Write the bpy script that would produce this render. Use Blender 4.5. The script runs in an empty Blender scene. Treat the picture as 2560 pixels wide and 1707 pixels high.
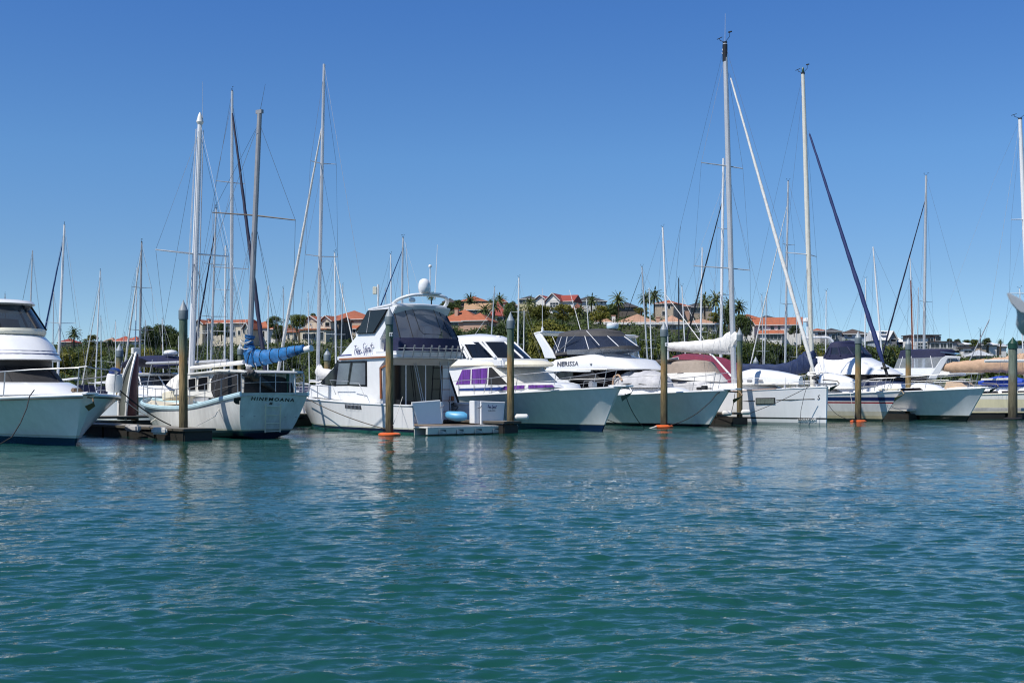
import bpy, bmesh, math, random
import numpy as np
from mathutils import Vector, Matrix
R = math.radians
SC = bpy.context.scene
COL = SC.collection
RND = random.Random(7)
# ---------------------------------------------------------------- camera, sky, sun, exposure
F, CU, HV, CZ = 3058.0, 1280.0, 972.0, 1.8      # focal length in photo pixels, photo centre, horizon row, eye height
cam = bpy.data.cameras.new('camera'); camo = bpy.data.objects.new('camera', cam); COL.objects.link(camo)
camo.location = (0, 0, CZ); camo.rotation_euler = (R(90), 0, 0)
cam.sensor_width = 36; cam.lens = 36*F/2560; cam.shift_y = (HV-853.5)/2560
cam.clip_start = 0.1; cam.clip_end = 4000
cam.dof.use_dof = True; cam.dof.focus_distance = 58; cam.dof.aperture_fstop = 6.3
SC.camera = camo
SUN_EL = R(54); SUN_AZ = math.atan2(-.80, -.60)   # to the sun: behind the camera's left shoulder
w = bpy.data.worlds.new('World'); SC.world = w; w.use_nodes = True
nt = w.node_tree; bg = nt.nodes['Background']
sky = nt.nodes.new('ShaderNodeTexSky'); sky.sky_type = 'NISHITA'; sky.sun_disc = False
sky.sun_elevation = SUN_EL; sky.sun_rotation = SUN_AZ
sky.air_density = 0.7; sky.dust_density = 0.0; sky.ozone_density = 6.0; sky.altitude = 3000
tcs_ = nt.nodes.new('ShaderNodeTexCoord'); sz_ = nt.nodes.new('ShaderNodeSeparateXYZ'); nt.links.new(tcs_.outputs['Generated'], sz_.inputs[0])
rp_ = nt.nodes.new('ShaderNodeValToRGB'); rp_.color_ramp.elements[0].color = (1.12, 1.02, .84, 1); rp_.color_ramp.elements[1].color = (.9, 1.2, 1.4, 1)
e_ = rp_.color_ramp.elements.new(.092); e_.color = (1.08, 1.11, .97, 1); e_ = rp_.color_ramp.elements.new(.184); e_.color = (1.05, 1.32, 1.30, 1); e_ = rp_.color_ramp.elements.new(.297); e_.color = (.84, 1.27, 1.54, 1)
nt.links.new(sz_.outputs['Z'], rp_.inputs[0])                    # a clean deep maritime blue
cb_ = nt.nodes.new('ShaderNodeMix'); cb_.data_type = 'RGBA'; cb_.blend_type = 'MULTIPLY'; cb_.inputs['Factor'].default_value = 1
nt.links.new(sky.outputs[0], cb_.inputs['A']); nt.links.new(rp_.outputs[0], cb_.inputs['B'])
nt.links.new(cb_.outputs['Result'], bg.inputs[0]); bg.inputs[1].default_value = 0.12
sl = bpy.data.lights.new('sun', 'SUN'); sl.energy = 5.0; sl.angle = R(.53); sl.color = (1, .955, .88)
so = bpy.data.objects.new('sun', sl); COL.objects.link(so)
tosun = Vector((-.8*math.cos(SUN_EL), -.6*math.cos(SUN_EL), math.sin(SUN_EL)))
so.rotation_euler = tosun.to_track_quat('Z', 'Y').to_euler(); so.location = (-40, -30, 60)
SC.view_settings.view_transform = 'Standard'; SC.view_settings.look = 'None'
SC.view_settings.exposure = 0.0; SC.view_settings.gamma = 1.0
SC.cycles.use_denoising = True; SC.cycles.filter_width = 1.15
SC.cycles.max_bounces = 8; SC.cycles.transparent_max_bounces = 24
SC.cycles.caustics_reflective = True; SC.cycles.caustics_refractive = False

# ---------------------------------------------------------------- photo pixels to places
CROPS = dict(s=(0,0,1), f=(0,0,.91875), c1=(0,720,3.7333), c2=(320,720,3.7333), c3=(740,680,3.5643), c4=(1080,720,3.92),
  c5=(1320,720,3.9204), c6=(1700,720,3.9205), c7=(2060,720,3.92), m1=(360,120,2.45), m2=(0,520,4.6125),
  m3=(920,560,4.0552), m4=(1560,20,2.1196), m5=(2060,240,3.016), h1=(440,740,4.9), h2=(1080,700,7.35),
  h3=(1380,700,4.9), h4=(1800,720,5.88), h5=(2180,720,6.1895), h6=(140,780,7.35))
def px(c, p):
    x0, y0, s = CROPS[c]; return (x0+p[0]/s, y0+p[1]/s)
def at(c, p, Y):
    u, v = px(c, p); return Vector(((u-CU)/F*Y, Y, CZ+(HV-v)/F*Y))
class Frame:
    """a thing's own axes: x along its heading, y to its left, z up, standing at X, Y"""
    def __init__(s, X, Y, a):
        s.o = Vector((X, Y, 0)); s.a = a; s.inv = Matrix.Rotation(-a, 3, 'Z'); s.rot = Matrix.Rotation(a, 3, 'Z')
    def loc(s, P): return s.inv @ (Vector(P)-s.o)
    def wor(s, P): return s.rot @ Vector(P) + s.o
    def _ray(s, c, p):
        u, v = px(c, p); return s.inv @ (Vector((0,0,CZ))-s.o), s.inv @ Vector(((u-CU)/F, 1, (HV-v)/F))
    def y(s, c, p, y0):
        o, d = s._ray(c, p); t = (y0-o.y)/d.y; return o+d*t
    def x(s, c, p, x0):
        o, d = s._ray(c, p); t = (x0-o.x)/d.x; return o+d*t
    def xz(s, c, pts, y0): return [(q.x, q.z) for q in (s.y(c, p, y0) for p in pts)]
# ---------------------------------------------------------------- materials
MATS = {}
def mat(name, col, rough=.5, metal=0., var=.12, scale=3., coat=0., bands=None, bump=0., trans=None, bscale=None, spec=.5, stretch=None):
    if name in MATS: return MATS[name]
    m = bpy.data.materials.new(name); m.use_nodes = True; n = m.node_tree.nodes; l = m.node_tree.links
    b = n['Principled BSDF']; b.inputs['Roughness'].default_value = rough; b.inputs['Metallic'].default_value = metal
    b.inputs['Coat Weight'].default_value = coat; b.inputs['Coat Roughness'].default_value = .08
    b.inputs['Specular IOR Level'].default_value = spec
    tc = n.new('ShaderNodeTexCoord'); src = tc.outputs['Object']
    if stretch:
        mp = n.new('ShaderNodeMapping'); mp.inputs['Scale'].default_value = stretch; l.new(src, mp.inputs[0]); vec = mp.outputs[0]
    else: vec = src
    no = n.new('ShaderNodeTexNoise'); no.inputs['Scale'].default_value = scale; no.inputs['Detail'].default_value = 5; no.inputs['Roughness'].default_value = .65
    l.new(vec, no.inputs['Vector'])
    base = None
    if bands:      # painted bands by height over the water: [(z from, colour), ...]
        sp = n.new('ShaderNodeSeparateXYZ'); l.new(src, sp.inputs[0])
        z0, z1 = -1.0, 6.0
        mr = n.new('ShaderNodeMapRange'); mr.inputs['From Min'].default_value = z0; mr.inputs['From Max'].default_value = z1
        zz = sp.outputs['Z']
        if bands[0][0] == 'soft':
            ad = n.new('ShaderNodeMath'); ad.operation = 'MULTIPLY_ADD'; l.new(no.outputs['Fac'], ad.inputs[0]); ad.inputs[1].default_value = 1.1
            l.new(zz, ad.inputs[2]); zz = ad.outputs[0]
        l.new(zz, mr.inputs['Value'])
        cr = n.new('ShaderNodeValToRGB'); soft = bands[0][0] == 'soft'; bl = bands[1:] if soft else bands
        cr.color_ramp.interpolation = 'LINEAR' if soft else 'CONSTANT'
        e = cr.color_ramp.elements
        while len(e) > 1: e.remove(e[-1])
        for i, (z, c) in enumerate(bl):
            p = max(0, min(1, (z-z0)/(z1-z0)))
            if i == 0: e[0].position = p; e[0].color = (*c, 1)
            else:
                k = e.new(p); k.color = (*c, 1)
        l.new(mr.outputs[0], cr.inputs[0]); base = cr.outputs[0]
    mx = n.new('ShaderNodeMix'); mx.data_type = 'RGBA'; mx.blend_type = 'MULTIPLY'; mx.inputs['Factor'].default_value = 1
    r2 = n.new('ShaderNodeValToRGB'); r2.color_ramp.elements[0].position = .3; r2.color_ramp.elements[1].position = .7
    lo = max(0, 1-var); r2.color_ramp.elements[0].color = (lo, lo, lo, 1); hi = 1+var*.4; r2.color_ramp.elements[1].color = (hi, hi, hi, 1)
    l.new(no.outputs['Fac'], r2.inputs[0]); l.new(r2.outputs[0], mx.inputs['B'])
    if base: l.new(base, mx.inputs['A'])
    else: mx.inputs['A'].default_value = (*col, 1)
    l.new(mx.outputs['Result'], b.inputs['Base Color'])
    if bump:
        bp = n.new('ShaderNodeBump'); bp.inputs['Strength'].default_value = bump; bp.inputs['Distance'].default_value = .03
        n2 = n.new('ShaderNodeTexNoise'); n2.inputs['Scale'].default_value = bscale or scale*3; n2.inputs['Detail'].default_value = 4
        l.new(vec, n2.inputs['Vector']); l.new(n2.outputs['Fac'], bp.inputs['Height']); l.new(bp.outputs[0], b.inputs['Normal'])
    if trans is not None:
        tr = n.new('ShaderNodeBsdfTransparent'); tr.inputs[0].default_value = (*trans[1], 1)
        ms = n.new('ShaderNodeMixShader'); ms.inputs[0].default_value = trans[0]
        l.new(b.outputs[0], ms.inputs[1]); l.new(tr.outputs[0], ms.inputs[2]); l.new(ms.outputs[0], n['Material Output'].inputs[0])
    MATS[name] = m; return m
GEL = mat('white_gelcoat', (.80,.81,.82), .28, var=.05, scale=1.2, coat=.5)
GEL2 = mat('aged_gelcoat', (.74,.73,.69), .4, var=.1, scale=2)
CREAM = mat('cream_gelcoat', (.78,.74,.60), .4, var=.1)
DECK = mat('deck_paint', (.70,.70,.67), .6, var=.12, scale=4)
STEEL = mat('stainless_steel', (.50,.51,.53), .5, .85, var=.15)
ALU = mat('mast_aluminium', (.60,.60,.60), .42, .35, var=.12, scale=1.5)
ALUW = mat('mast_white_paint', (.78,.78,.78), .35, var=.07)
ALUD = mat('mast_weathered_grey', (.34,.34,.35), .5, .25, var=.15)
WOOD = mat('varnished_timber', (.30,.10,.035), .35, var=.25, scale=6)
WIRE = mat('rigging_wire', (.16,.17,.19), .45, .6)
WIREL = mat('halyard_rope', (.55,.56,.58), .7)
GLASS = mat('tinted_glass', (.010,.013,.020), .06, var=.1, spec=.4)
GLASSB = mat('black_acrylic', (.006,.006,.008), .5, var=.1, spec=.03)
GLASSG = mat('smoked_glass', (.05,.06,.075), .06, trans=(.35,(.5,.55,.6)))
VINYL = mat('clear_vinyl', (.55,.60,.66), .3, var=.2, scale=2, trans=(.68,(.84,.88,.92)), bump=.25, bscale=3)
VINYLT = mat('tinted_curtain_vinyl', (.17,.19,.235), .15, var=.3, scale=1.5, trans=(.64,(.70,.74,.80)), bump=.3, bscale=2.5, spec=.5)
VINYLD = mat('smoked_vinyl', (.035,.045,.075), .08, var=.2, trans=(.30,(.45,.5,.6)), bump=.15, bscale=3)
BLACK = mat('black_rubber', (.018,.018,.02), .6)
MESHC = mat('charcoal_mesh_cover', (.020,.020,.022), .7, var=.3, scale=5, bump=.3)
NAVY = mat('navy_canvas', (.012,.016,.06), .75, var=.2, scale=6, bump=.3)
NAVYS = mat('navy_sail_cover', (.012,.028,.09), .7, var=.25, scale=4, bump=.6, bscale=5)
BLUEC = mat('bright_blue_sail_cover', (.012,.15,.40), .65, var=.45, scale=5, bump=.8, bscale=7)
BLUEC2 = mat('royal_blue_canvas', (.01,.06,.45), .65, var=.25, scale=5, bump=.5)
WHITEC = mat('white_sail_cloth', (.72,.71,.68), .7, var=.15, scale=4, bump=.8, bscale=5)
GREYC = mat('silver_grey_cover', (.50,.50,.52), .55, var=.2, scale=3, bump=.7, bscale=4)
DGREYC = mat('dark_grey_canvas', (.06,.058,.06), .75, var=.2, scale=6, bump=.3)
TANC = mat('tan_sail_cover', (.52,.34,.22), .7, var=.18, scale=4, bump=.8, bscale=5)
TAUPE = mat('taupe_canvas', (.34,.28,.23), .75, var=.15, scale=5, bump=.3)
MAROON = mat('crimson_canvas', (.22,.032,.065), .7, var=.2, scale=4, bump=.5)
PURPLE = mat('purple_curtain', (.16,.045,.34), .6, var=.85, scale=7, stretch=(2.6,1,.12))  # upright dark streaks paint the shade between curtain folds
BLUEP = mat('blue_paint', (.02,.05,.20), .35, var=.1)
NAVYP = mat('navy_paint', (.01,.013,.05), .35, var=.1)
ORANGE = mat('orange_float_plastic', (.75,.14,.035), .45, var=.15)
PALEB = mat('pale_blue_paint', (.48,.66,.72), .5, var=.15)
KAYAK = mat('sky_blue_plastic', (.10,.36,.60), .4, var=.15)
ROPED = mat('dark_mooring_rope', (.02,.02,.022), .8)
ROPEW = mat('white_mooring_rope', (.62,.60,.55), .8)
GALV = mat('galvanised_steel', (.36,.36,.37), .45, .7, var=.2)
RUST = mat('rusty_bronze', (.22,.15,.09), .6, .3, var=.35, scale=8)
INK = mat('black_lettering', (.012,.012,.014), .5, var=0)
INKB = mat('navy_lettering', (.02,.03,.16), .5, var=0)
INKG = mat('silver_lettering', (.13,.135,.155), .35, var=0)
PAPER = mat('white_plate', (.8,.8,.8), .5)
DOCKW = mat('dock_planking', (.24,.225,.20), .8, var=.3, scale=3, bump=.3)
DOCKD = mat('wet_dock_float', (.022,.02,.017), .6, var=.4, scale=3, bump=.4)
CONC = mat('weathered_concrete', (.58,.56,.52), .8, var=.3, scale=2.5, bump=.3)
# ---------------------------------------------------------------- mesh helpers
def props(o, label=None, cat=None, group=None, kind=None):
    if label: o['label'] = label
    if cat: o['category'] = cat
    if group: o['group'] = group
    if kind: o['kind'] = kind
    return o
def thing(name, label, cat, loc=(0,0,0), a=0., group=None):
    o = bpy.data.objects.new(name, None); COL.objects.link(o); o.location = loc; o.rotation_euler = (0,0,a)
    o.empty_display_size = .3
    return props(o, label, cat, group)
class MB:
    def __init__(s): s.v = []; s.f = []
    def add(s, vs, fs):
        k = len(s.v); s.v += [tuple(v) for v in vs]; s.f += [tuple(i+k for i in f) for f in fs]; return s
    def box(s, c, size, rz=0., M=None):
        x, y, z = (q/2 for q in size)
        vs = [Vector(p) for p in ((-x,-y,-z),(x,-y,-z),(x,y,-z),(-x,y,-z),(-x,-y,z),(x,-y,z),(x,y,z),(-x,y,z))]
        if rz: vs = [Matrix.Rotation(rz,3,'Z') @ v for v in vs]
        if M is not None: vs = [M @ v for v in vs]
        c = Vector(c)
        return s.add([v+c for v in vs], [(0,3,2,1),(4,5,6,7),(0,1,5,4),(1,2,6,5),(2,3,7,6),(3,0,4,7)])
    def tube(s, pts, r, n=6, closed=False, sq=None):
        P = [Vector(p) for p in pts]; m = len(P); rr = r if isinstance(r, (list, tuple)) else [r]*m
        rings = []
        up = Vector((0,0,1))
        for i in range(m):
            if closed: d = P[(i+1)%m]-P[i-1]
            else: d = P[min(i+1,m-1)]-P[max(i-1,0)]
            if d.length < 1e-9: d = Vector((0,0,1))
            d.normalize()
            a = d.cross(up)
            if a.length < .05: a = d.cross(Vector((0,1,0)))
            a.normalize(); b = a.cross(d)
            k = sq or 1.
            rings.append([P[i]+a*(math.cos(2*math.pi*j/n)*rr[i])+b*(math.sin(2*math.pi*j/n)*rr[i]*k) for j in range(n)])
        return s.loft(rings, closed=closed)
    def loft(s, rings, cap=(True, True), closed=False, wrap=True):
        n = len(rings[0]); vs = [v for r in rings for v in r]; fs = []
        m = len(rings)
        for i in range(m if closed else m-1):
            a = i*n; b = ((i+1)%m)*n
            for j in range(n if wrap else n-1):
                k = (j+1)%n; fs.append((a+j, a+k, b+k, b+j))
        if not closed:
            if cap[0]: fs.append(tuple(range(n-1,-1,-1)))
            if cap[1]: fs.append(tuple((m-1)*n+j for j in range(n)))
        return s.add(vs, fs)
    def lathe(s, prof, c=(0,0,0), n=16, M=None):
        c = Vector(c); rings = []
        for r, z in prof:
            q = [Vector((r*math.cos(2*math.pi*j/n), r*math.sin(2*math.pi*j/n), z)) for j in range(n)]
            if M is not None: q = [M @ v for v in q]
            rings.append([v+c for v in q])
        return s.loft(rings)
    def slab(s, poly, w, lo=None):
        """profile in x, z given its width across y: half-width (number or function), or from lo to w"""
        wf = w if callable(w) else (lambda x, z: w)
        lf = (lambda x, z: -wf(x, z)) if lo is None else (lo if callable(lo) else (lambda x, z: lo))
        n = len(poly)
        A = [(x, lf(x,z), z) for x, z in poly]; B = [(x, wf(x,z), z) for x, z in poly]
        ar = sum(poly[i][0]*poly[(i+1)%n][1]-poly[(i+1)%n][0]*poly[i][1] for i in range(n))
        fs = [tuple(range(n)), tuple(range(2*n-1, n-1, -1))] + [(i, i+n, (i+1)%n+n, (i+1)%n) for i in range(n)]
        return s.add(A+B, fs)
    def poly3(s, pts, nrm, t):
        """a flat plate: outline in space with thickness t along nrm"""
        P = [Vector(p) for p in pts]; d = Vector(nrm).normalized()*t; n = len(P)
        return s.add(P+[p+d for p in P], [tuple(range(n-1,-1,-1)), tuple(range(n,2*n))]+[(i,(i+1)%n,(i+1)%n+n,i+n) for i in range(n)])
    def build(s, name, m, parent=None, bevel=0., smooth=35, seg=2):
        me = bpy.data.meshes.new(name); me.from_pydata(s.v, [], s.f); me.validate()
        bm = bmesh.new(); bm.from_mesh(me)
        bmesh.ops.recalc_face_normals(bm, faces=bm.faces)
        if bevel:
            ed = [e for e in bm.edges if len(e.link_faces) == 2 and e.calc_face_angle(0) > R(25)]
            bmesh.ops.bevel(bm, geom=ed, offset=bevel, segments=seg, affect='EDGES', clamp_overlap=True)
        bm.to_mesh(me); bm.free()
        if smooth:
            for p in me.polygons: p.use_smooth = True
            me.set_sharp_from_angle(angle=R(smooth))
        me.materials.append(m)
        o = bpy.data.objects.new(name, me); COL.objects.link(o)
        if parent is not None: o.parent = parent
        return o
def text_mesh(name, s, org, xd, up, size, m, parent, shear=0., space=1., ext=.004, align='LEFT', bold=0., width=None):
    c = bpy.data.curves.new('t', 'FONT'); c.body = s; c.size = size; c.shear = shear; c.space_character = space
    c.extrude = ext; c.align_x = align; c.offset = bold; c.resolution_u = 2
    t = bpy.data.objects.new('t', c); COL.objects.link(t)
    dg = bpy.context.evaluated_depsgraph_get(); dg.update()
    me = bpy.data.meshes.new_from_object(t.evaluated_get(dg)); bpy.data.objects.remove(t); bpy.data.curves.remove(c)
    if width:
        xs_ = [v.co.x for v in me.vertices]; k_ = width/(max(xs_)-min(xs_)); me.transform(Matrix.Diagonal((k_,1,1,1)))
    xd = Vector(xd).normalized(); nr = xd.cross(Vector(up)).normalized(); yd = nr.cross(xd)
    M = Matrix(((xd.x,yd.x,nr.x,org[0]),(xd.y,yd.y,nr.y,org[1]),(xd.z,yd.z,nr.z,org[2]),(0,0,0,1)))
    me.transform(M); me.name = name
    me.materials.clear(); me.materials.append(m)
    o = bpy.data.objects.new(name, me); COL.objects.link(o); o.parent = parent; return o
def spline(pts, n):
    """smooth curve through rows of numbers"""
    P = np.array(pts, float); m = len(P); t = np.linspace(0, m-1, n); out = []
    for q in t:
        i = min(int(q), m-2); f = q-i
        p0, p1, p2, p3 = P[max(i-1,0)], P[i], P[i+1], P[min(i+2,m-1)]
        out.append(.5*((2*p1)+(-p0+p2)*f+(2*p0-5*p1+4*p2-p3)*f*f+(-p0+3*p1-3*p2+p3)*f**3))
    return np.array(out)
def sag(a, b, d, n=14):
    a, b = Vector(a), Vector(b)
    return [a.lerp(b, i/n)-Vector((0,0,d*4*(i/n)*(1-i/n))) for i in range(n+1)]
# ---------------------------------------------------------------- water
def build_water():
    def axis(step, lim, far):
        a = [0.]
        while a[-1] < lim: a.append(a[-1]+step(a[-1]))
        while a[-1] < far: a.append(a[-1]*1.35)
        return a
    xs = axis(lambda x: .025 if x < 4.5 else .025+.006*(x-4.5), 45, 1500); xs = np.array([-x for x in xs[:0:-1]]+xs)
    yy = [5.0]
    while yy[-1] < 80: yy.append(yy[-1]+.014+.00020*yy[-1]**2)
    while yy[-1] < 300: yy.append(yy[-1]*1.08)
    ys = np.array([-1500,-400,-120,-40,-15,-5,0,2.,4.]+yy)
    X, Y = np.meshgrid(xs, ys); Z = np.zeros_like(X)
    dx = np.gradient(xs)[None,:]; dy = np.gradient(ys)[:,None]
    rs = np.random.RandomState(3)
    for i in range(100):
        lam = .075*(.50/.075)**rs.rand(); th = R(-80)+rs.normal(0,.46)
        if i >= 84: lam = 1.1*(4.8/1.1)**rs.rand(); th = R(-70)+rs.normal(0,.6)
        k = 2*math.pi/lam; kx, ky = k*math.cos(th), k*math.sin(th)
        amp = lam*(.0046 if i < 84 else .0019)
        fade = np.clip(1.8-np.maximum(np.abs(kx)*dx, np.abs(ky)*dy)/1.2, 0, 1)
        ph = kx*X+ky*Y+rs.rand()*6.28 + .6*np.sin(X*.21+i)*np.sin(Y*.17+2*i)
        s = np.sin(ph); Z += amp*fade*(s+.25*np.cos(2*ph))
    me = bpy.data.meshes.new('water'); ny, nx = X.shape
    me.vertices.add(nx*ny); me.vertices.foreach_set('co', np.stack([X,Y,Z],-1).astype('f').ravel())
    idx = np.arange(nx*ny).reshape(ny,nx)
    q = np.stack([idx[:-1,:-1],idx[:-1,1:],idx[1:,1:],idx[1:,:-1]],-1).reshape(-1,4)
    me.loops.add(q.size); me.loops.foreach_set('vertex_index', q.ravel().astype('i'))
    me.polygons.add(len(q)); me.polygons.foreach_set('loop_start', np.arange(0,q.size,4,dtype='i'))
    me.update(calc_edges=True); me.polygons.foreach_set('use_smooth', np.ones(len(q),bool))
    m = bpy.data.materials.new('sea_water'); m.use_nodes = True; n = m.node_tree.nodes; l = m.node_tree.links; b = n['Principled BSDF']
    b.inputs['Roughness'].default_value = .035; b.inputs['IOR'].default_value = 1.333
    tc = n.new('ShaderNodeTexCoord')
    no = n.new('ShaderNodeTexNoise'); no.inputs['Scale'].default_value = .09; no.inputs['Detail'].default_value = 3; l.new(tc.outputs['Object'], no.inputs['Vector'])
    cr = n.new('ShaderNodeValToRGB'); cr.color_ramp.elements[0].position = .3; cr.color_ramp.elements[1].position = .7
    cr.color_ramp.elements[0].color = (.007,.054,.045,1); cr.color_ramp.elements[1].color = (.011,.071,.057,1)
    l.new(no.outputs['Fac'], cr.inputs[0]); l.new(cr.outputs[0], b.inputs['Base Color'])
    wn = n.new('ShaderNodeTexNoise'); wn.inputs['Scale'].default_value = .16; wn.inputs['Detail'].default_value = 3
    wm = n.new('ShaderNodeMapping'); wm.inputs['Scale'].default_value = (.35,1,1); l.new(tc.outputs['Object'], wm.inputs[0]); l.new(wm.outputs[0], wn.inputs['Vector'])
    wr = n.new('ShaderNodeMapRange'); wr.inputs['From Min'].default_value = .35; wr.inputs['From Max'].default_value = .65; wr.inputs['To Min'].default_value = .45; wr.inputs['To Max'].default_value = 1.35
    l.new(wn.outputs['Fac'], wr.inputs['Value'])          # calmer and rougher patches of breeze
    prev = None
    for sc, st, dist, sx in ((10,.6,.030,.5),(4.2,.55,.062,.42),(22,.4,.009,.6)):
        mp = n.new('ShaderNodeMapping'); mp.inputs['Rotation'].default_value = (0,0,R(-12)); mp.inputs['Scale'].default_value = (sx,1,1)
        l.new(tc.outputs['Object'], mp.inputs[0])
        t = n.new('ShaderNodeTexNoise'); t.inputs['Scale'].default_value = sc; t.inputs['Detail'].default_value = 2; t.inputs['Distortion'].default_value = .4
        l.new(mp.outputs[0], t.inputs['Vector'])
        bp = n.new('ShaderNodeBump'); bp.inputs['Strength'].default_value = st
        dm = n.new('ShaderNodeMath'); dm.operation = 'MULTIPLY'; dm.inputs[1].default_value = dist*.75; l.new(wr.outputs[0], dm.inputs[0]); l.new(dm.outputs[0], bp.inputs['Distance'])
        l.new(t.outputs['Fac'], bp.inputs['Height'])
        if prev: l.new(prev.outputs[0], bp.inputs['Normal'])
        prev = bp
    l.new(prev.outputs[0], b.inputs['Normal'])
    me.materials.append(m); o = bpy.data.objects.new('water', me); COL.objects.link(o)
    props(o, kind='structure', label='rippled teal harbour water')
build_water()
# ---------------------------------------------------------------- marina piles
PILE = mat('weathered_pile', (.2,.2,.2), .85, var=.6, scale=6, bump=.5, bscale=9, stretch=(3,3,.35),
  bands=[('soft',0), (-.4,(.02,.02,.015)), (.75,(.05,.044,.026)), (1.5,(.15,.12,.06)), (2.4,(.25,.18,.08)), (3.0,(.34,.235,.105)), (3.4,(.34,.21,.08)), (3.8,(.19,.185,.11)), (4.3,(.10,.15,.105)), (5.4,(.10,.155,.12))])
PILE2 = mat('grey_green_pile', (.2,.2,.2), .85, var=.45, scale=5, bump=.5, bscale=9, stretch=(3,3,.35),
  bands=[('soft',0), (-.4,(.02,.02,.015)), (.75,(.05,.045,.03)), (1.7,(.13,.12,.075)), (2.6,(.16,.14,.09)), (3.3,(.17,.20,.16)), (4.3,(.15,.19,.15)), (5.4,(.15,.16,.12))])
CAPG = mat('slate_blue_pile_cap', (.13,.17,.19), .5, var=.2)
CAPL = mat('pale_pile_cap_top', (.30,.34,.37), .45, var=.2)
CAPD = mat('dark_green_pile_cap', (.01,.055,.035), .4, var=.2)
def pile(X, Y, h, r, label, capm=(CAPG, CAPL), pm=PILE, lean=0.):
    t = thing('marina_pile', label, 'pile', (X,Y,0), 0, 'timber mooring piles in the water')
    n = 20; rings = []
    for i in range(15):
        z = -1.5+(h-.52+1.5)*i/14
        rings.append([((r*1.06 - r*.10*i/14)*math.cos(2*math.pi*j/n)*(1+.02*math.sin(j*2.1+z))+lean*z, (r*1.06-r*.10*i/14)*math.sin(2*math.pi*j/n), z) for j in range(n)])
    MB().loft(rings).build('post', pm, t)
    c = (lean*h,0,0)
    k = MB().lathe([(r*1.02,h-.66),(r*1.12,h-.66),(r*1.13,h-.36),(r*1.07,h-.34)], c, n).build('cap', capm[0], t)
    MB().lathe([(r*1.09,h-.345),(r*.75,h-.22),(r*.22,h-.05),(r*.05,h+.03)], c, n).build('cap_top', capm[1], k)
    return t
def at_w(c, p, Y):  q = at(c, p, Y); return q.x, q.y
P1 = pile(-11.66,43.4,4.93,.15,'brown and green timber pile with grey cap in front of the old white ketch',lean=.0)
P2 = pile(-4.70,46.9,4.92,.15,'green topped timber pile with a 33 plate and an orange ring beside the flybridge boat')
P3 = pile(-.06,49.5,4.90,.145,'green topped timber pile with pale cap in front of the purple curtained cruiser')
P4 = pile(7.07,56.9,4.90,.16,'green topped timber pile with an orange ring in front of the grey covered tender')
P5 = pile(11.52,61.9,4.88,.14,'orange brown timber pile between the silver lettered cruiser and the plumb bowed yacht')
P6 = pile(18.65,65.9,4.90,.165,'timber pile with an orange ring in front of the red and blue striped yacht')
P7 = pile(23.0,71.0,4.75,.155,'timber pile with grey cap in front of the cruiser with the solar panel arch')
P8 = pile(29.4,71.8,4.82,.25,'thick grey pile with dark green pointed cap, rightmost of the piles',(CAPD,CAPD),PILE2)
pl = MB().box((.075,-.16,3.88),(.125,.012,.15)).build('number_plate', PAPER, P2)
text_mesh('number', '33', (.018,-.172,3.83), (1,0,0), (0,0,1), .13, INK, pl, bold=.002)
pl = MB().box((.10,-.16,3.86),(.14,.012,.17)).build('number_plate', PAPER, P4)
text_mesh('number', '3', (.07,-.172,3.81), (1,0,0), (0,0,1), .14, INK, pl, bold=.002)
for q, (c, x, y, Y, lab) in enumerate((('h1',790,575,70,'green pile with grey cap behind the blue sail cover'), ('c3',278,680,66,'green pile with pale cap behind the white sail cover of the tall yacht'), ('c1',1115,520,62,'pile with blue grey cap behind the upended dinghy'),
        ('h4',525,1010,84,'pile with blue grey cap beyond the navy sail cover'), ('c1',1258,660,57,'slim dark green pile left of the old ketch'))):
    A = at(c,(x,y),Y); pile(A.x, A.y, A.z, .17, lab)
def ring(X, Y, r, label, m):
    n = 24; mb = MB()
    prof = [(r*.42,.02),(r*.5,.085),(r*.8,.075),(r,.03),(r,-.02),(r*.8,-.08),(r*.45,-.08)]
    rings = [[(a*math.cos(2*math.pi*j/n), a*math.sin(2*math.pi*j/n), z) for j in range(n)] for a, z in prof]
    mb.loft(rings, closed=True)
    o = mb.build('mooring_ring', m); o.location = (X,Y,.05); return props(o, label, 'float ring', 'float rings round the piles')
ring(-4.70,46.9,.43,'orange float ring round the pile with the 33 plate', ORANGE)
ring(7.07,56.9,.43,'orange float ring round the pile in front of the tender', ORANGE)
ring(18.65,65.9,.43,'orange float ring round the pile before the striped yacht', ORANGE)
ring(29.4,71.8,.52,'black float ring round the thick green capped pile', BLACK)
# ---------------------------------------------------------------- pontoons
def pontoon(label, p0, p1, wd, z=.45, th=.09, deck=DOCKW, edge=None):
    """floating walkway from p0 to p1 (world x, y)"""
    a = math.atan2(p1[1]-p0[1], p1[0]-p0[0]); L = math.hypot(p1[0]-p0[0], p1[1]-p0[1])
    t = thing('pontoon', label, 'pontoon', (p0[0],p0[1],0), a, 'floating pontoons')
    mb = MB(); k = max(2, int(L/.16))
    for i in range(k): mb.box((L*(i+.5)/k,0,z-.02),(L/k-.012,wd,.04))
    mb.build('decking', deck, t)
    mb = MB()
    for s in (-1,1): mb.box((L/2,s*(wd/2+.03),z-.05),(L,.05,th))
    mb.box((L+.03,0,z-.05),(.05,wd+.11,th)); mb.build('edge_beam', edge or mat('wet_dock_beam',(.085,.075,.06),.75,var=.35,scale=3), t, .01)
    mb = MB(); k = max(1, int(L/2.2))
    for i in range(k): mb.box((L*(i+.5)/k,0,.12-.12),(L/k-.12,wd*.97,.62+.1))
    mb.build('floats', DOCKD, t, .04)
    return t
bw = Vector((.627,-.779)); rw = Vector((.779,.627))
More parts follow.
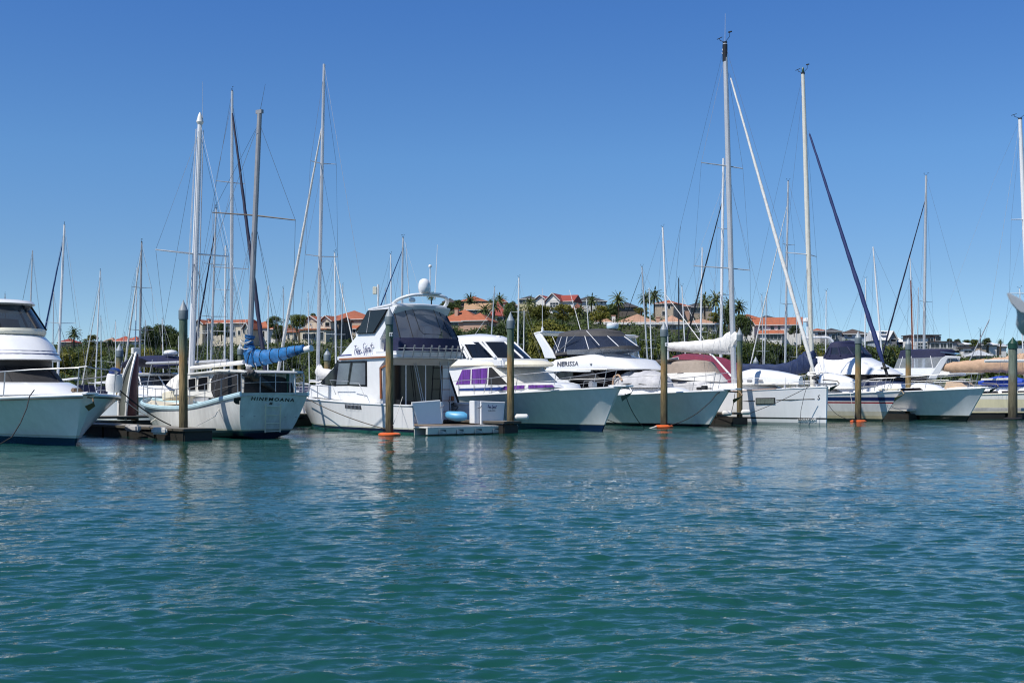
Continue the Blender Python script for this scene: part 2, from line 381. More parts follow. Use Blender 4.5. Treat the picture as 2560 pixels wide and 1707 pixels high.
def finger(label, tip, L, wd, z=.45, **k):
    p0 = (tip[0]-bw.x*L, tip[1]-bw.y*L); return pontoon(label, p0, tip, wd, z, **k)
pontoon('dark timber pontoon between the left cruiser and the old ketch', (-24.5,58), (-10.95,42.8), 1.15, .42)
finger('short pontoon end behind the pile at the swim platform', (.0,49.2), 11, .8, .5)
finger('dark pontoon at the bow of the silver lettered cruiser', (11.55,61.6), 11, 1.2, .62)
finger('pale concrete pontoon behind the pile by the navy canopied cruiser', (23.3,70.6), 12, 1.3, .62, deck=CONC, edge=CONC)
pontoon('pale pontoon along the cream hulled yacht at the right', (24.5,73.0), (44,74.6), 1.3, .62, .2, CONC, CONC)
pontoon('long main walkway behind the moored boats', (-42,36), (46,104), 2.2, .6)
# ---------------------------------------------------------------- boat builders
A_IN, A_OUT = math.atan2(-.779,.627), math.atan2(.779,-.627)     # bow towards us / stern towards us
def hull_mat(name, bands, rough=.25, var=.06):
    if len(bands) <= 3 and min(bands[-1][1]) > .6:      # faint scum line above the boot top
        z, c = bands[-1]; bands = bands[:-1]+[(z, (c[0]*.72, c[1]*.70, c[2]*.58)), (z+.045, c)]
    return mat(name, (1,1,1), rough, bands=bands, var=var*1.6, scale=2.2, coat=.4, stretch=(1.6,1.6,.3))
W = (.80,.81,.82)
def hull(root, st, m, nsec=40, rail=GEL, deck=DECK, railr=.035, name='hull', camber=.07, bulwark=0.):
    """st rows: x at waterline, x at deck, half-breadth at waterline, at deck, sheer height, keel depth, flare power"""
    S = spline(st, nsec); LV = [0,.08,.2,.35,.5,.65,.8,.92,1]
    rings = []; edge = []
    for xw, xd, yw, yd, zs, zk, p in S:
        yw = max(yw,.012); yd = max(yd,.03); h = []
        for s in LV: h.append((xw+(xd-xw)*s, yw+(yd-yw)*s**p, zs*s))
        sec = [(xw,0,zk),(xw,yw*.75,zk*.6)]+h
        r = [(x,-y,z) for x,y,z in reversed(sec[1:])]+[sec[0]]+[(x,y,z) for x,y,z in sec[1:]]
        rings.append(r); edge.append(h[-1])
    MB().loft(rings, wrap=False, cap=(True,True)).build(name, m, root, smooth=40)
    mb = MB(); dr = []
    for (x,y,z) in edge:
        q = max(.02,y-.04); dr.append([(x,-q,z-.012-bulwark),(x,-q*.5,z+camber*.7-bulwark),(x,0,z+camber-bulwark),(x,q*.5,z+camber*.7-bulwark),(x,q,z-.012-bulwark)])
    mb.loft(dr, wrap=False, cap=(False,False)); mb.build('deck', deck, root, smooth=40)
    mb = MB()
    for s in (-1,1): mb.tube([(x,s*y,z) for x,y,z in edge], railr, 8)
    mb.build('rub_rail', rail, root)
    return edge
def edge_at(edge, x):
    xs = [e[0] for e in edge]
    return float(np.interp(x, xs, [e[1] for e in edge])), float(np.interp(x, xs, [e[2] for e in edge]))
def ringpts(r, n=28):
    """plan outline of a deckhouse: xf, xr, w, zf, zr, power"""
    xf, xr, wd, zf, zr, p = r; out = []
    for i in range(n+1):
        th = -math.pi/2+math.pi*i/n; c, s = math.cos(th), math.sin(th)
        x = xr+(xf-xr)*abs(c)**(2/p); y = wd*math.copysign(abs(s)**(2/p), s)
        out.append(Vector((x,y,zr+(zf-zr)*((x-xr)/(xf-xr)))))
    return out
def band(root, name, m, rings, cap=(True,True), bevel=0., smooth=35, off=0.):
    rr = []
    for r in rings:
        r = list(r); r[0] += off; r[2] += off; rr.append(ringpts(r))
    return MB().loft(rr, cap=cap).build(name, m, root, bevel, smooth)
def dome(root, name, m, r, h, k=5):
    """crowned roof over a ring"""
    rr = []
    for i in range(k+1):
        f = i/k; s = math.sqrt(max(0,1-f*f)) if i < k else .05
        s = 1-(1-s)*.9
        rr.append(ringpts((r[1]+(r[0]-r[1])*(.5+.5*s), r[1]+(r[0]-r[1])*(.5-.5*s), r[2]*s, r[3]+h*f, r[4]+h*f, r[5])))
    return MB().loft(rr).build(name, m, root, smooth=50)
def mullions(root, name, m, r0, r1, thetas, rad=.03, off=.012, n=28):
    a, b = list(r0), list(r1); a[0] += off; a[2] += off; b[0] += off; b[2] += off
    A, B = ringpts(a, 120), ringpts(b, 120)
    for t in thetas:
        k = int((t+90)/180*120); MB().tube([A[k], B[k]], rad, 6).build(name, m, root)
def pane(root, poly, y, t=.012, m=GLASS, name='window', frame=None, fw=.03):
    """flat window on the side plane y; frame a little larger under it. poly in x, z; sign of y is the side"""
    s = 1 if y > 0 else -1; par = root
    if frame is not None:
        cx = sum(p[0] for p in poly)/len(poly); cz = sum(p[1] for p in poly)/len(poly)
        big = []
        n = len(poly)
        for i in range(n):
            a, b, c = Vector(poly[i-1]), Vector(poly[i]), Vector(poly[(i+1)%n])
            d1, d2 = (b-a).normalized(), (c-b).normalized(); n1 = Vector((d1.y,-d1.x)); n2 = Vector((d2.y,-d2.x))
            if n1.dot(b-Vector((cx,cz))) < 0: n1 = -n1
            if n2.dot(b-Vector((cx,cz))) < 0: n2 = -n2
            q = (n1+n2); q = q.normalized()*fw/max(.4, q.normalized().dot(n1)); big.append((b.x+q.x, b.y+q.y))
        w_ = MB().slab(big, y+s*.004, y-s*.03).build(name, frame, root); par = w_
        MB().slab(poly, y+s*(.004+t), y-s*.02).build('glass', m, w_); return w_
    return MB().slab(poly, y+s*t, y-s*.02).build(name, m, root)
def facepane(root, p0, p1, y0, y1, m=GLASS, name='windscreen', out=.012, inset=0.05):
    """pane on a raked front/back face: p0 lower, p1 upper edge in x, z; between y0 and y1"""
    a, b = Vector((p0[0],0,p0[1])), Vector((p1[0],0,p1[1])); d = (b-a); L = d.length; d.normalize()
    nr = d.cross(Vector((0,1,0))); 
    if nr.z < 0: nr = -nr
    a2, b2 = a+d*inset*L, b-d*inset*L
    pts = [a2+Vector((0,y0,0))+nr*out, a2+Vector((0,y1,0))+nr*out, b2+Vector((0,y1,0))+nr*out, b2+Vector((0,y0,0))+nr*out]
    return MB().poly3(pts, -nr, .03).build(name, m, root)
def railing(root, pts, h, posts, r=.014, mid=True, lean=0., name='guard_rail', m=STEEL, dip=None):
    """pts: foot points; top rail h above; posts at every point whose index is in posts"""
    mb = MB(); top = [Vector(p)+Vector((lean,0,h if dip is None else dip[i])) for i,p in enumerate(pts)]
    mb.tube(top, r, 6)
    if mid: mb.tube([Vector(p).lerp(t,.52) for p,t in zip(pts,top)], r*.55, 5)
    for i in posts: mb.tube([pts[i], top[i]], r*.9, 6)
    return mb.build(name, m, root)
def deck_line(edge, x0, x1, n, s, inset=.1):
    out = []
    for i in range(n):
        x = x0+(x1-x0)*i/(n-1); y, z = edge_at(edge, x); out.append(Vector((x, s*max(.03,y-inset), z)))
    return out
def sausage(root, pts, rz, ry, m, name='sail_cover', n=18, k=46, wob=.05, seed=1, lashings=None):
    """sail bundled along a boom: an oval tube with folds; rz, ry radii at each point"""
    rs = random.Random(seed); P = spline([(*p, a, b) for p, a, b in zip(pts, rz, ry)], k); rings = []
    ph = [rs.uniform(0,6.28) for _ in range(8)]
    for i in range(k):
        p = Vector(P[i][:3]); q = Vector(P[min(i+1,k-1)][:3])-Vector(P[max(i-1,0)][:3]); q.normalize()
        a = q.cross(Vector((0,0,1)));
        if a.length < .2: a = q.cross(Vector((0,1,0)))
        a.normalize(); b = a.cross(q); b.normalize(); R_ = []
        for j in range(n):
            t = 2*math.pi*j/n
            f = 1+wob*(math.sin(i*.9+2*t+ph[0])+.7*math.sin(i*1.7-3*t+ph[1])+.5*math.sin(i*2.9+5*t+ph[2]))+rs.uniform(-wob,wob)*.5
            if lashings and any(abs(i/(k-1)-l) < .016 for l in lashings): f *= .93
            R_.append(p+a*math.cos(t)*P[i][4]*f+b*math.sin(t)*P[i][3]*f)
        rings.append(R_)
    o = MB().loft(rings).build(name, m, root, smooth=60)
    for l in lashings or ():
        i = int(l*(k-1)); c = sum((Vector(v) for v in rings[i]), Vector())/n
        MB().tube([c+(Vector(v)-c)*1.05 for v in rings[i]], .014, 5, closed=True).build('lashing', BLACK, o)
    return o
def mast(root, p0, p1, r, m=ALU, name='mast', taper=.72, n=10, fat=1.5):
    """section longer fore and aft than across; a tapering tip"""
    p0, p1 = Vector(p0), Vector(p1); pts = [p0.lerp(p1, f) for f in (0,.6,.85,1)]
    return MB().tube(pts, [r, r, r*(1+taper)/2, r*taper], n).build(name, m, root)
def rigging(root, M0, M1, spread, chain, r=.007, fore=None, aft=None, m=WIRE, sm=ALU, sr=.03):
    """M0,M1 mast foot and head; spread: [(height share, [tips])]; chain: two deck points; fore/aft stay feet"""
    M0, M1 = Vector(M0), Vector(M1); mb = MB()
    for f, tips in spread:
        sp = MB()
        for t in tips: sp.tube([M0.lerp(M1,f), t], [sr*1.2, sr*.8], 6)
        sp.build('spreader', sm, root)
    for side in (0,1):
        pts = [M1.lerp(M0,.03)]+[spread[i][1][side] for i in range(len(spread)-1,-1,-1)]+[chain[side]]
        mb.tube(pts, r, 4)
        f0 = spread[0][0]; mb.tube([M0.lerp(M1,f0*.98), Vector(chain[side])+Vector((.25,0,0))], r, 4)
        mb.tube([M0.lerp(M1,f0*.97), Vector(chain[side])-Vector((.35,0,0))], r*.8, 4)
        if len(spread) > 1: mb.tube([M0.lerp(M1, spread[1][0]*.98), spread[0][1][side]], r*.8, 4)
    if aft is not None: mb.tube([M1, aft], r, 4)
    if fore is not None: mb.tube([M1, fore], r, 4)
    return mb.build('rigging', m, root)
def masthead(root, p, s=1., m=INK, whip=0., k=0):
    """wind vane, cups and aerial on top of a mast"""
    p = Vector(p); mb = MB()
    mb.box(p+Vector((0,0,.04*s)), (.16*s,.10*s,.08*s))
    mb.tube([p+Vector((0,0,.05*s)), p+Vector((-.35*s,.1*s,.22*s)), p+Vector((-.38*s,.1*s,.3*s))], .014*s, 5)
    mb.tube([p+Vector((-.52*s,.1*s,.3*s)), p+Vector((-.24*s,.1*s,.34*s))], .016*s, 5)
    mb.tube([p+Vector((0,0,.05*s)), p+Vector((.34*s,-.1*s,.2*s)), p+Vector((.34*s,-.1*s,.36*s))], .012*s, 5)
    mb.box(p+Vector((.36*s,-.1*s,.38*s)), (.16*s,.05*s,.05*s))
    o = mb.build('masthead_instruments', m, root)
    if whip: MB().tube([p, p+Vector((.02,0,whip))], [.014,.008], 5).build('aerial', WIREL, root)
    return o
def furled(root, a, b, r, m, name='furled_sail', n=40, seed=2, f0=.03, f1=.985):
    """sail rolled round the stay from b (deck) up to a (mast), slightly lumpy with a spiral seam"""
    a, b = Vector(a), Vector(b); rs = random.Random(seed); pts = []; rr = []
    for i in range(n):
        f = i/(n-1); pts.append(b.lerp(a, f0+(f1-f0)*f)+Vector((rs.uniform(-.008,.008),rs.uniform(-.008,.008),0)))
        rr.append(r*.80*(.42+.75*(1-f)**.8)*min(1,.45+f*9)*(1+.07*math.sin(i*1.9)+rs.uniform(-.04,.04)))
    o = MB().tube(pts, rr, 9).build(name, m, root, smooth=60)
    MB().tube([b, b.lerp(a,f0)], r*.55, 8).lathe([(r*1.4,-.06),(r*1.6,0),(r*1.4,.06)], b.lerp(a,f0*.6), 10).build('furling_drum', BLACK, root)
    MB().tube([b.lerp(a,f1), a], .009, 4).build('forestay', WIRE, root)
    return o
def radome(root, c, r, h, m=GEL, name='radar_dome'):
    return MB().lathe([(r*.75,0),(r*.95,h*.12),(r,h*.4),(r*.97,h*.62),(r*.8,h*.85),(r*.4,h*.97),(.01,h)], c, 18).build(name, m, root, smooth=60)
def whip(root, a, b, r=.016, m=ALUW): return MB().tube([a, b], [r, r*.5], 5).build('whip_aerial', m, root)
def rope(name_label, pts, r, m, group='mooring lines of the boats'):
    o = MB().tube(pts, r, 6).build('mooring_line', m); return props(o, name_label, 'rope', group)
def fender(label, P, r, L, m, a=0., vert=False):
    prof = [(r*.2,-L/2-.03),(r*.6,-L/2),(r*.93,-L/2+r*.25),(r,-L/2+r*.5),(r,L/2-r*.5),(r*.93,L/2-r*.25),(r*.6,L/2),(r*.2,L/2+.03)]
    M = None if vert else Matrix.Rotation(a,3,'Z') @ Matrix.Rotation(R(90),3,'Y')
    o = MB().lathe(prof, (0,0,0), 14, M).build('fender', m, smooth=60); o.location = P
    return props(o, label, 'fender')
def anchor(root, tip, s=1., m=GALV, name='anchor'):
    """plough anchor hanging at a bow roller, shank lying back along -x"""
    t = Vector(tip); mb = MB()
    mb.tube([t+Vector((-.9,0,.12))*s, t+Vector((.05,0,.06))*s, t+Vector((.18,0,-.1))*s], [.035*s,.035*s,.04*s], 6)
    f = [t+Vector(p)*s for p in ((.22,0,-.12),(-.25,.24,-.30),(-.42,0,-.52),(-.25,-.24,-.30),(-.1,0,-.2))]
    mb.add(f, [(0,1,4),(0,4,3),(1,2,4),(4,2,3),(0,3,2,1)])
    return mb.build(name, m, root)
# ---------------------------------------------------------------- boat: left motor cruiser (A)
def boat_a():
    f = Frame(-14.0, 39.2, A_IN); t = thing('motor_cruiser','big white motor cruiser with enclosed flybridge, cut off by the left edge','boat',f.o,f.a)
    hm = hull_mat('cruiser_hull_teal_boot', [(-1,(.012,.06,.10)),(.22,(.55,.62,.62)),(.26,W)])
    st = [(-14,-14.2,2.3,2.5,1.35,-.7,1),(-10,-10,2.3,2.65,1.38,-.8,1.2),(-6.5,-6.4,1.9,2.65,1.42,-.8,1.3),(-3.6,-3.2,1.25,2.45,1.47,-.8,1.25),(-1.7,-1.0,.65,1.85,1.52,-.7,1.2),(-.5,.45,.22,1.0,1.57,-.5,1.1),(0,1.19,.02,.16,1.6,-.15,1)]
    e = hull(t, st, hm, 48, GEL, DECK, .05, camber=.12)
    # dark stripe under the rail
    mb = MB()
    for s in (-1,1): mb.tube([(x, s*(y+.012), z-.075) for x,y,z in e], .016, 6)
    mb.build('rail_stripe', BLACK, t)
    band(t,'foredeck_trunk',GEL,[(-.7,-9,1.75,1.62,1.5,2.2),(-1.2,-9,1.65,1.86,1.9,2.2),(-2.0,-9,1.5,2.02,2.06,2.2)],bevel=.03)
    r0=(-3.25,-12,2,1.87,1.95,2.6); r1=(-4.75,-12,1.8,2.59,2.65,2.6)
    band(t,'saloon_windscreen',MESHC,[r0,r1]); mullions(t,'windscreen_frame',BLACK,r0,r1,(-48,-18,18,48),.02)
    band(t,'recessed_band',BLACK,[(-4.75,-12,1.77,2.57,2.63,2.6),(-4.65,-12,1.75,2.85,2.85,2.6)])  # black band set back under the flybridge
    f0=(-4.05,-12,2.07,2.83,2.83,2.5)
    fl=band(t,'flybridge',GEL,[(-4.25,-12,2,2.8,2.8,2.5),f0,(-4.35,-12,2.02,3.02,3.02,2.5),(-4.75,-12,1.93,3.32,3.32,2.6),(-5.35,-12,1.75,3.65,3.65,2.6),(-5.65,-12,1.67,3.77,3.77,2.6)],smooth=60)
    for z,rr in ((3.03,.02),(3.14,.012)):
        k=np.interp(z,[2.83,3.02,3.32],[0,1,2]); xf=np.interp(z,[2.83,3.02,3.32],[-4.05,-4.35,-4.75]); ww=np.interp(z,[2.83,3.02,3.32],[2.07,2.02,1.93])
        MB().tube(ringpts((xf+.008,-12,ww+.008,z,z,2.5),40),rr,6).build('flybridge_stripe',INKB,fl)
    band(t,'flybridge_sill',CREAM,[(-5.5,-12,1.71,3.75,3.75,2.6),(-5.45,-12,1.77,3.85,3.85,2.6),(-5.5,-12,1.77,3.97,3.97,2.6)],bevel=.02)
    g0=(-5.6,-12,1.71,3.97,3.97,2.8); g1=(-6.85,-12,1.4,4.87,4.92,2.8)
    band(t,'flybridge_glazing',GLASSG,[g0,g1],cap=(False,False)); mullions(t,'window_frame',BLACK,g0,g1,(-78,-62,-40,-14,14,40,62,78),.045,.01)
    band(t,'flybridge_interior',DGREYC,[(-7.85,-11.5,1.25,3.82,3.82,3),(-8.15,-11.5,1.15,4.42,4.42,3)])
    rf=band(t,'hardtop',GEL,[(-6.65,-12.3,1.43,4.86,4.91,2.8),(-6.5,-12.4,1.55,4.92,4.97,2.8),(-6.65,-12.4,1.51,5.03,5.07,2.8),(-7.45,-12,1.15,5.11,5.15,2.8)],smooth=50)
    MB().box((-9.0,.3,5.15),(.9,.6,.06)).build('roof_hatch',GEL2,rf)
    MB().tube([(-9,-.9,5.05),(-9,-.9,5.95)],.05,8).build('aerial_base',ALUD,rf)
    radome(rf,(-9.6,-1.2,5.1),.35,.5)
    # bow rail
    for s in (-1,1):
        p=deck_line(e,-7.5,.75,9,s,.14); p[-1].y=s*.2
        h=[.72+.02*i for i in range(9)]
        railing(t,p,.8,(0,2,4,6,8) if s<0 else (1,3,5,7),.022,False,.18,dip=h)
    MB().tube([(.93,-.2,2.48),(1.05,0,2.5),(.93,.2,2.48)],.022,6).build('pulpit',STEEL,t)
    MB().box((1.0,0,1.66),(1.1,.42,.07)).build('bow_roller',GEL,t,.02); anchor(t,(1.5,0,1.47),.7,RUST)
    MB().box((.1,0,1.76),(.36,.24,.14)).box((-.1,.2,1.73),(.16,.14,.12)).build('windlass',RUST,t,.03)
    # hawse lens on the bow side and life-raft canister on the port rail
    MB().lathe([(.0,-.02),(.23,-.02),(.26,0),(.21,.02),(0,.02)],(0,0,0),16,Matrix.Rotation(R(90),3,'X')).build('hawse_port',BLACK,t).location=(-5.6,-2.55,1.22)
    c=Vector((-2.3,2.15,2.05)); M=Matrix.Rotation(R(8),3,'Y')
    k=MB().lathe([(.1,-.36),(.26,-.34),(.29,-.1),(.29,.0),(.25,.25),(.2,.28)],c,14,M).build('horseshoe_buoy_case',GEL2,t)
    MB().lathe([(.19,.27),(.21,.4),(.12,.47),(.02,.48)],c,14,M).build('case_cap',BLUEP,k)
    return f,e
FA,EA = boat_a()
# ---------------------------------------------------------------- boat: old white ketch, stern to us (B)
def boat_b():
    f = Frame(-8.95,44.7,A_OUT); t = thing('sailing_ketch','old white ketch with lettered transom and bright blue sail cover, stern towards us','boat',f.o,f.a)
    hm = hull_mat('ketch_hull_worn', [(-1,(.006,.012,.03)),(.20,(.02,.05,.07)),(.27,(.72,.73,.71))], .5, .14)
    st = [(.15,-.62,.42,1.36,1.66,-.2,.26),(1.2,.9,1.05,1.5,1.45,-.4,.4),(3,2.9,1.58,1.68,1.17,-.6,.6),(5,5,1.6,1.72,1.1,-.7,.8),(7,7.1,1.15,1.55,1.15,-.7,1),(8.7,9.0,.6,1.1,1.25,-.6,1),(9.7,10.2,.15,.5,1.33,-.4,1),(9.9,10.7,.02,.06,1.38,-.1,1)]
    e = hull(t, st, hm, 44, PALEB, mat('cream_deck_paint',(.66,.60,.46),.6,var=.2), .045, bulwark=.12)
    mb=MB()
    for s in (-1,1): mb.tube([(x,s*(y-.0),z-.05) for x,y,z in e],.05,6,sq=1.6)
    mb.build('sheer_strake',PALEB,t)
    # transom lettering and ladder: transom plane from (0.15, z0) to (-.55, 1.5)
    up=Vector((-.7,0,1.5)).normalized(); nr=Vector((-1.5,0,-.7)).normalized()
    def tp(c,p):
        o,d=f._ray(c,p); n=nr; q0=Vector((-.55,0,1.5)); k=(q0-o).dot(n)/d.dot(n); return o+d*k
    a=tp('c2',(1145,1044)); b=tp('c2',(1545,1059)); xd=(b-a).normalized()
    w=text_mesh('name_lettering','HINEMOANA',a+nr*.012,xd,up,.19,INK,t,0,1.3,.004,bold=.002,width=(b-a).length)
    text_mesh('name_lettering','III',tp('c2',(1318,1084))+nr*.012,xd,up,.125,INK,t,0,1.15,.004,bold=.004)
    MB().poly3([tp('c2',p) for p in ((990,1025),(1052,1020),(1050,1046),(1040,1050),(1040,1085),(1005,1080),(985,1062))],nr,.012).build('black_patch',BLACK,t)
    mb=MB(); L=[tp('c2',p)+nr*.10 for p in ((1275,1065),(1270,1335),(1413,1068),(1408,1330))]
    mb.tube(L[:2],.028,6).tube(L[2:],.028,6)
    for k in (.10,.39,.68,.97): mb.tube([L[0].lerp(L[1],k),L[2].lerp(L[3],k)],.018,6)
    mb.build('boarding_ladder',CREAM,t)
    mb=MB()
    for q in ((1065,1195),(1180,1195),(1468,1202),(1565,1203)): mb.box(tp('c2',q),(.03,.06,.03))
    mb.build('transom_fittings',GALV,t)
    # doghouse
    yw=1.12
    prof=f.xz('c2',[(420,1000),(440,850),(560,800),(860,775),(1045,778),(1060,985),(800,1030)],yw)
    dh=MB().slab(prof,lambda x,z: yw-.10*(z-1.4)).build('doghouse',GEL2,t,.04)
    MB().slab(f.xz('c2',[(545,815),(555,795),(850,762),(1085,770),(1090,790),(860,782)],yw+.06),yw+.08).build('doghouse_roof',GEL2,t,.02)
    k=MB().slab(f.xz('c2',[(560,822),(572,800),(770,772),(775,758),(850,755),(862,790)],.5),.45).build('roof_hatch_box',CREAM,t,.02)
    mb=MB()
    for u in (590,640,690,735): mb.slab(f.xz('c2',[(u,800),(u+3,790),(u+33,786),(u+33,796)],.47),.47,.44)
    mb.build('hatch_slots',BLACK,k)
    for p in ([(566,850),(625,842),(625,945),(566,952)],[(660,838),(740,828),(738,945),(655,950)]): pane(t,f.xz('c2',p,yw),yw-.02,.03,GLASSB,'window',GEL2,.04)
    MB().slab(f.xz('c2',[(785,860),(815,805),(1040,795),(1050,985),(810,1022),(785,960)],yw),yw+.05,yw-.0).build('mesh_enclosure',MESHC,t,.01)
    xb=f.y('c2',(1060,985),yw).x; zz=f.y('c2',(1050,795),yw).z
    MB().poly3([(xb-.02,yw-.05,1.3),(xb-.02,-yw+.05,1.3),(xb-.02,-yw+.25,zz-.35),(xb-.02,-yw+.6,zz-.12),(xb-.02,yw-.12,zz-.02)],(-1,0,0),.04).build('aft_mesh_screen',MESHC,t)
    sausage(t,[f.x('c2',p,xb-.2) for p in ((1090,800),(1150,800),(1230,850),(1370,960))],[.12,.16,.14,.04],[.2,.25,.2,.1],DGREYC,'bundled_black_cover',wob=.12,k=24)
    MB().slab(f.xz('c2',[(305,1050),(305,975),(400,955),(470,950),(470,1010),(380,1030)],.6),.55).build('foredeck_box',CREAM,t,.03)
    a=[f.y('c2',p,y) for p,y in (((355,905),.9),((400,850),.3),((480,795),.1),((478,930),.8),((440,945),.9))]
    MB().add([q+Vector((0,0,0)) for q in a]+[q+Vector((.05,-.05,-.03)) for q in a],[(0,1,2,3,4),(9,8,7,6,5)]+[(i,(i+1)%5,(i+1)%5+5,i+5) for i in range(5)]).build('white_tarpaulin',WHITEC,t)
    # guard rails
    for s in (-1,1):
        p=deck_line(e,-.35,9.8,10,s,.05); railing(t,p,.68,(0,1,2,3,4,5,6,7,8,9),.016,True)
    p=deck_line(e,-.4,-.4,2,1); yy=1.25
    railing(t,[(-.45,-yy,1.66),(-.62,-.6,1.68),(-.65,0,1.7),(-.62,.6,1.68),(-.45,yy,1.66)],.68,(0,1,2,3,4),.018,True,name='pushpit')
    MB().tube([tp('c2',(1560,990)),f.x('c2',(1548,755),-.5)],.045,8).build('stern_post',GEL2,t)
    MB().tube([f.x('c2',(1490,990),-.4),f.x('c2',(1490,790),-.4)],.02,6).lathe([(.02,-.2),(.06,-.15),(.05,.2),(.01,.25)],f.x('c2',(1490,835),-.4),8).build('furled_ensign',mat('dark_green_flag',(.02,.09,.05),.7),t)
    # masts
    def wp(c,p,Y): return f.loc(at(c,p,Y))
    m0=f.y('c2',(578,905),0); m0.z=.9; Ym=f.wor(m0).y; m1=wp('m1',(343,455),Ym+.3)
    mast(t,m0,m1,.125,ALUW,'main_mast')
    tl,tr=wp('m1',(72,1235),Ym-.9),wp('m1',(520,1277),Ym+1.1)
    ch=[f.y('c2',(300,1045),1.6),Vector((6.6,-1.55,1.15))]
    rigging(t,m0,m1,[((tr.z-.9)/(m1.z-.9),[tl,tr])],[ch[0]+Vector((-1.2,0,0)),ch[1]],.007,fore=(10.6,0,1.6),aft=None,sm=ALUW,sr=.035)
    MB().lathe([(.10,-.1),(.15,0),(.1,.2),(.07,.3),(.02,.4)],m1,10).build('mast_cap',GEL2,t); MB().tube([m1+Vector((-.05,-.1,0)),wp('m1',(360,205),Ym)],[.012,.006],5).build('aerial',WIREL,t)
    mb=MB()
    for dx,dy in ((.05,.16),(-.04,.17),(.0,-.15),(.1,-.18)): mb.tube([m1+Vector((dx,dy,-.3)),m0+Vector((dx*2,dy*2,.8))],.011,4)
    mb.tube([m1,Vector((.3,0,1.5))],.006,4); mb.build('halyards',WIREL,t)
    MB().tube([m0+Vector((-.15,0,f.y('c2',(580,748),0).z-.9)),f.y('c2',(1085,692),0)],.085,10).build('main_boom',ALUW,t)
    MB().tube([f.y('c2',(175,703),.2),f.y('c2',(560,690),0)],.06,8).tube([f.y('c2',(585,700),-.4),f.y('c2',(930,682),-.4)],.085,8).build('spinnaker_pole',ALU,t)
    z0=f.y('c2',(1112,790),0); Yz=f.wor(z0).y; z0.z=1.2; z1=wp('m1',(708,405),Yz+.15)
    mast(t,z0,z1,.105,ALUD,'mizzen_mast',.85)
    a,b=wp('m1',(420,1008),Yz+1.1),wp('m1',(927,1055),Yz-.5)
    rigging(t,z0,z1,[((.5*(a.z+b.z)-1.2)/(z1.z-1.2),[a,b])],[Vector((1.3,1.45,1.35)),Vector((.8,-1.42,1.35))],.007,sm=mat('dark_timber_spreader',(.10,.075,.055),.6),sr=.028)
    MB().tube([wp('m1',(687,505),Yz),m1.lerp(m0,.62)],.009,4).build('triatic_stay',WIREL,t)
    MB().box(z1+Vector((0,0,.08)),(.3,.12,.14),.3).build('mast_cap',ALUD,t)
    MB().tube([z1,wp('m1',(743,222),Yz)],[.01,.005],5).build('aerial',WIRE,t)
    # mizzen boom swung out to the right under its cover
    e1=wp('c2',(1712,560),44.2); e0=wp('c2',(1110,690),Yz); d=(e1-e0)
    MB().tube([e0+Vector((0,0,-.12)),e1],[.09,.12],12).build('mizzen_boom',ALUW,t)
    cov=[wp('c2',p,y) for p,y in (((1140,440),Yz),((1130,500),Yz),((1135,570),Yz),((1160,640),Yz-.1),((1240,650),Yz-.3),((1400,625),Yz-.8),((1530,592),44.6),((1640,562),44.3))]
    cv=sausage(t,cov,[.20,.16,.24,.36,.30,.25,.20,.13],[.18,.16,.2,.25,.24,.2,.17,.12],BLUEC,'mizzen_sail_cover',k=90,wob=.06,lashings=[.1,.2,.44,.52,.6,.68,.76,.84,.92])
    mb=MB()
    for q in ((1110,500),(1115,560)): 
        c=wp('c2',q,Yz); mb.tube([c+Vector((.22*math.cos(a),.24*math.sin(a),.06*math.sin(a*2))) for a in np.linspace(0,6.28,16)],.02,5)
    mb.build('lashing',ROPEW,cv)
    return f,e
FB,EB = boat_b()
# ---------------------------------------------------------------- boat: flybridge boat with scripted name, stern to us (C)
def script_name(name, root, org, xd, up, h, m, r):
    """brush-script 'Free Spirit' drawn with strokes; h = capital height"""
    S=[[(.62,1),(.1,.98)],[(.36,1),(.2,0)],[(.28,.55),(.55,.56)],                                   # F
       [(.62,.5),(.58,.0)],[(.6,.35),(.72,.5),(.8,.46)],                                            # r
       [(.86,.25),(1.06,.36),(1.02,.5),(.9,.4),(.88,.1),(1.0,0),(1.14,.1)],                          # e
       [(1.22,.25),(1.42,.36),(1.38,.5),(1.26,.4),(1.24,.1),(1.36,0),(1.5,.1)],                      # e
       [(2.3,.95),(2.1,1.05),(1.92,.85),(2.02,.6),(2.16,.4),(2.1,.1),(1.9,0),(1.76,.15)],            # S
       [(2.42,.5),(2.3,-.4)],[(2.38,.4),(2.56,.52),(2.62,.3),(2.5,.05),(2.36,.08)],                  # p
       [(2.8,.5),(2.74,.05),(2.82,0)],[(2.86,.72),(2.88,.76)],                                      # i
       [(3.0,.5),(2.96,0)],[(2.98,.35),(3.1,.5),(3.18,.46)],                                        # r
       [(3.3,.5),(3.24,.05),(3.32,0)],[(3.36,.72),(3.38,.76)],                                      # i
       [(3.66,.95),(3.52,.05),(3.62,.0),(3.7,.05)],[(3.4,.62),(3.86,.68)]]                          # t
    xd=Vector(xd).normalized(); up=Vector(up).normalized(); mb=MB()
    for s in S:
        P=[Vector(org)+xd*(x*h+.18*y*h)+up*(y*h) for x,y in s]
        if len(P)>2: P=[Vector(q) for q in spline(P,len(P)*4)]
        mb.tube(P,r,5)
    return mb.build(name,m,root)
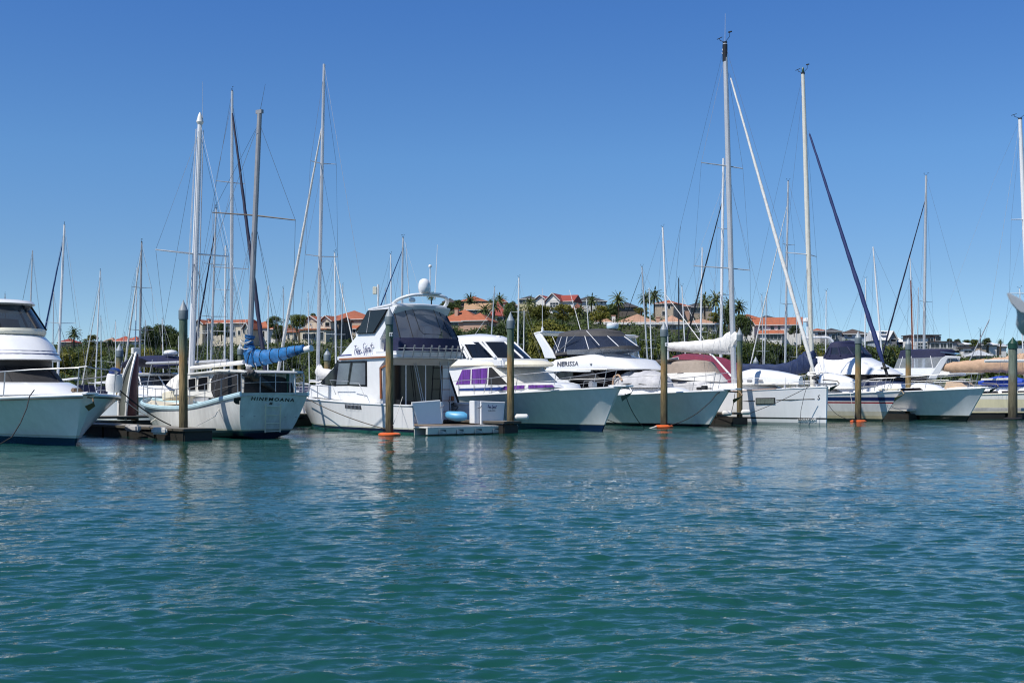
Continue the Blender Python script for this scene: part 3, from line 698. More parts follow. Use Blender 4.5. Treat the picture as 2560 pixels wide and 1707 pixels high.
def boat_c():
    f=Frame(-2.14,49.24,A_OUT); t=thing('flybridge_boat','white flybridge boat with navy canopy skirt and blue script name, stern towards us','boat',f.o,f.a)
    hm=hull_mat('flybridge_hull_green_boot',[(-1,(.015,.09,.07)),(.07,(.008,.01,.03)),(.20,(.80,.81,.83))],.22,.04)
    st=[(0,-.0,2.18,2.26,1.14,-.5,1),(1.0,1.0,2.22,2.3,1.15,-.55,1),(3.7,3.7,2.22,2.34,1.2,-.6,1),(6.4,6.4,2.08,2.3,1.28,-.65,1.05),(8.6,8.7,1.55,2.0,1.36,-.65,1.1),(10.3,10.65,.8,1.4,1.44,-.55,1.2),(11.4,12.0,.2,.65,1.5,-.4,1.1),(11.7,12.6,.02,.06,1.52,-.15,1)]
    # cockpit well: the deck is built from x=2.9 forward, bulwarks aft
    S=spline(st,46); LV=[0,.08,.2,.4,.6,.8,1]; rings=[]; e=[]
    for xw,xd,yw,yd,zs,zk,p in S:
        yw=max(yw,.012); yd=max(yd,.03); h=[(xw+(xd-xw)*s,yw+(yd-yw)*s**p,zs*s) for s in LV]
        sec=[(xw,0,zk),(xw,yw*.8,zk*.6)]+h
        rings.append([(x,-y,z) for x,y,z in reversed(sec[1:])]+[sec[0]]+[(x,y,z) for x,y,z in sec[1:]]); e.append(h[-1])
    MB().loft(rings,wrap=False,cap=(False,True)).build('hull',hm,t,smooth=40)
    dr=[]
    for (x,y,z) in e:
        if x<3.0: continue
        q=max(.02,y-.03); dr.append([(x,-q,z-.01),(x,-q*.5,z+.06),(x,0,z+.09),(x,q*.5,z+.06),(x,q,z-.01)])
    MB().loft(dr,wrap=False,cap=(True,False)).build('deck',DECK,t,smooth=40)
    mb=MB()
    for s in (-1,1): mb.tube([(x,s*y,z) for x,y,z in e],.035,8)
    mb.build('rub_rail',GEL,t)
    MB().box((.0,0,.0),(.06,4.34,.66)).build('lower_transom',GEL2,t)
    # cockpit: sole, inner bulwarks, transom gates
    MB().box((1.5,0,.30),(3.0,4.4,.06)).build('cockpit_sole',mat('teak_sole',(.26,.20,.15),.7,var=.3,scale=5),t)
    for s in (-1,1): MB().box((1.5,s*2.17,.72),(2.95,.06,.80)).box((1.5,s*2.2,1.15),(3.05,.22,.05)).build('cockpit_coaming',GEL,t,.015)
    def T(c,p,x0=-.02): return f.x(c,p,x0)
    for k,P in enumerate(([(1035,1168),(1285,1148),(1305,1352),(1088,1356)],[(1650,1158),(1862,1166),(1845,1366),(1650,1358)])):
        q=[T('c3',p) for p in P]; o=MB().poly3(q,(1,0,0),.10).build('transom_panel',GEL,t,.015)
        a,b=q[0],q[1]; MB().tube([a+Vector((.03,0,.01)),b+Vector((.03,0,.01))],.04,6).build('capping',GEL,o)
    for P in ([(1285,1155),(1308,1155),(1312,1350),(1300,1350)],[(1588,1145),(1650,1150),(1650,1356),(1590,1350)]):
        q=[T('c3',p,.12) for p in P]; MB().poly3(q,(1,0,0),.35).build('gate_post',GEL,t,.02)
    mb=MB(); 
    for p in ((1285,1207),(1622,1212)): c=T('c3',p,-.05); mb.tube([c,c+Vector((0,-.12,.02)),c+Vector((0,-.18,.1))],.022,6)
    mb.build('gate_latch',GALV,t)
    # swim platform with slotted edge
    pl=MB().box((-.5,-.02,.30),(1.0,4.5,.06)).build('swim_platform',GEL2,t,.02)
    q0=T('c3',(1110,1385),-1.0); q1=T('c3',(1895,1380),-1.0)
    k=MB().poly3([(-1.0,2.22,.28),(-1.0,-2.27,.28),(-.93,-2.22,.04),(-.93,2.18,.04)],(1,0,0),.12).build('platform_skirt',GEL2,pl)
    for c0 in (1.65,.8,-.1,-1.0,-1.75):
        mb=MB(); mb.box((-.983,c0-.14,.115),(.03,.32,.20)); bk=mb.build('drain_grille',mat('grey_slot',(.10,.13,.12),.6),k)
        mb=MB()
        for j in range(6): mb.box((-.992,c0-j*.054,.13-.008*j),(.03,.027,.17-.018*j))
        mb.build('grille_bars',mat('pale_slot_trim',(.72,.74,.72),.4),k)
    MB().box((-.45,0,.338),(.8,4.0,.012)).build('platform_mat',mat('grey_deck_mat',(.22,.22,.23),.8),pl)
    # name on the right panel
    pn=T('c3',(1705,1210),-.04); pe=T('c3',(1800,1212),-.04)
    script_name('name_lettering',t,pn,pe-pn,(0,0,1),.125,INKB,.007)
    text_mesh('port_lettering','R.N.Z.Y.S.',T('c3',(1716,1240),-.04),(0,-1,0),(0,0,1),.075,INK,t,0,1.15,.003)
    # hull side: vent, bow port, stripes
    y0=2.3
    vr=[f.y('c3',p,2.30) for p in ((440,1156),(585,1162),(588,1225),(445,1213))]
    vt=MB().poly3(vr,(0,1,0),.03).build('engine_vent',BLACK,t,.01)
    mb=MB()
    for i in range(12):
        a=vr[0].lerp(vr[1],(i+.5)/12); b=vr[3].lerp(vr[2],(i+.5)/12); mb.tube([a+Vector((0,.045,0)),b+Vector((0,.07,-.01))],.012,4)
    mb.build('vent_louvres',STEEL,vt)
    c=f.y('c3',(105,1122),1.15); MB().lathe([(.02,-.05),(.12,-.05),(.13,0),(.10,.04),(.02,.04)],c,14,Matrix.Rotation(R(-75),3,'X')@Matrix.Rotation(R(50),3,'Y')).build('hawse_port',BLACK,t)
    # saloon
    ys=1.72
    P=lambda pts,y=ys: f.xz('c3',pts,y)
    MB().slab(P([(110,1110),(125,1012),(200,1000),(215,985),(375,795),(380,770),(810,768),(745,855),(752,1175),(640,1175)]),ys).build('saloon',GEL,t,.03)
    # roof brow over the saloon + overhang over the cockpit
    # windows
    for q in ([(225,985),(335,862),(352,815),(372,805),(350,1008),(232,992)],[(372,806),(495,803),(468,1003),(352,1005)],[(505,803),(628,800),(630,1012),(472,1003)]):
        pane(t,P(q),ys,.014,GLASS,'saloon_window',BLACK,.05)
    for q in ([(385,815),(485,812),(460,1000),(362,1002)],[(512,812),(620,810),(620,1004),(482,1000)]):
        MB().slab(P(q),ys+.022,ys+.015).build('window_blind',mat('grey_blind',(.13,.155,.19),.12,coat=.6),t)
    # aft bulkhead with sliding doors (a cross plane)
    xb=f.y('c3',(752,1000),ys).x-.10
    q=[f.x('c3',p,xb) for p in ((865,795),(1255,790),(1255,1145),(865,1145))]
    MB().poly3([(xb,1.68,.35),(xb,-1.72,.35),(xb,-1.72,q[0].z+.08),(xb,1.68,q[0].z+.08)],(1,0,0),.08).build('aft_bulkhead',GEL,t)
    dz0=.62; dz1=q[0].z
    dr=MB().poly3([(xb-.02,.75+.65,dz0),(xb-.02,-1.35,dz0),(xb-.02,-1.35,dz1),(xb-.02,1.40,dz1)],(1,0,0),.015).build('sliding_door',GLASS,t)
    mb=MB()
    for y in (1.42,.55,-.45,-1.37): mb.box((xb-.035,y,(dz0+dz1)/2),(.03,.05,dz1-dz0))
    for z in (dz0,.95,dz1): mb.box((xb-.032,.02,z),(.03,2.8,.05))
    mb.build('door_frame',GEL,dr)
    MB().box((xb+.5,.6,.85),(.4,.8,.9)).build('saloon_seat',WHITEC,t,.05)
    # side wings aft of the saloon: near wing edge timber, far wing
    MB().slab(P([(748,852),(812,818),(800,840),(758,862),(765,1125),(750,1130)]),ys+.02,ys-.04).build('timber_trim',WOOD,t)
    fw=[(f.y('c3',p,-1.75)) for p in ((1245,770),(1450,770),(1340,862),(1440,1165),(1240,1165))]
    MB().slab([(q.x,q.z) for q in fw],-1.72,-1.80).build('cockpit_wing',GEL,t,.01)
    MB().slab([(q.x,q.z) for q in [f.y('c3',p,-1.70) for p in ((1340,862),(1352,860),(1452,1160),(1440,1165))]],-1.69,-1.73).build('wing_edge_trim',BLACK,t)
    # flybridge deck overhang: plan plate with rounded aft edge
    zb=f.y('c3',(640,775),ys+.1).z; zt=f.y('c3',(640,752),ys+.1).z
    def plate(x0,x1,wd,z0,z1,name,m,aft=.45):
        n=18; out=[]
        for z in (z0,z0+.02,z1-.02,z1):
            g=.05 if z in (z0,z1) else 0; ring=[]
            for i in range(n+1):
                y=-wd+2*wd*i/n; ring.append((x0-aft*(1-(y/wd)**2)+g,y*(1-g/wd),z))
            ring+= [(x1,wd-g,z),(x1,-wd+g,z)]; out.append(ring)
        return MB().loft(out).build(name,m,t,smooth=50)
    xa=f.y('c3',(905,720),1.62).x
    plate(xa+.1,f.y('c3',(375,775),ys).x,1.76,zb,zt+.06,'flybridge_deck',GEL)
    n=18; rr=[]
    for z,wd,x0 in ((zb+.02,1.60,xa+.12),(f.y('c3',(905,700),1.65).z,1.66,xa-.05)):
        rr.append([(x0-.45*(1-(y/wd)**2),y,z) for y in [ -wd+2*wd*i/n for i in range(n+1)]]+[(x0+1.6,wd,z),(x0+1.6,-wd,z)])
    MB().loft(rr).build('aft_coaming',GEL,t,smooth=50)
    zr0=zb+.05; zr1=f.y('c3',(910,690),1.65).z+.04
    # rod holders round the aft edge
    rl=MB(); wd=1.68
    top=[Vector((xa-.08-.46*(1-(y/wd)**2),y,zr1+.02)) for y in [-wd+2*wd*i/n for i in range(n+1)]]; rl.tube(top,.022,6)
    rl.tube([p+Vector((.08,0,-.34)) for p in top],.015,6); rl.build('aft_rail',STEEL,t)
    for i in range(9):
        y=1.45-2.95*i/8; x=xa-.12-.46*(1-(y/wd)**2); MB().tube([(x+.10,y,zr1-.36),(x,y,zr1),(x-.06,y,zr1+.14)],[.028,.028,.04],8).build('rod_holder',STEEL,t)
    MB().slab(P([(385,770),(812,748),(812,760),(390,784)],1.80),1.815,1.77).build('timber_rail',mat('orange_timber',(.36,.11,.03),.4,var=.2),t)
    # flybridge superstructure: long raked side
    yf=1.52
    fb=MB().slab(P([(368,772),(520,575),(516,550),(632,335),(640,325),(800,290),(872,300),(742,600),(750,690),(905,700),(905,745)],yf),lambda x,z: yf-.06*(z-3)).build('flybridge_side',GEL,t,.03)
    pane(t,P([(545,545),(640,350),(812,335),(690,540)],yf),yf+.0,.03,GLASS,'flybridge_window',BLACK,.03)
    MB().tube([f.y('c3',(628,540),yf+.04),f.y('c3',(660,350),yf+.04)],.012,5).build('window_mullion',GEL,t)
    for a,b in ((388,495),(725,812)):
        MB().slab(P([(a+6,740),(b,732),(b,742),(a,749)],yf),yf+.03,yf).build('side_stripe',INKB,t)
    o=f.y('c3',(508,745),yf+.05); e_=f.y('c3',(715,700),yf+.05)
    script_name('name_lettering',t,o,e_-o,(0,0,1),.40,INKB,.014)
    # aft enclosure: clear vinyl over navy skirt, rounded plan
    def arc(x0,wd,z,bul): return [(x0-bul*(1-(y/wd)**2),y,z) for y in [-wd+2*wd*i/24 for i in range(25)]]
    x1=xa-.05; zsk0=f.x('c3',(1000,690),x1).z; zsk1=f.x('c3',(1000,585),x1).z; ztop=f.x('c3',(1000,310),x1+1.0).z
    xt=x1+.95
    def closed(a,xf,wd): z=a[0][2]; return a+[(xf,wd,z),(xf,-wd,z)]
    MB().loft([closed(arc(x1-.02,1.56,zsk0-.1,.42),x1+1.2,1.56),closed(arc(x1+.10,1.48,zsk1,.42),x1+1.2,1.48)],cap=(False,False)).build('canopy_skirt',NAVY,t,smooth=60)
    a0=arc(x1+.10,1.47,zsk1,.42); a1=arc(xt,1.27,ztop,.36)
    MB().loft([a0,a1],wrap=False,cap=(False,False))  .build('clear_curtain',VINYLT,t,smooth=60)
    mb=MB()
    for i in (0,24): mb.tube([a0[i],a1[i]],.03,6)
    for i in (4,20): mb.tube([Vector(a0[i]).lerp(Vector(a1[i]),k) for k in (0,.5,1)],.018,6)
    U=[Vector(a0[7]).lerp(Vector(a1[7]),.97),Vector(a0[8]).lerp(Vector(a1[8]),.3),Vector(a0[9]).lerp(Vector(a1[9]),.12),Vector(a0[16]).lerp(Vector(a1[16]),.12),Vector(a0[17]).lerp(Vector(a1[17]),.25),Vector(a0[17]).lerp(Vector(a1[17]),.97)]
    mb.tube([Vector(p)+Vector((-.02,0,0)) for p in U],.012,5)
    mb.tube([Vector(p)+Vector((-.015,0,.0)) for p in a1],.025,6); mb.build('curtain_zips',BLACK,t)
    for s in (1,-1):
        P0=a0[24] if s>0 else a0[0]; P1=a1[24] if s>0 else a1[0]
        q=[Vector(P0),Vector(P1),Vector((xt+.25,s*1.3,ztop)),Vector((x1+1.1,s*1.44,zsk1))]
        MB().poly3(q,(0,1,0),.008).build('side_curtain',VINYLD,t)
    # seats and helm inside
    MB().box((x1+1.0,-.4,zsk1+.1),(.5,.5,.9)).box((x1+1.3,.6,zsk1),(.5,.55,.8)).build('helm_seat',GEL2,t,.06)
    MB().box((x1+2.1,0,zsk0+.35),(.6,2.4,.9)).build('helm_console',GEL2,t,.05)
    # hardtop with targa hoop
    rt=f.y('c3',(640,322),1.42)
    n=18; rr=[]
    xF=rt.x
    for z,g in ((0,.06),(.04,0),(.10,.0),(.14,.10)):
        a=[(xt-.10-.40*(1-(y/1.42)**2)+g,y*(1-g/1.42),ztop-.02+z) for y in [-1.42+2.84*i/n for i in range(n+1)]]
        rr.append(a+[(xF-g,1.4-g,rt.z-.12+z),(xF-g,-1.4+g,rt.z-.12+z)])
    ht=MB().loft(rr).build('hardtop',GEL,t,smooth=45)
    hp=[f.y('c3',p,1.2) for p in ((870,300),(930,258),(1010,243))]
    xs=hp[0].x; hz=ztop+.40
    arch=[Vector((xs-.0,1.24,ztop+.08)),Vector((xs-.35,1.18,ztop+.26)),Vector((xs-.75,0.9,hz)),Vector((xs-.85,.4,hz+.06)),Vector((xs-.85,-.4,hz+.06)),Vector((xs-.75,-0.9,hz)),Vector((xs-.45,-1.22,ztop+.26)),Vector((xs-.25,-1.24,ztop+.08))]
    MB().tube([Vector(q) for q in spline(arch,30)],.085,8,sq=.8).build('targa_hoop',GEL,ht,smooth=60)
    MB().box((xs-.85,-.2,hz+.12),(.5,.5,.06)).build('dome_plinth',GEL,ht)
    dm=f.x('c3',(1143,230),xs-.85)
    radome(ht,(xs-.85,dm.y,hz+.14),.25,.60,GEL,'satellite_dome')
    MB().tube([(xs-.8,dm.y-.33,hz),(xs-.8,dm.y-.33,hz+1.25)],.022,6).lathe([(.07,-.05),(.08,0),(.05,.05)],(xs-.8,dm.y-.33,hz+1.28),10).build('anchor_light',ALUW,ht)
    a=f.x('c3',(1236,242),xs-.6); b=f.x('m3',(704,210),xs-.6); whip(ht,a,b,.02)
    a=f.x('c3',(1012,262),xs-.6); b=f.x('m3',(383,190),xs-.6); whip(ht,a,b,.018)
    radome(ht,f.x('c3',(1035,245),xs-.7)+Vector((0,0,-.1)),.14,.18,GEL,'gps_puck')
    # bow rail, ladder, engine box
    p=deck_line(e,6.5,12.4,6,1,.1); railing(t,p,.62,(0,1,2,3,4,5),.018,False,-.0)
    p=deck_line(e,6.5,12.4,6,-1,.1); railing(t,p,.62,(0,1,2,3,4,5),.018,False,-.0)
    for a,b,c_ in (((355,1090),(303,962),(470,975)),((615,1118),(562,992),(480,990))):
        MB().tube([f.y('c3',a,2.1),f.y('c3',b,2.1),f.y('c3',c_,2.05)],.018,6).build('grab_rail',STEEL,t)
    lad=MB(); yl=-1.05
    A0,A1=Vector((xb-.5,yl,.45)),Vector((xb-.25,yl,zb)); B0,B1=A0+Vector((0,-.42,0)),A1+Vector((0,-.42,0))
    lad.tube([A0,A1],.022,6).tube([B0,B1],.022,6)
    ld=lad.build('flybridge_ladder',STEEL,t); mb=MB()
    for k in (.15,.33,.51,.69,.87): 
        c=(A0.lerp(A1,k)+B0.lerp(B1,k))/2; mb.box(c,(.12,.42,.03))
    mb.build('ladder_treads',WOOD,ld)
    MB().tube([(xb-.15,.25,zb),(xb-.35,-.2,.62)],.018,6).tube([(xb-.15,.15,zb),(xb-.35,-.3,.62)],.018,6).build('boarding_poles',STEEL,t)
    ob=f.y('c3',(1385,1125),-1.65); MB().box(ob,(.22,.12,.20)).build('outlet_box',WOOD,t,.01)
    MB().tube([Vector(q) for q in spline([f.y('c3',p,-1.6) for p in ((1360,1150),(1385,1180),(1410,1160),(1405,1190),(1445,1200),(1420,1230),(1440,1245))],30)],.016,5).build('power_lead',BLACK,t)
    rm=f.y('c3',(1315,800),-1.6); radome(t,rm+Vector((0,.1,-.1)),.1,.2,GEL,'deck_floodlight')
    return f,e
FC,EC = boat_c()
kp=FC.x('c3',(1430,1345),.55); ks=spline([(*q,a,b) for q,a,b in zip([FC.x('c3',p,x) for p,x in (((1330,1270),1.1),((1350,1278),.9),((1420,1290),.6),((1490,1290),.35),((1525,1290),.2))],[.05,.15,.20,.19,.11],[.05,.16,.22,.2,.1])],16)
mbk=MB(); rr=[]
for q in ks:
    p=FC.wor(q[:3]); d=FC.rot@Vector((-.6,-.8,0)); a=Vector((0,0,1)); s=d.cross(a).normalized()
    rr.append([p+s*(q[4]*math.cos(u))+a*(q[3]*(math.sin(u) if math.sin(u)>-.6 else -.6+.3*(math.sin(u)+.6))*(1.15 if abs(math.sin(u))>.9 else 1)) for u in np.linspace(0,2*math.pi,17)[:-1]])
kay=mbk.loft(rr).build('plastic_float',KAYAK,smooth=50); props(kay,'sky blue plastic float lying on the open stern of the flybridge boat','float')
# ---------------------------------------------------------------- boat: cruiser with purple curtains, bow to us (D)
def boat_d():
    f=Frame(3.87,52.5,A_IN); t=thing('motor_cruiser','white motor cruiser with purple curtains and blue side stripe','boat',f.o,f.a)
    hm=hull_mat('purple_curtain_hull',[(-1,(.006,.02,.07)),(.24,(.76,.77,.76))],.22)
    st=[(-13,-13.2,1.9,2.1,1.3,-.5,1),(-9,-9,1.75,2.25,1.42,-.6,1.1),(-6,-5.9,1.35,2.25,1.52,-.6,1.1),(-3.4,-3.1,.85,2.0,1.64,-.6,1.15),(-1.5,-.9,.42,1.4,1.75,-.5,1.15),(-.4,.45,.13,.65,1.82,-.35,1.1),(0,1.06,.02,.07,1.86,-.1,1)]
    e=hull(t,st,hm,44,GEL,DECK,.035)
    P=lambda pts,y=-1.6: f.xz('c4',pts,y)
    # saloon with raked side panes
    MB().slab(P([(60,1050),(70,765),(560,765),(738,948),(740,1060)]),1.6).build('saloon',GEL,t,.04)
    for q in ([(235,945),(300,800),(380,797),(375,940)],[(388,940),(394,795),(546,783),(540,937)]):
        pane(t,P(q),-1.6,.015,PURPLE,'saloon_window',GEL2,.035)
    pane(t,P([(552,945),(562,782),(582,782),(735,942)]),-1.6,.014,MESHC,'side_screen',BLACK,.02)
    a=P([(738,948)])[0]; b=P([(560,765)])[0]
    facepane(t,a,b,-1.5,1.5,WHITEC,'windscreen_cover',.03)
    # low foredeck trunk with slim purple lights
    tr=[(-7,1.62,0),]
    z=lambda x: edge_at(e,x)[1]
    band(t,'foredeck_trunk',GEL,[(-1.7,-7.5,1.5,z(-1.7)+.0,z(-7)+.05,2.6),(-1.9,-7.5,1.46,z(-1.7)+.30,z(-7)+.40,2.6),(-2.3,-7.5,1.3,z(-1.7)+.38,z(-7)+.50,2.6)],bevel=.02)
    for q in ([(658,1005),(712,960),(908,952),(905,985)],[(946,983),(948,950),(1180,947),(1203,970)]): pane(t,P(q,-1.72),-1.72,.02,PURPLE,'trunk_window',GEL2,.02)
    MB().slab(P([(640,1040),(640,985),(720,955),(1180,945),(1215,975),(1000,1010)],-1.7),-1.70,-1.2).build('trunk_side',GEL,t,.02)
    MB().slab(P([(265,1005),(268,985),(690,970),(660,1003)],-1.9),-1.92,-1.6).build('blue_side_stripe',BLUEP,t)
    MB().slab(P([(60,1075),(60,960),(640,960),(660,1045)],-1.9),-1.9,-1.7).build('side_bulwark',GEL,t,.02)
    # brow over the windscreen (flybridge overhang)
    x0=f.y('c4',(590,770),-1.6).x; zb=f.y('c4',(590,768),-1.6).z; xt=f.y('c4',(1150,785),0).x
    band(t,'flybridge_brow',CREAM,[(xt-.32,-9.5,1.7,zb-.0,zb,2.4),(xt-.2,-9.5,1.76,zb+.08,zb+.06,2.4),(xt-.4,-9.5,1.7,zb+.20,zb+.16,2.6),(xt-1.0,-9.5,1.5,zb+.30,zb+.24,2.6)],smooth=50)
    # upper helm
    U=lambda pts: f.xz('c4',pts,-1.4)
    MB().slab(U([(60,775),(110,690),(610,682),(690,690),(700,775)]),1.45).build('flybridge_body',GEL,t,.08)
    x1=f.y('c4',(890,712),0).x; zc=U([(610,684)])[0][1]
    band(t,'flybridge_front',GEL,[(x1+.25,-9,1.5,zb+.2,zb+.2,2.4),(x1+.05,-9,1.47,zc-.05,zc-.02,2.4),(x1-.1,-9,1.42,zc,zc,2.4)],bevel=.02)
    g0=(x1-.02,-9.2,1.42,zc,zc,2.6); zt=U([(470,522)])[0][1]; g1=(x1-1.35,-9.2,1.30,zt,zt,2.6)
    band(t,'helm_glazing',GLASS,[g0,g1],cap=(False,False)); mullions(t,'window_post',GEL,g0,g1,(-84,-79,-38,0,38,79,84),.05,.02)
    # posts raked like the photo on the near side
    for a,b in (((380,690),(290,525)),((620,682),(465,525)),((350,690),(262,525))):
        A,B=f.y('c4',a,-1.44),f.y('c4',b,-1.34); MB().tube([A,B],.06,6).build('window_post',GEL,t)
    rz=zt; rx=f.y('c4',(735,560),-.2).x
    rf=band(t,'helm_roof',GEL,[(rx-.5,-9.6,1.42,rz-.16,rz-.10,2.3),(rx-.35,-9.7,1.5,rz-.12,rz-.06,2.3),(rx-.5,-9.7,1.47,rz-.02,rz+.02,2.3)],smooth=50)
    dome(rf,'roof_crown',GEL,(rx-.5,-9.7,1.46,rz-.02,rz+.02,2.3),.42)
    MB().box((rx-3.0,.2,rz+.27),(.7,.5,.05)).build('roof_hatch',GEL2,rf,.01)
    for p in ((545,480),(650,480),(440,490)): radome(rf,f.y('c4',p,0)+Vector((0,0,-.12)),.13,.2,GEL,'roof_fitting')
    MB().box((x1-2.2,0,zc+.25),(.6,1.6,.6)).build('helm_console',DGREYC,t,.05)
    # rails, windlass, anchor
    pts=[f.y('c4',p,-1.95) for p in ((230,1030),(410,1025),(580,1020))]
    mb=MB(); tp=[f.y('c4',p,-1.95) for p in ((150,920),(235,912),(400,895),(575,885),(700,870))]; mb.tube(tp,.016,6)
    for u in (262,412,580): mb.tube([f.y('c4',(u,1055),-1.95),f.y('c4',(u,900-(u-262)*.06),-1.95)],.015,6)
    mb.build('side_rail',STEEL,t)
    for s in (-1,1):
        p=deck_line(e,-5.6,.55,7,s,.12); railing(t,p,.8,(0,2,4,6) if s<0 else (1,3,5),.018,True,.22,dip=[.72,.78,.8,.82,.84,.85,.8],name='bow_rail')
    q=f.y('c4',(1890,955),0); MB().box((q.x-.25,0,q.z-.02),(1.1,.5,.09)).build('bowsprit',GEL,t,.03)
    anchor(t,(q.x+.25,0,q.z-.15),1.0,GALV); MB().box((-.6,.0,1.98),(.3,.28,.24)).lathe([(.1,0),(.12,.2),(.05,.25)],(-.9,.2,1.9),10).build('windlass',STEEL,t,.03)
    return f,e
FD,ED=boat_d()
# ---------------------------------------------------------------- boat: cruiser with silver name, bow to us (E)
def boat_e():
    f=Frame(9.28,58.0,A_IN); t=thing('motor_cruiser','white motor cruiser with silver name, slanting arch and dark flybridge canopy','boat',f.o,f.a)
    hm=hull_mat('silver_name_hull',[(-1,(.006,.01,.02)),(.10,(.78,.79,.78))],.2)
    st=[(-13,-13.2,2.05,2.25,1.25,-.5,1),(-9,-9,2.0,2.4,1.36,-.6,1),(-6.3,-6.2,1.75,2.4,1.44,-.6,1.1),(-3.6,-3.2,1.05,2.15,1.53,-.6,1.2),(-1.6,-.8,.48,1.5,1.63,-.5,1.2),(-.4,.55,.14,.7,1.69,-.35,1.1),(0,1.32,.02,.07,1.73,-.1,1)]
    e=hull(t,st,hm,44,GEL,DECK,.035)
    zf=lambda p,y=-1.75: f.y('c5',p,y).z
    # foredeck and saloon
    z=lambda x: edge_at(e,x)[1]
    band(t,'foredeck_trunk',GEL,[(-1.2,-8,1.6,z(-1.2),z(-6)+.05,2.3),(-1.6,-8,1.5,z(-1.2)+.22,z(-6)+.3,2.3),(-2.4,-8,1.3,z(-1.2)+.3,z(-6)+.4,2.3)],smooth=50)
    zw0=zf((440,940)); zw1=zf((440,818)); xw=f.y('c5',(1215,800),0).x
    MB().slab(f.xz('c5',[(60,1000),(60,800),(300,800),(400,905),(420,1000)],-1.8),1.8).build('saloon',GEL,t,.03)
    band(t,'saloon_windscreen',GLASSB,[(xw-.45,-9.5,1.74,zw0-.15,zw0-.1,3.0),(xw-.75,-9.5,1.70,zw1+.03,zw1,3.0)],cap=(False,False))
    pane(t,f.xz('c5',[(258,832),(440,826),(440,895),(320,893)],-1.82),-1.82,.014,GLASS,'saloon_window',BLACK,.02)
    MB().slab(f.xz('c5',[(395,900),(620,805),(780,940)],-1.80),-1.83,-1.79).build('windscreen_cover',MESHC,t)
    # flybridge body
    zb=zf((400,806)); zs=zf((560,645)); zr=zf((150,715))
    xf=f.y('c5',(1215,795),0).x; xm=f.y('c5',(890,640),0).x
    fb=band(t,'flybridge',GEL,[(xf-.25,-9.6,1.72,zb-.03,zb-.03,3.6),(xf,-9.7,1.86,zb+.03,zb+.03,3.6),(xf-.22,-9.6,1.85,zb+.14,zb+.14,4.0),(xf-.75,-9.4,1.80,zb+.50,zb+.45,4.4),(xm+.2,-9.2,1.74,zs-.12,zr-.05,4.2),(xm-.1,-9.1,1.68,zs+.02,zr+.04,3.8)],smooth=50)
    MB().slab(f.xz('c5',[(112,800),(618,803),(612,820),(520,822),(112,812)],-1.88),-1.885,-1.84).build('side_moulding',GEL,fb,.008)
    a=f.y('c5',(284,762),-1.86); b=f.y('c5',(486,755),-1.86)
    yy=-1.815
    text_mesh('name_lettering','NERISSA',(a.x,-1.865,a.z-.02),(1,.03,0),(0,.10,1),.34,INKG,t,0,1.05,.015,bold=.006,width=(b-a).length)
    MB().lathe([(.01,-.03),(.07,-.03),(.07,.0),(.03,.05),(.01,.06)],f.y('c5',(615,742),-1.80),10,Matrix.Rotation(R(90),3,'X')).build('fuel_vent',STEEL,t)
    # slanting arch
    L=f.xz('c5',[(52,440),(110,424),(140,470),(232,610),(268,690),(165,690),(130,590)],-1.7)
    for s in (-1,1):
        MB().slab(L,s*1.72,s*1.60).build('arch_leg',GEL,t,.03)
    q0,q1=f.y('c5',(60,440),-1.7),f.y('c5',(112,424),-1.7)
    bar=[(q0.x,q0.z-.02),(q1.x+.25,q1.z+.03),(q1.x+.25,q1.z-.07),(q0.x+.06,q0.z-.14)]
    ar=MB().slab(bar,1.72).build('arch_top',GEL,t,.03)
    whip(ar,f.y('c5',(141,425),-1.4),f.y('m3',(1768,650),-1.4),.02)
    MB().lathe([(.05,0),(.06,.2),(.03,.3)],f.y('c5',(141,425),-1.4)+Vector((0,0,-.05)),8).build('aerial_base',GEL,ar)
    qb=f.y('c5',(420,412),1.2); whip(ar,Vector((q1.x,1.3,q1.z)),f.y('m3',(2042,670),1.3),.02)
    # canopy
    zc0=zf((225,650),-1.6); zc1=zf((700,570),-1.6); zt0=zf((290,460),-1.4); 
    xr=f.y('c5',(215,650),-1.6).x; xc=f.y('c5',(1035,600),0).x; xt=f.y('c5',(905,450),0).x; xtr=f.y('c5',(295,460),-1.4).x
    c0=(xc,xr,1.58,zc1,zc0,2.6); c1=(xt-.25,xtr,1.38,zt0+.02,zt0,2.6); cm=(xt-.05,xtr-.02,1.42,zt0-.14,zt0-.10,2.6)
    band(t,'canopy_windows',VINYLD,[c0,cm],cap=(False,False))
    band(t,'canopy_skirt',DGREYC,[(xc+.06,xr,1.63,zc1-.14,zc0-.10,2.6),(xc+.01,xr,1.60,zc1+.04,zc0+.03,2.6)],cap=(False,False))
    band(t,'flybridge_screen',VINYL,[(xm+.02,xm-2.2,1.6,zs-.02,zs,2.5),(xc+.05,xm-2.2,1.62,zc1-.12,zc1-.12,2.5)],cap=(False,False))
    tp=band(t,'canopy_top',DGREYC,[cm,c1],cap=(False,False)); dome(t,'canopy_roof',DGREYC,c1,.30)
    mullions(t,'canopy_frame',ALUW,c0,cm,(-86,-80,-58,-22,10,38),.022,.012)
    mb=MB()
    for a,b in (((240,475),(305,620)),((300,620),(465,465)),((575,420),(700,560))): mb.tube([f.y('c5',a,-1.55),f.y('c5',b,-1.6)],.02,6)
    h=[Vector(q) for q in spline([f.y('c5',p,.3) for p in ((735,480),(740,455),(770,450),(850,510),(900,560))],20)]; mb.tube(h,.018,5); mb.build('canopy_struts',STEEL,t)
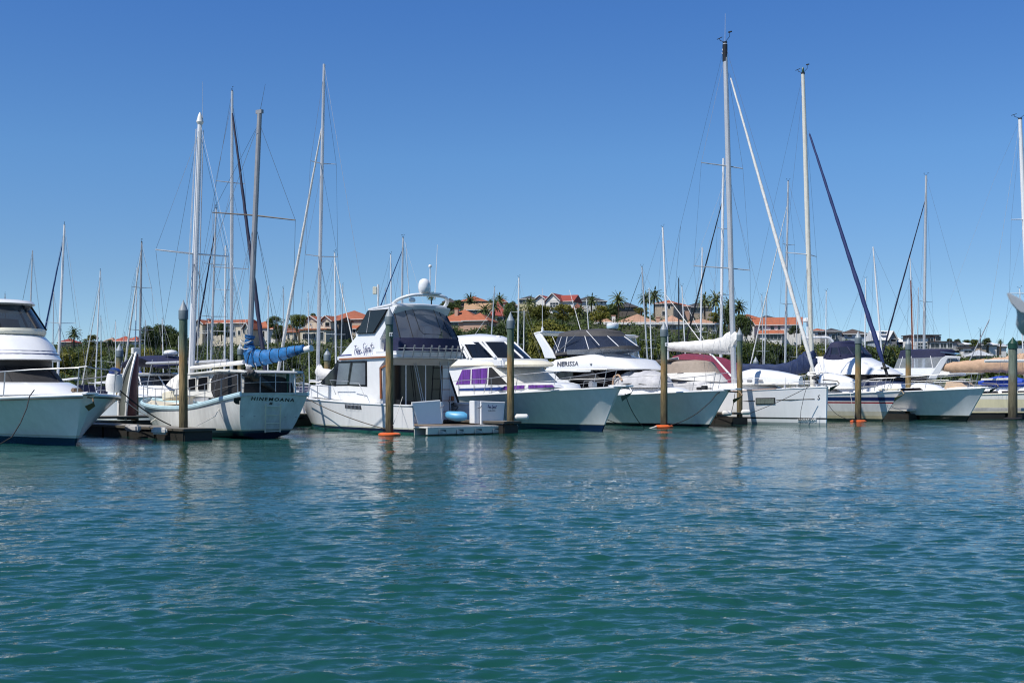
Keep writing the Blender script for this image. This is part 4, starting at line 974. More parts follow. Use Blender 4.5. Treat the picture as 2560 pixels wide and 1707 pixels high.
    rd=f.y('c5',(828,400),.2); MB().tube([rd+Vector((0,0,-.7)),rd],.05,8).build('radar_post',ALUW,t); k=MB().lathe([(.28,0),(.31,.05),(.31,.14)],rd,18).build('radar_base',PALEB,t); MB().lathe([(.31,.14),(.31,.24),(.25,.29),(.05,.31)],rd,18).build('radar_lid',GEL,k)
    MB().box((xc-2.3,-.5,zc1+.05),(.5,.5,.7)).box((xc-2.3,.5,zc1+.05),(.5,.5,.7)).build('helm_seat',GEL2,t,.06)
    # bow rails and platform
    for s in (-1,1):
        p=deck_line(e,-6.4,.7,7,s,.12); railing(t,p,.85,(0,2,4,6) if s<0 else (1,3,5),.018,True,.22,dip=[.75,.8,.84,.86,.88,.9,.86],name='bow_rail')
    q=f.y('c5',(2000,990),0); MB().box((q.x-.15,0,q.z+.0),(1.1,.48,.09)).build('bowsprit',GEL,t,.03)
    anchor(t,(q.x+.45,0,q.z-.2),.9,RUST)
    MB().box((-.2,.0,1.86),(.28,.2,.2)).box((-.5,-.05,1.82),(.3,.1,.14)).box((.1,.0,1.82),(.3,.08,.06)).build('windlass',BLACK,t,.02)
    return f,e
FE,EE=boat_e()
# the covered tender on its foredeck
def tender():
    f=FE; c=f.y('c5',(1115,955),-.55)
    t=thing('tender','tender under a silver grey cover on the foredeck of the silver lettered cruiser','tender',f.wor((c.x,c.y,1.86)),f.a+R(4))
    k=22; rings=[]; rs=random.Random(5)
    for i in range(k):
        u=i/(k-1); x=-1.75+3.5*u; wd=.80*(1-abs(2*u-1)**5*.55); hh=.78*(1-.9*abs(2*u-1)**6); 
        rings.append([(x,wd*math.cos(a)*(1+.05*math.sin(5*a+i)),max(0,hh*math.sin(a)**.8*(1+.09*math.sin(3*a+i*1.3)+.05*math.sin(i*2.1)))) for a in np.linspace(0,math.pi,17)])
    MB().loft(rings,wrap=True).build('cover',GREYC,t,smooth=60)
    mb=MB()
    mb.tube([Vector(p) for p in spline([(-1.5,-.6,.4),(-1.2,-.75,.12),(0,-.78,.2),(1.2,-.7,.15),(1.55,-.3,.35),(1.6,.1,.5)],40)],.022,5)
    mb.tube([Vector(p) for p in spline([(.9,-.72,.1),(1.0,-.55,.5),(1.05,0,.66),(1.0,.5,.5)],24)],.02,5).build('lashing_rope',BLACK,t)
    MB().tube([Vector(p) for p in spline([(-1.2,-.8,.1),(-1.1,-.85,.5),(-.8,-.82,.62),(-.6,-.8,.35)],20)],.05,6).build('fuel_hose',TANC,t)
tender()
# ---------------------------------------------------------------- boat: plumb-bowed modern yacht (F)
def yacht_f():
    f=Frame(15.55,60.5,A_IN); t=thing('sailing_yacht','white plumb bowed yacht with white furled jib, white boom cover and the tallest mast','yacht',f.o,f.a)
    hm=hull_mat('modern_yacht_hull',[(-1,(.30,.34,.34)),(.12,(.72,.73,.74)),(.27,(.03,.032,.035)),(.35,W)],.18,.03)
    st=[(-12,-12,1.6,1.75,1.4,-.4,.6),(-9,-9,1.85,1.95,1.48,-.5,.6),(-6,-6,1.72,1.92,1.6,-.6,.7),(-3.5,-3.5,1.12,1.5,1.72,-.6,.8),(-1.5,-1.48,.5,.85,1.82,-.5,.9),(-.4,-.36,.15,.33,1.87,-.4,1),(0,.05,.03,.07,1.89,-.3,1)]
    e=hull(t,st,hm,40,GEL,DECK,.025)
    mb=MB()
    p=deck_line(e,-9,-2.2,12,-1,.0); mb.tube([q+Vector((0,-.01,.02)) for q in p],.025,5); mb.build('timber_toe_rail',mat('pink_brown_teak',(.42,.25,.18),.6,var=.2),t)
    def side(c,p,x_iter=6):
        """point of the photo on the near hull side"""
        y=-1.5
        for _ in range(10):
            q=f.y(c,p,y); yw=float(np.interp(q.x,[s[0] for s in st],[s[2] for s in st])); yd=float(np.interp(q.x,[s[0] for s in st],[s[3] for s in st])); zz=float(np.interp(q.x,[s[0] for s in st],[s[4] for s in st])); pw=.75
            y=-(yw+(yd-yw)*max(0,min(1,q.z/zz))**pw)
        return Vector((q.x,y,q.z))
    def strip(name,m,top,bot,off,par,n=10):
        A=[side('c6',(top[0][0]+(top[1][0]-top[0][0])*i/n,top[0][1]+(top[1][1]-top[0][1])*i/n)) for i in range(n+1)]
        B=[side('c6',(bot[0][0]+(bot[1][0]-bot[0][0])*i/n,bot[0][1]+(bot[1][1]-bot[0][1])*i/n)) for i in range(n+1)]
        rr=[]
        for i in range(n+1):
            d=(A[min(i+1,n)]-A[max(i-1,0)]); q=d.cross(A[i]-B[i]).normalized(); q=q if q.y<0 else -q
            rr.append([B[i]-q*.02,A[i]-q*.02,A[i]+q*off,B[i]+q*off])
        return MB().loft(rr).build(name,m,par,smooth=30)
    fr=strip('hull_window',BLACK,((744,1075),(934,1072)),((744,1138),(934,1135)),.045,t)
    strip('curtain_glass',mat('grey_green_curtain',(.20,.23,.20),.25,var=.6,scale=14,stretch=(5,1,.3),coat=.6),((752,1082),(926,1079)),((752,1131),(926,1128)),.06,fr)
    mb=MB()
    for a,b in (((415,1117),(735,1104)),((945,1098),(1320,1086))):
        P=[side('c6',(a[0]+(b[0]-a[0])*i/8,a[1]+(b[1]-a[1])*i/8)) for i in range(9)]; mb.tube([q+Vector((0,-.012,0)) for q in P],.02,5)
    mb.build('hull_stripe',INK,t)
    a=side('c6',(1343,1092)); b=side('c6',(1362,1091)); nr=(b-a).cross(Vector((0,0,1))).normalized(); nr=nr if nr.y<0 else -nr; text_mesh('emblem','S',a+nr*.03,b-a,(0,0,1),.32,INK,t,.2,1,.004)
    a=side('c6',(1160,1299)); b=side('c6',(1330,1296)); d=(b-a)
    wp_=strip('maker_plate',GEL,((1154,1278),(1336,1274)),((1154,1302),(1336,1298)),.02,t)
    n2=d.cross(Vector((0,0,1))).normalized(); n2=n2 if n2.y<0 else -n2
    text_mesh('maker_lettering','BENETEAU',a+n2*.075+Vector((0,0,.02)),d,(0,0,1),.13,INK,wp_,0,1.1,.003,width=d.length,bold=.002)
    # coachroof, dodger and cockpit cover
    z=lambda x: edge_at(e,x)[1]
    band(t,'coachroof',GEL,[(-2.6,-9.5,1.2,z(-3),z(-8)+.05,2.4),(-3.4,-9.5,1.1,z(-3)+.28,z(-8)+.5,2.4),(-4.2,-9.5,.95,z(-3)+.36,z(-8)+.58,2.4)],smooth=50)
    # white cover over the coachroof, taupe dodger and bimini behind
    q=f.y('c5',(1660,900),-.4)
    rr=[]
    for i in range(18):
        u=i/17; x=f.y('c5',(1900,900),0).x+(-1)*u*4.3; wd=1.35*(1-abs(2*u-1)**6*.5); hh=(.95-.15*u)*(1-.85*abs(2*u-1)**7)
        rr.append([(x,wd*math.cos(a)*(1+.02*math.sin(4*a+i)),z(-6)+.05+hh*math.sin(a)**.75*(1+.04*math.sin(3*a+i*1.1))) for a in np.linspace(0,math.pi,17)])
    MB().loft(rr).build('coachroof_cover',GREYC,t,smooth=60)
    zb=f.y('c5',(1500,830),-1.2).z; zt=f.y('c5',(1500,728),-1.2).z; x0=f.y('c5',(1815,780),-.8).x; x1=f.y('c5',(1370,830),-1.4).x
    dr0=(x0,x1-.6,1.45,zb-.5,zb-.3,2.4); dr1=(x0-1.0,x1-.6,1.25,zt-.05,zt-.08,2.4)
    band(t,'dodger_cover',WHITEC,[dr0,(x0-.55,x1-.6,1.36,zb,zb,2.4)],cap=(False,False)); band(t,'dodger',TAUPE,[(x0-.5,x1-.6,1.37,zb-.05,zb,2.4),dr1],cap=(False,False)); dome(t,'dodger_top',TAUPE,dr1,.2)
    MB().slab([(x1-2.6,zt+.02),(x1+.1,zt+.12),(x1+.1,zt+.17),(x1-2.6,zt+.1)],1.4).build('bimini',TAUPE,t,.03)
    mb=MB()
    for s in (-1,1):
        for x in (x1-2.4,x1-.3): mb.tube([(x,s*1.35,zt+.02),(x-.2,s*1.5,1.5)],.018,5)
    mb.build('bimini_frame',STEEL,t)
    # mast, rigging, boom
    def wp(c,p,Y): return f.loc(at(c,p,Y))
    m0=f.y('c6',(530,905),0); m0.z=2.0; Y=f.wor(m0).y; m1=wp('m4',(535,190),Y+.2)
    mast(t,m0,m1,.145,ALU,'mast',.8); 
    k=MB().tube([m1+Vector((0,0,-.95)),m1+Vector((0,0,-.05))],.135,10).build('mast_top_band',INK,t)
    text_mesh('emblem','S',m1+Vector((-.12,-.165,-.55))+f.inv@Vector((0,-.02,0)),f.inv@Vector((1,0,0)),(0,0,1),.42,PAPER,k,.1,1,.01)
    masthead(t,m1,1.3,whip=1.6)
    s1=[wp('m4',(370,1367),Y-.6),wp('m4',(668,1390),Y+.5)]; s2=[wp('m4',(410,820),Y-.4),wp('m4',(630,852),Y+.35)]
    h=lambda q,w_: ((q[0].z+q[1].z)/2-m0.z)/(m1.z-m0.z)
    rigging(t,m0,m1,[(h(s1,0),s1),(h(s2,0),s2)],[Vector((m0.x-.3,-1.75,1.6)),Vector((m0.x-.3,1.75,1.6))],.007,aft=None)
    mb=MB(); mb.tube([m1,wp('m4',(300,1155),Y+3),Vector((-11.8,-.9,1.4))],.007,4); mb.tube([wp('m4',(300,1155),Y+3),Vector((-11.8,.9,1.4))],.007,4)
    mb.tube([m1,Vector((.0,0,1.95))],.007,4); mb.build('backstay',WIRE,t)
    furled(t,wp('m4',(560,350),Y-.2),Vector((-.55,0,2.05)),.125,WHITEC)
    bo=[f.y('c5',p,0) for p in ((2030,560),(1990,535),(1900,560),(1700,578),(1500,575),(1375,568))]
    MB().tube([f.y('c5',(2030,640),0),f.y('c5',(1372,600),0)],.10,10).build('boom',GREYC,t)
    sausage(t,bo,[.55,.62,.42,.36,.28,.18],[.16,.24,.26,.26,.24,.14],WHITEC,'sail_bag',k=60,wob=.035)
    MB().tube([f.y('c5',(2000,430),0),f.y('c5',(1985,470),0)],[.10,.22],8).build('sail_head',WHITEC,t)
    MB().tube([f.y('c5',(1800,650),0),f.y('c5',(1995,865),0)],.05,8).build('boom_vang',GEL,t)
    mb=MB()
    for p,q in (((1750,545),(700,0)),((1500,540),(560,0))): mb.tube([m0.lerp(m1,.62),f.y('c5',p,0)],.005,4)
    mb.build('lazy_jacks',WIREL,t)
    for s in (-1,1):
        p=deck_line(e,-11.5,-.4,9,s,.06); railing(t,p,.62,tuple(range(9)),.011,True,0)
    MB().tube([Vector(q) for q in spline([(-.9,-.55,1.85),(-.8,-.5,2.55),(.1,0,2.6),(-.8,.5,2.55),(-.9,.55,1.85)],24)],.018,6).build('pulpit',STEEL,t)
    q=f.y('c6',(1500,950),0); anchor(t,(q.x+.2,0,q.z+.15),.9,mat('dark_anchor_steel',(.10,.09,.08),.5,.5)); MB().box((q.x-.35,0,q.z+.05),(1.0,.22,.1)).build('bow_roller',GALV,t,.02)
    return f,e
FF,EF=yacht_f()
def dinghy(label,fr,c,p0,p1,y,wd,h,m,seed=0,base=0.):
    """upturned dinghy lying along a deck between two photo points"""
    a,b=fr.y(c,p0,y),fr.y(c,p1,y); L=abs(b.x-a.x); mid=(a+b)/2
    t=thing('dinghy',label,'dinghy',fr.wor((mid.x,y,min(a.z,b.z)-.0+base)),fr.a)
    rr=[]; k=20
    for i in range(k):
        u=i/(k-1); x=-L/2+L*u; w_=wd*(1-u**3*.75)*(.9+.1*min(1,u*8)); hh=h*(1-.5*u**2)*(.85+.15*min(1,u*6))
        rr.append([(x,w_*math.copysign(abs(math.cos(a))**.7,math.cos(a)),hh*max(0,math.sin(a))**.6) for a in np.linspace(0,math.pi,19)])
    MB().loft(rr).build('hull',m,t,smooth=60)
    mb=MB()
    for s in (-1,1): mb.tube([(r[0 if s>0 else -1][0],r[0 if s>0 else -1][1],.04) for r in rr],.05,8)
    mb.build('gunwale',GEL2,t); return t
d=dinghy('white upturned dinghy on the foredeck of the plumb bowed yacht',FF,'c6',(640,945),(1185,940),-.3,.72,.85,GEL,base=-.02)
mb=MB()
for x in (-1.5,-.9,-.2): mb.box((x,-.735,.22),(.32,.02,.09))
mb.build('makers_patch',mat('grey_patch',(.3,.31,.33),.6),d)
# ---------------------------------------------------------------- boat: striped yacht (G)
def yacht_g():
    f=Frame(20.4,67.5,A_IN); t=thing('sailing_yacht','white yacht with navy and red hull stripes and dark blue furled jib','yacht',f.o,f.a)
    hm=hull_mat('striped_yacht_hull',[(-1,(.02,.035,.03)),(.13,(.50,.44,.29)),(.30,(.62,.58,.46)),(.55,(.74,.74,.72)),(.98,(.32,.02,.03)),(1.06,(.78,.78,.78)),(1.12,(.012,.03,.12)),(1.33,W)],.25,.08)
    st=[(-11,-11.4,1.2,1.4,1.3,-.4,.7),(-8,-8,1.55,1.8,1.34,-.6,.8),(-5,-5,1.45,1.78,1.42,-.6,.8),(-2.6,-2.3,.85,1.3,1.52,-.5,.9),(-1,-.4,.35,.72,1.6,-.4,1),(-.3,.6,.1,.32,1.65,-.3,1),(0,1.2,.02,.05,1.69,-.1,1)]
    e=hull(t,st,hm,40,GEL,DECK,.035)
    z=lambda x: edge_at(e,x)[1]
    band(t,'coachroof',GEL,[(-2.4,-9,1.1,z(-3),z(-7)+.05,2.4),(-3.1,-9,1.0,z(-3)+.3,z(-7)+.4,2.4),(-4,-9,.85,z(-3)+.38,z(-7)+.5,2.4)],smooth=50)
    def wp(c,p,Y): return f.loc(at(c,p,Y))
    m0=f.y('c6',(1300,960),0); m0.z=1.6; Y=f.wor(m0).y; m1=wp('m4',(948,352),Y+.2)
    mast(t,m0,m1,.14,mat('cream_white_mast',(.72,.69,.60),.4),'mast',.7); masthead(t,m1,1.2)
    MB().lathe([(.05,0),(.07,.1),(.06,.3),(.02,.35)],m1+Vector((0,0,.05)),8).build('masthead_light',CAPD,t)
    s1=[wp('m4',(855,1296),Y-.4),wp('m4',(1020,1318),Y+.7)]
    rigging(t,m0,m1,[(((s1[0].z+s1[1].z)/2-m0.z)/(m1.z-m0.z),s1)],[Vector((m0.x-.3,-1.6,1.4)),Vector((m0.x-.3,1.6,1.4))],.007,aft=Vector((-11,.2,1.3)),sm=ALUW)
    furled(t,wp('m4',(978,650),Y-.2),f.y('c7',(622,860),0),.15,mat('navy_blue_furled_jib',(.014,.03,.13),.65,var=.2,scale=4),f0=.05,f1=.985)
    bo=[f.y('c6',p,0) for p in ((1300,610),(1290,690),(1240,725),(1150,770),(1000,800),(800,800),(620,800))]
    MB().tube([f.y('c6',(1310,800),0),f.y('c6',(610,830),0)],.09,10).build('boom',ALU,t)
    sausage(t,bo,[.12,.45,.6,.46,.36,.34,.38],[.1,.2,.28,.26,.24,.24,.22],NAVYS,'sail_cover',k=60,wob=.05)
    for s in (-1,1):
        p=deck_line(e,-10.8,.3,9,s,.06); railing(t,p,.62,tuple(range(9)),.011,True,0)
    MB().tube([Vector(q) for q in spline([(-.9,-.55,1.6),(-.5,-.5,2.3),(.9,0,2.4),(-.5,.5,2.3),(-.9,.55,1.6)],24)],.018,6).tube([(.4,-.2,1.62),(.7,-.1,2.38)],.015,5).tube([(.4,.2,1.62),(.7,.1,2.38)],.015,5).build('pulpit',STEEL,t)
    q=f.y('c7',(700,1000),0); MB().box((q.x-.4,0,q.z+.03),(1.3,.3,.09)).build('bowsprit',CREAM,t,.02); anchor(t,(q.x+.35,0,q.z-.1),1.0,mat('tan_rusted_anchor',(.40,.31,.2),.7,var=.3))
    return f,e
FG,EG=yacht_g()
dinghy('white upturned dinghy on the foredeck of the striped yacht',FG,'c6',(1400,1005),(1720,1005),-.2,.75,.95,GEL,base=.1)
# ---------------------------------------------------------------- boat: cruiser with navy canopy (I)
def boat_i():
    f=Frame(25.7,69.2,A_IN); t=thing('motor_cruiser','white motor cruiser with navy flybridge canopy and black windscreen, anchor at its bow','boat',f.o,f.a)
    hm=hull_mat('navy_canopy_hull',[(-1,(.006,.007,.009)),(.26,(.76,.77,.77))],.2)
    st=[(-13,-13.2,1.95,2.15,1.3,-.5,1),(-9,-9,1.85,2.3,1.42,-.6,1),(-6,-5.9,1.4,2.25,1.52,-.6,1.1),(-3.4,-3.1,.85,1.95,1.63,-.6,1.15),(-1.5,-.9,.42,1.35,1.73,-.5,1.15),(-.4,.45,.13,.6,1.8,-.35,1.1),(0,1.15,.02,.07,1.84,-.1,1)]
    e=hull(t,st,hm,44,GEL,DECK,.035); z=lambda x: edge_at(e,x)[1]
    band(t,'foredeck_trunk',GEL,[(-1.3,-8,1.5,z(-1.3),z(-6)+.05,2.3),(-1.8,-8,1.42,z(-1.3)+.3,z(-6)+.45,2.3),(-2.6,-8,1.2,z(-1.3)+.42,z(-6)+.58,2.3)],smooth=50)
    pane(t,f.xz('c7',[(748,990),(752,985),(940,978),(975,1000),(905,1008),(750,1012)],-1.52),-1.52,.02,GLASSB,'trunk_window',GEL2,.03)
    pane(t,f.xz('c7',[(545,990),(720,985),(725,1008),(545,1012)],-1.6),-1.6,.02,GLASSB,'trunk_window',GEL2,.03)
    F_=lambda p,y: f.y('c7',p,y)
    xf=F_((745,830),0).x; zb=F_((200,850),-1.8).z; zt=F_((150,665),-1.6).z
    zw0=F_((300,960),-1.8).z; xw=F_((800,890),0).x
    band(t,'saloon_windscreen',NAVYS,[(xw+.1,-9.5,1.8,zw0,zw0,2.6),(xf-.35,-9.5,1.72,zb,zb,2.6)],cap=(False,False))
    band(t,'saloon_band',GLASSB,[(xw-.2,-9.5,1.83,zw0+.35,zw0+.35,2.6),(xf-.4,-9.5,1.75,zb+.02,zb+.02,2.6)],cap=(False,False))
    band(t,'flybridge',GEL,[(xf-.25,-9.6,1.75,zb-.04,zb-.04,2.4),(xf,-9.6,1.88,zb+.03,zb+.03,2.4),(xf-.3,-9.6,1.85,zb+.18,zb+.15,2.4),(xf-1.2,-9.4,1.75,(zb+zt)/2+.05,(zb+zt)/2,2.4),(xf-2.3,-9.2,1.6,zt-.08,zt-.1,2.4),(xf-2.7,-9.2,1.5,zt,zt,2.4)],smooth=50)
    x0=F_((330,600),0).x; ztop=F_((120,535),-1.3).z
    c0=(xf-2.4,-8.6,1.56,zt,zt,2.5); cm=(xf-3.0,-8.4,1.42,ztop-.25,ztop-.3,2.5)
    band(t,'canopy_windows',VINYLD,[(xf-2.4,-8.6,1.56,zt,zt,2.5),cm],cap=(False,False)); band(t,'canopy_skirt',NAVY,[(xf-2.35,-8.6,1.6,zt-.25,zt-.2,2.5),(xf-2.42,-8.6,1.57,zt+.12,zt+.1,2.5)],cap=(False,False))
    mullions(t,'canopy_panel_edges',NAVY,c0,cm,(-88,-80,-60,-30,0,30),.06,.01); c1=(xf-3.2,-8.3,1.36,ztop-.05,ztop-.08,2.5)
    band(t,'canopy_top',NAVY,[cm,c1],cap=(False,False)); dome(t,'canopy_roof',NAVY,c1,.22)
    # radar arch behind the canopy
    pts=[f.loc(at('h4',p,78.5)) for p in ((1290,880),(1255,800),(1250,760),(1290,735),(1500,725),(1600,735),(1660,790))]
    ra=MB().tube([Vector(q) for q in spline(pts,30)],.085,8).build('radar_arch',GEL,t,smooth=60)
    q=f.loc(at('h4',(1285,490),78.5)); MB().tube([q+Vector((0,0,-1.7)),q],.06,8).build('radar_post',ALUW,ra); MB().lathe([(.2,-.05),(.3,0),(.3,.16),(.2,.22),(.02,.23)],q,16).build('radar_dome',GEL,ra)
    for s in (-1,1):
        p=deck_line(e,-6.5,.7,7,s,.12); railing(t,p,.85,(0,2,4,6) if s<0 else (1,3,5),.018,True,.22,dip=[.75,.8,.84,.86,.88,.9,.86],name='bow_rail')
    q=F_((1600,975),0); MB().box((q.x-.35,0,q.z+.0),(1.1,.45,.09)).build('bowsprit',GEL,t,.03); anchor(t,(q.x+.5,0,q.z+.15),.9,mat('dark_anchor_steel',(.10,.09,.08),.5,.5))
    return f,e
FI,EI=boat_i()
# ---------------------------------------------------------------- cruiser behind with arch and solar panel
def boat_i2():
    f=Frame(31.0,84.5,A_IN); t=thing('motor_cruiser','motor cruiser with white raked arch, small solar panel and navy topped clear canopy','boat',f.o,f.a)
    st=[(-11,-11.2,1.7,1.9,1.3,-.5,1),(-7,-7,1.6,2.0,1.4,-.6,1),(-4,-3.8,1.1,1.9,1.5,-.6,1.1),(-1.6,-1,.45,1.2,1.6,-.5,1.1),(0,1,.02,.07,1.7,-.1,1)]
    e=hull(t,st,hull_mat('plain_cruiser_hull',[(-1,(.01,.02,.05)),(.2,W)]),30)
    F_=lambda p,y: f.y('c7',p,y)
    z0=F_((800,860),-1.6).z; z1=F_((800,785),-1.6).z; z2=F_((800,670),-1.4).z; z3=F_((900,612),-1.2).z
    xr=F_((690,780),-1.6).x; xf=F_((1330,760),0).x
    band(t,'cabin',GEL,[(-1.6,-9,1.6,1.4,1.4,2.4),(-2.6,-9,1.55,z0,z0,2.4)],smooth=50); band(t,'cabin_windows',GLASSB,[(-2.2,-9,1.6,z0-.45,z0-.45,2.4),(-2.5,-9,1.58,z0-.12,z0-.12,2.4)],cap=(False,False))
    band(t,'flybridge',GEL,[(xf+.3,xr-.3,1.75,z0,z0,2.5),(xf+.1,xr-.2,1.7,z1,z1,2.5)],bevel=.04)
    c0=(xf,xr,1.65,z1,z1,2.6); c1=(xf-.5,xr+.25,1.45,z2,z2,2.6); band(t,'canopy_curtains',VINYL,[c0,c1],cap=(False,False)); mullions(t,'canopy_frame',ALUW,c0,c1,(-86,-78,-50,-20,15,45),.025,.01)
    band(t,'canopy_top',NAVY,[(xf-.45,xr+.22,1.48,z2-.12,z2-.12,2.6),(xf-.6,xr+.35,1.40,z3,z3,2.6)]); dome(t,'canopy_roof',NAVY,(xf-.6,xr+.35,1.40,z3,z3,2.6),.12)
    Ya=f.wor((xf,0,0)).y-1.2
    for dy in (0,.0):
        pass
    P=[f.loc(at('c7',p,Ya)) for p in ((1020,890),(1100,890),(1215,690),(1340,690),(1338,668),(1195,662),(1150,690))]
    n=f.inv@Vector((.25,1,0)); MB().poly3(P,n,.30).build('raked_arch',GEL,t,.03)
    MB().poly3([p+f.inv@Vector((.9,2.6,0)) for p in P],n,.30).build('raked_arch',GEL,t,.03)
    mb=MB()
    for u in (1240,1320,1330): mb.tube([f.loc(at('c7',(u,690),Ya+.4)),f.loc(at('c7',(u-8,800),Ya+.4))],.025,6)
    mb.build('arch_struts',ALUW,t)
    a=[f.loc(at('c7',p,Y)) for p,Y in (((1140,630),Ya),((1300,652),Ya),((1335,645),Ya+1.6),((1190,628),Ya+1.6))]
    MB().poly3(a,(0,0,1),.04).build('solar_panel',mat('solar_cells',(.10,.16,.26),.15,coat=.5),t)
    for s in (-1,1):
        p=deck_line(e,-5,.6,6,s,.12); railing(t,p,.8,(0,1,2,3,4,5),.018,True,.2)
boat_i2()
# ---------------------------------------------------------------- cream yacht at the right edge (J)
def yacht_j():
    f=Frame(37.2,76.0,A_IN); t=thing('sailing_yacht','cream hulled yacht with tan boom cover at the right edge','yacht',f.o,f.a)
    hm=hull_mat('cream_yacht_hull',[(-1,(.05,.06,.05)),(.15,(.70,.64,.44)),(1.08,(.80,.79,.74))],.3)
    st=[(-13,-13.6,1.3,1.6,1.45,-.4,.7),(-9,-9,1.7,1.95,1.42,-.6,.8),(-5.5,-5.5,1.6,1.95,1.5,-.6,.8),(-2.6,-2.3,.9,1.4,1.62,-.5,.9),(-1,-.4,.35,.75,1.72,-.4,1),(0,1.2,.02,.05,1.8,-.1,1)]
    e=hull(t,st,hm,36,CREAM,DECK,.05); z=lambda x: edge_at(e,x)[1]
    band(t,'coachroof',GEL,[(-2.6,-11,1.35,z(-3),z(-9),2.4),(-3.2,-11,1.25,z(-3)+.38,z(-9)+.42,2.4),(-4.2,-11,1.05,z(-3)+.46,z(-9)+.5,2.4)],smooth=50)
    for q in ([(1540,1012),(1700,1008),(1712,1030),(1540,1032)],[(1745,1010),(1805,1008),(1805,1030),(1745,1030)],[(1900,1008),(1985,1006),(1985,1028),(1900,1028)]): pane(t,f.xz('c7',q,-1.36),-1.36,.02,GLASS,'cabin_window',GEL2,.04)
    sausage(t,[f.y('c7',p,-.9) for p in ((1525,930),(1700,915),(1850,918),(1960,925))],[.16,.34,.36,.2],[.2,.5,.5,.3],BLUEC2,'blue_cover',k=36,wob=.04)
    MB().slab(f.xz('c7',[(1575,905),(1580,885),(1900,880),(1900,900)],-1.1),-1.0,-1.6).build('cover_trim',GEL2,t,.01)
    band(t,'spray_dodger',mat('tan_dodger',(.50,.36,.24),.75,var=.15,bump=.4),[(f.y('c7',(1480,930),0).x,f.y('c7',(1180,960),-1.2).x,1.3,1.7,1.7,2.4),(f.y('c7',(1440,880),0).x-.3,f.y('c7',(1190,880),-1.2).x,1.1,2.25,2.3,2.4)],smooth=50)
    def wp(c,p,Y): return f.loc(at(c,p,Y))
    Y=80.3; m0=wp('s',(2577,955),Y); m1=wp('m5',(1478,178),Y)
    mast(t,m0,m1,.15,ALUW,'mast',.75); masthead(t,m1,1.3)
    s1=[wp('m5',(1412,932),Y-.4),wp('m5',(1580,930),Y+.5)]; s0=[wp('m5',(1398,1488),Y-.5),wp('m5',(1640,1490),Y+.5)]
    H=lambda s: ((s[0].z+s[1].z)/2-m0.z)/(m1.z-m0.z)
    rigging(t,m0,m1,[(H(s0),s0),(H(s1),s1)],[wp('c7',(1690,1060),Y-1.2),Vector((m0.x-.3,1.8,1.5))],.007,sm=ALUW)
    br=wp('c7',(1620,310),Y+3)
    mb=MB(); mb.tube([m1,br,wp('c7',(1390,775),Y+6)],.009,4).tube([br,wp('c7',(1500,770),Y+6)],.008,4).tube([m1,wp('m5',(1285,625),Y+3.5),wp('m5',(940,1568),Y+6),wp('c7',(1240,900),Y+8)],.007,4).build('backstay',WIREL,t)
    MB().tube([br,wp('c7',(1400,770),Y+5.5)],[.03,.05],6).build('backstay_tackle',WIREL,t)
    b0,b1=wp('c7',(1990,760),Y),wp('c7',(1125,800),Y+3.5)
    MB().tube([b0+Vector((0,0,-.2)),b1],.09,8).build('boom',ALU,t)
    sausage(t,[b0.lerp(b1,f_)+Vector((0,0,.12)) for f_ in (-.05,.08,.3,.6,.85,.98)],[.75,.68,.5,.42,.34,.15],[.22,.3,.28,.26,.22,.1],TANC,'sail_cover',k=60,wob=.05)
    MB().tube([wp('c7',(1575,715),Y-.5),wp('c7',(1960,712),Y-.5)],.10,8).build('stowed_pole',GEL2,t)
    for s in (-1,1):
        p=deck_line(e,-13,.3,10,s,.06); railing(t,p,.62,tuple(range(10)),.012,True,0)
yacht_j()
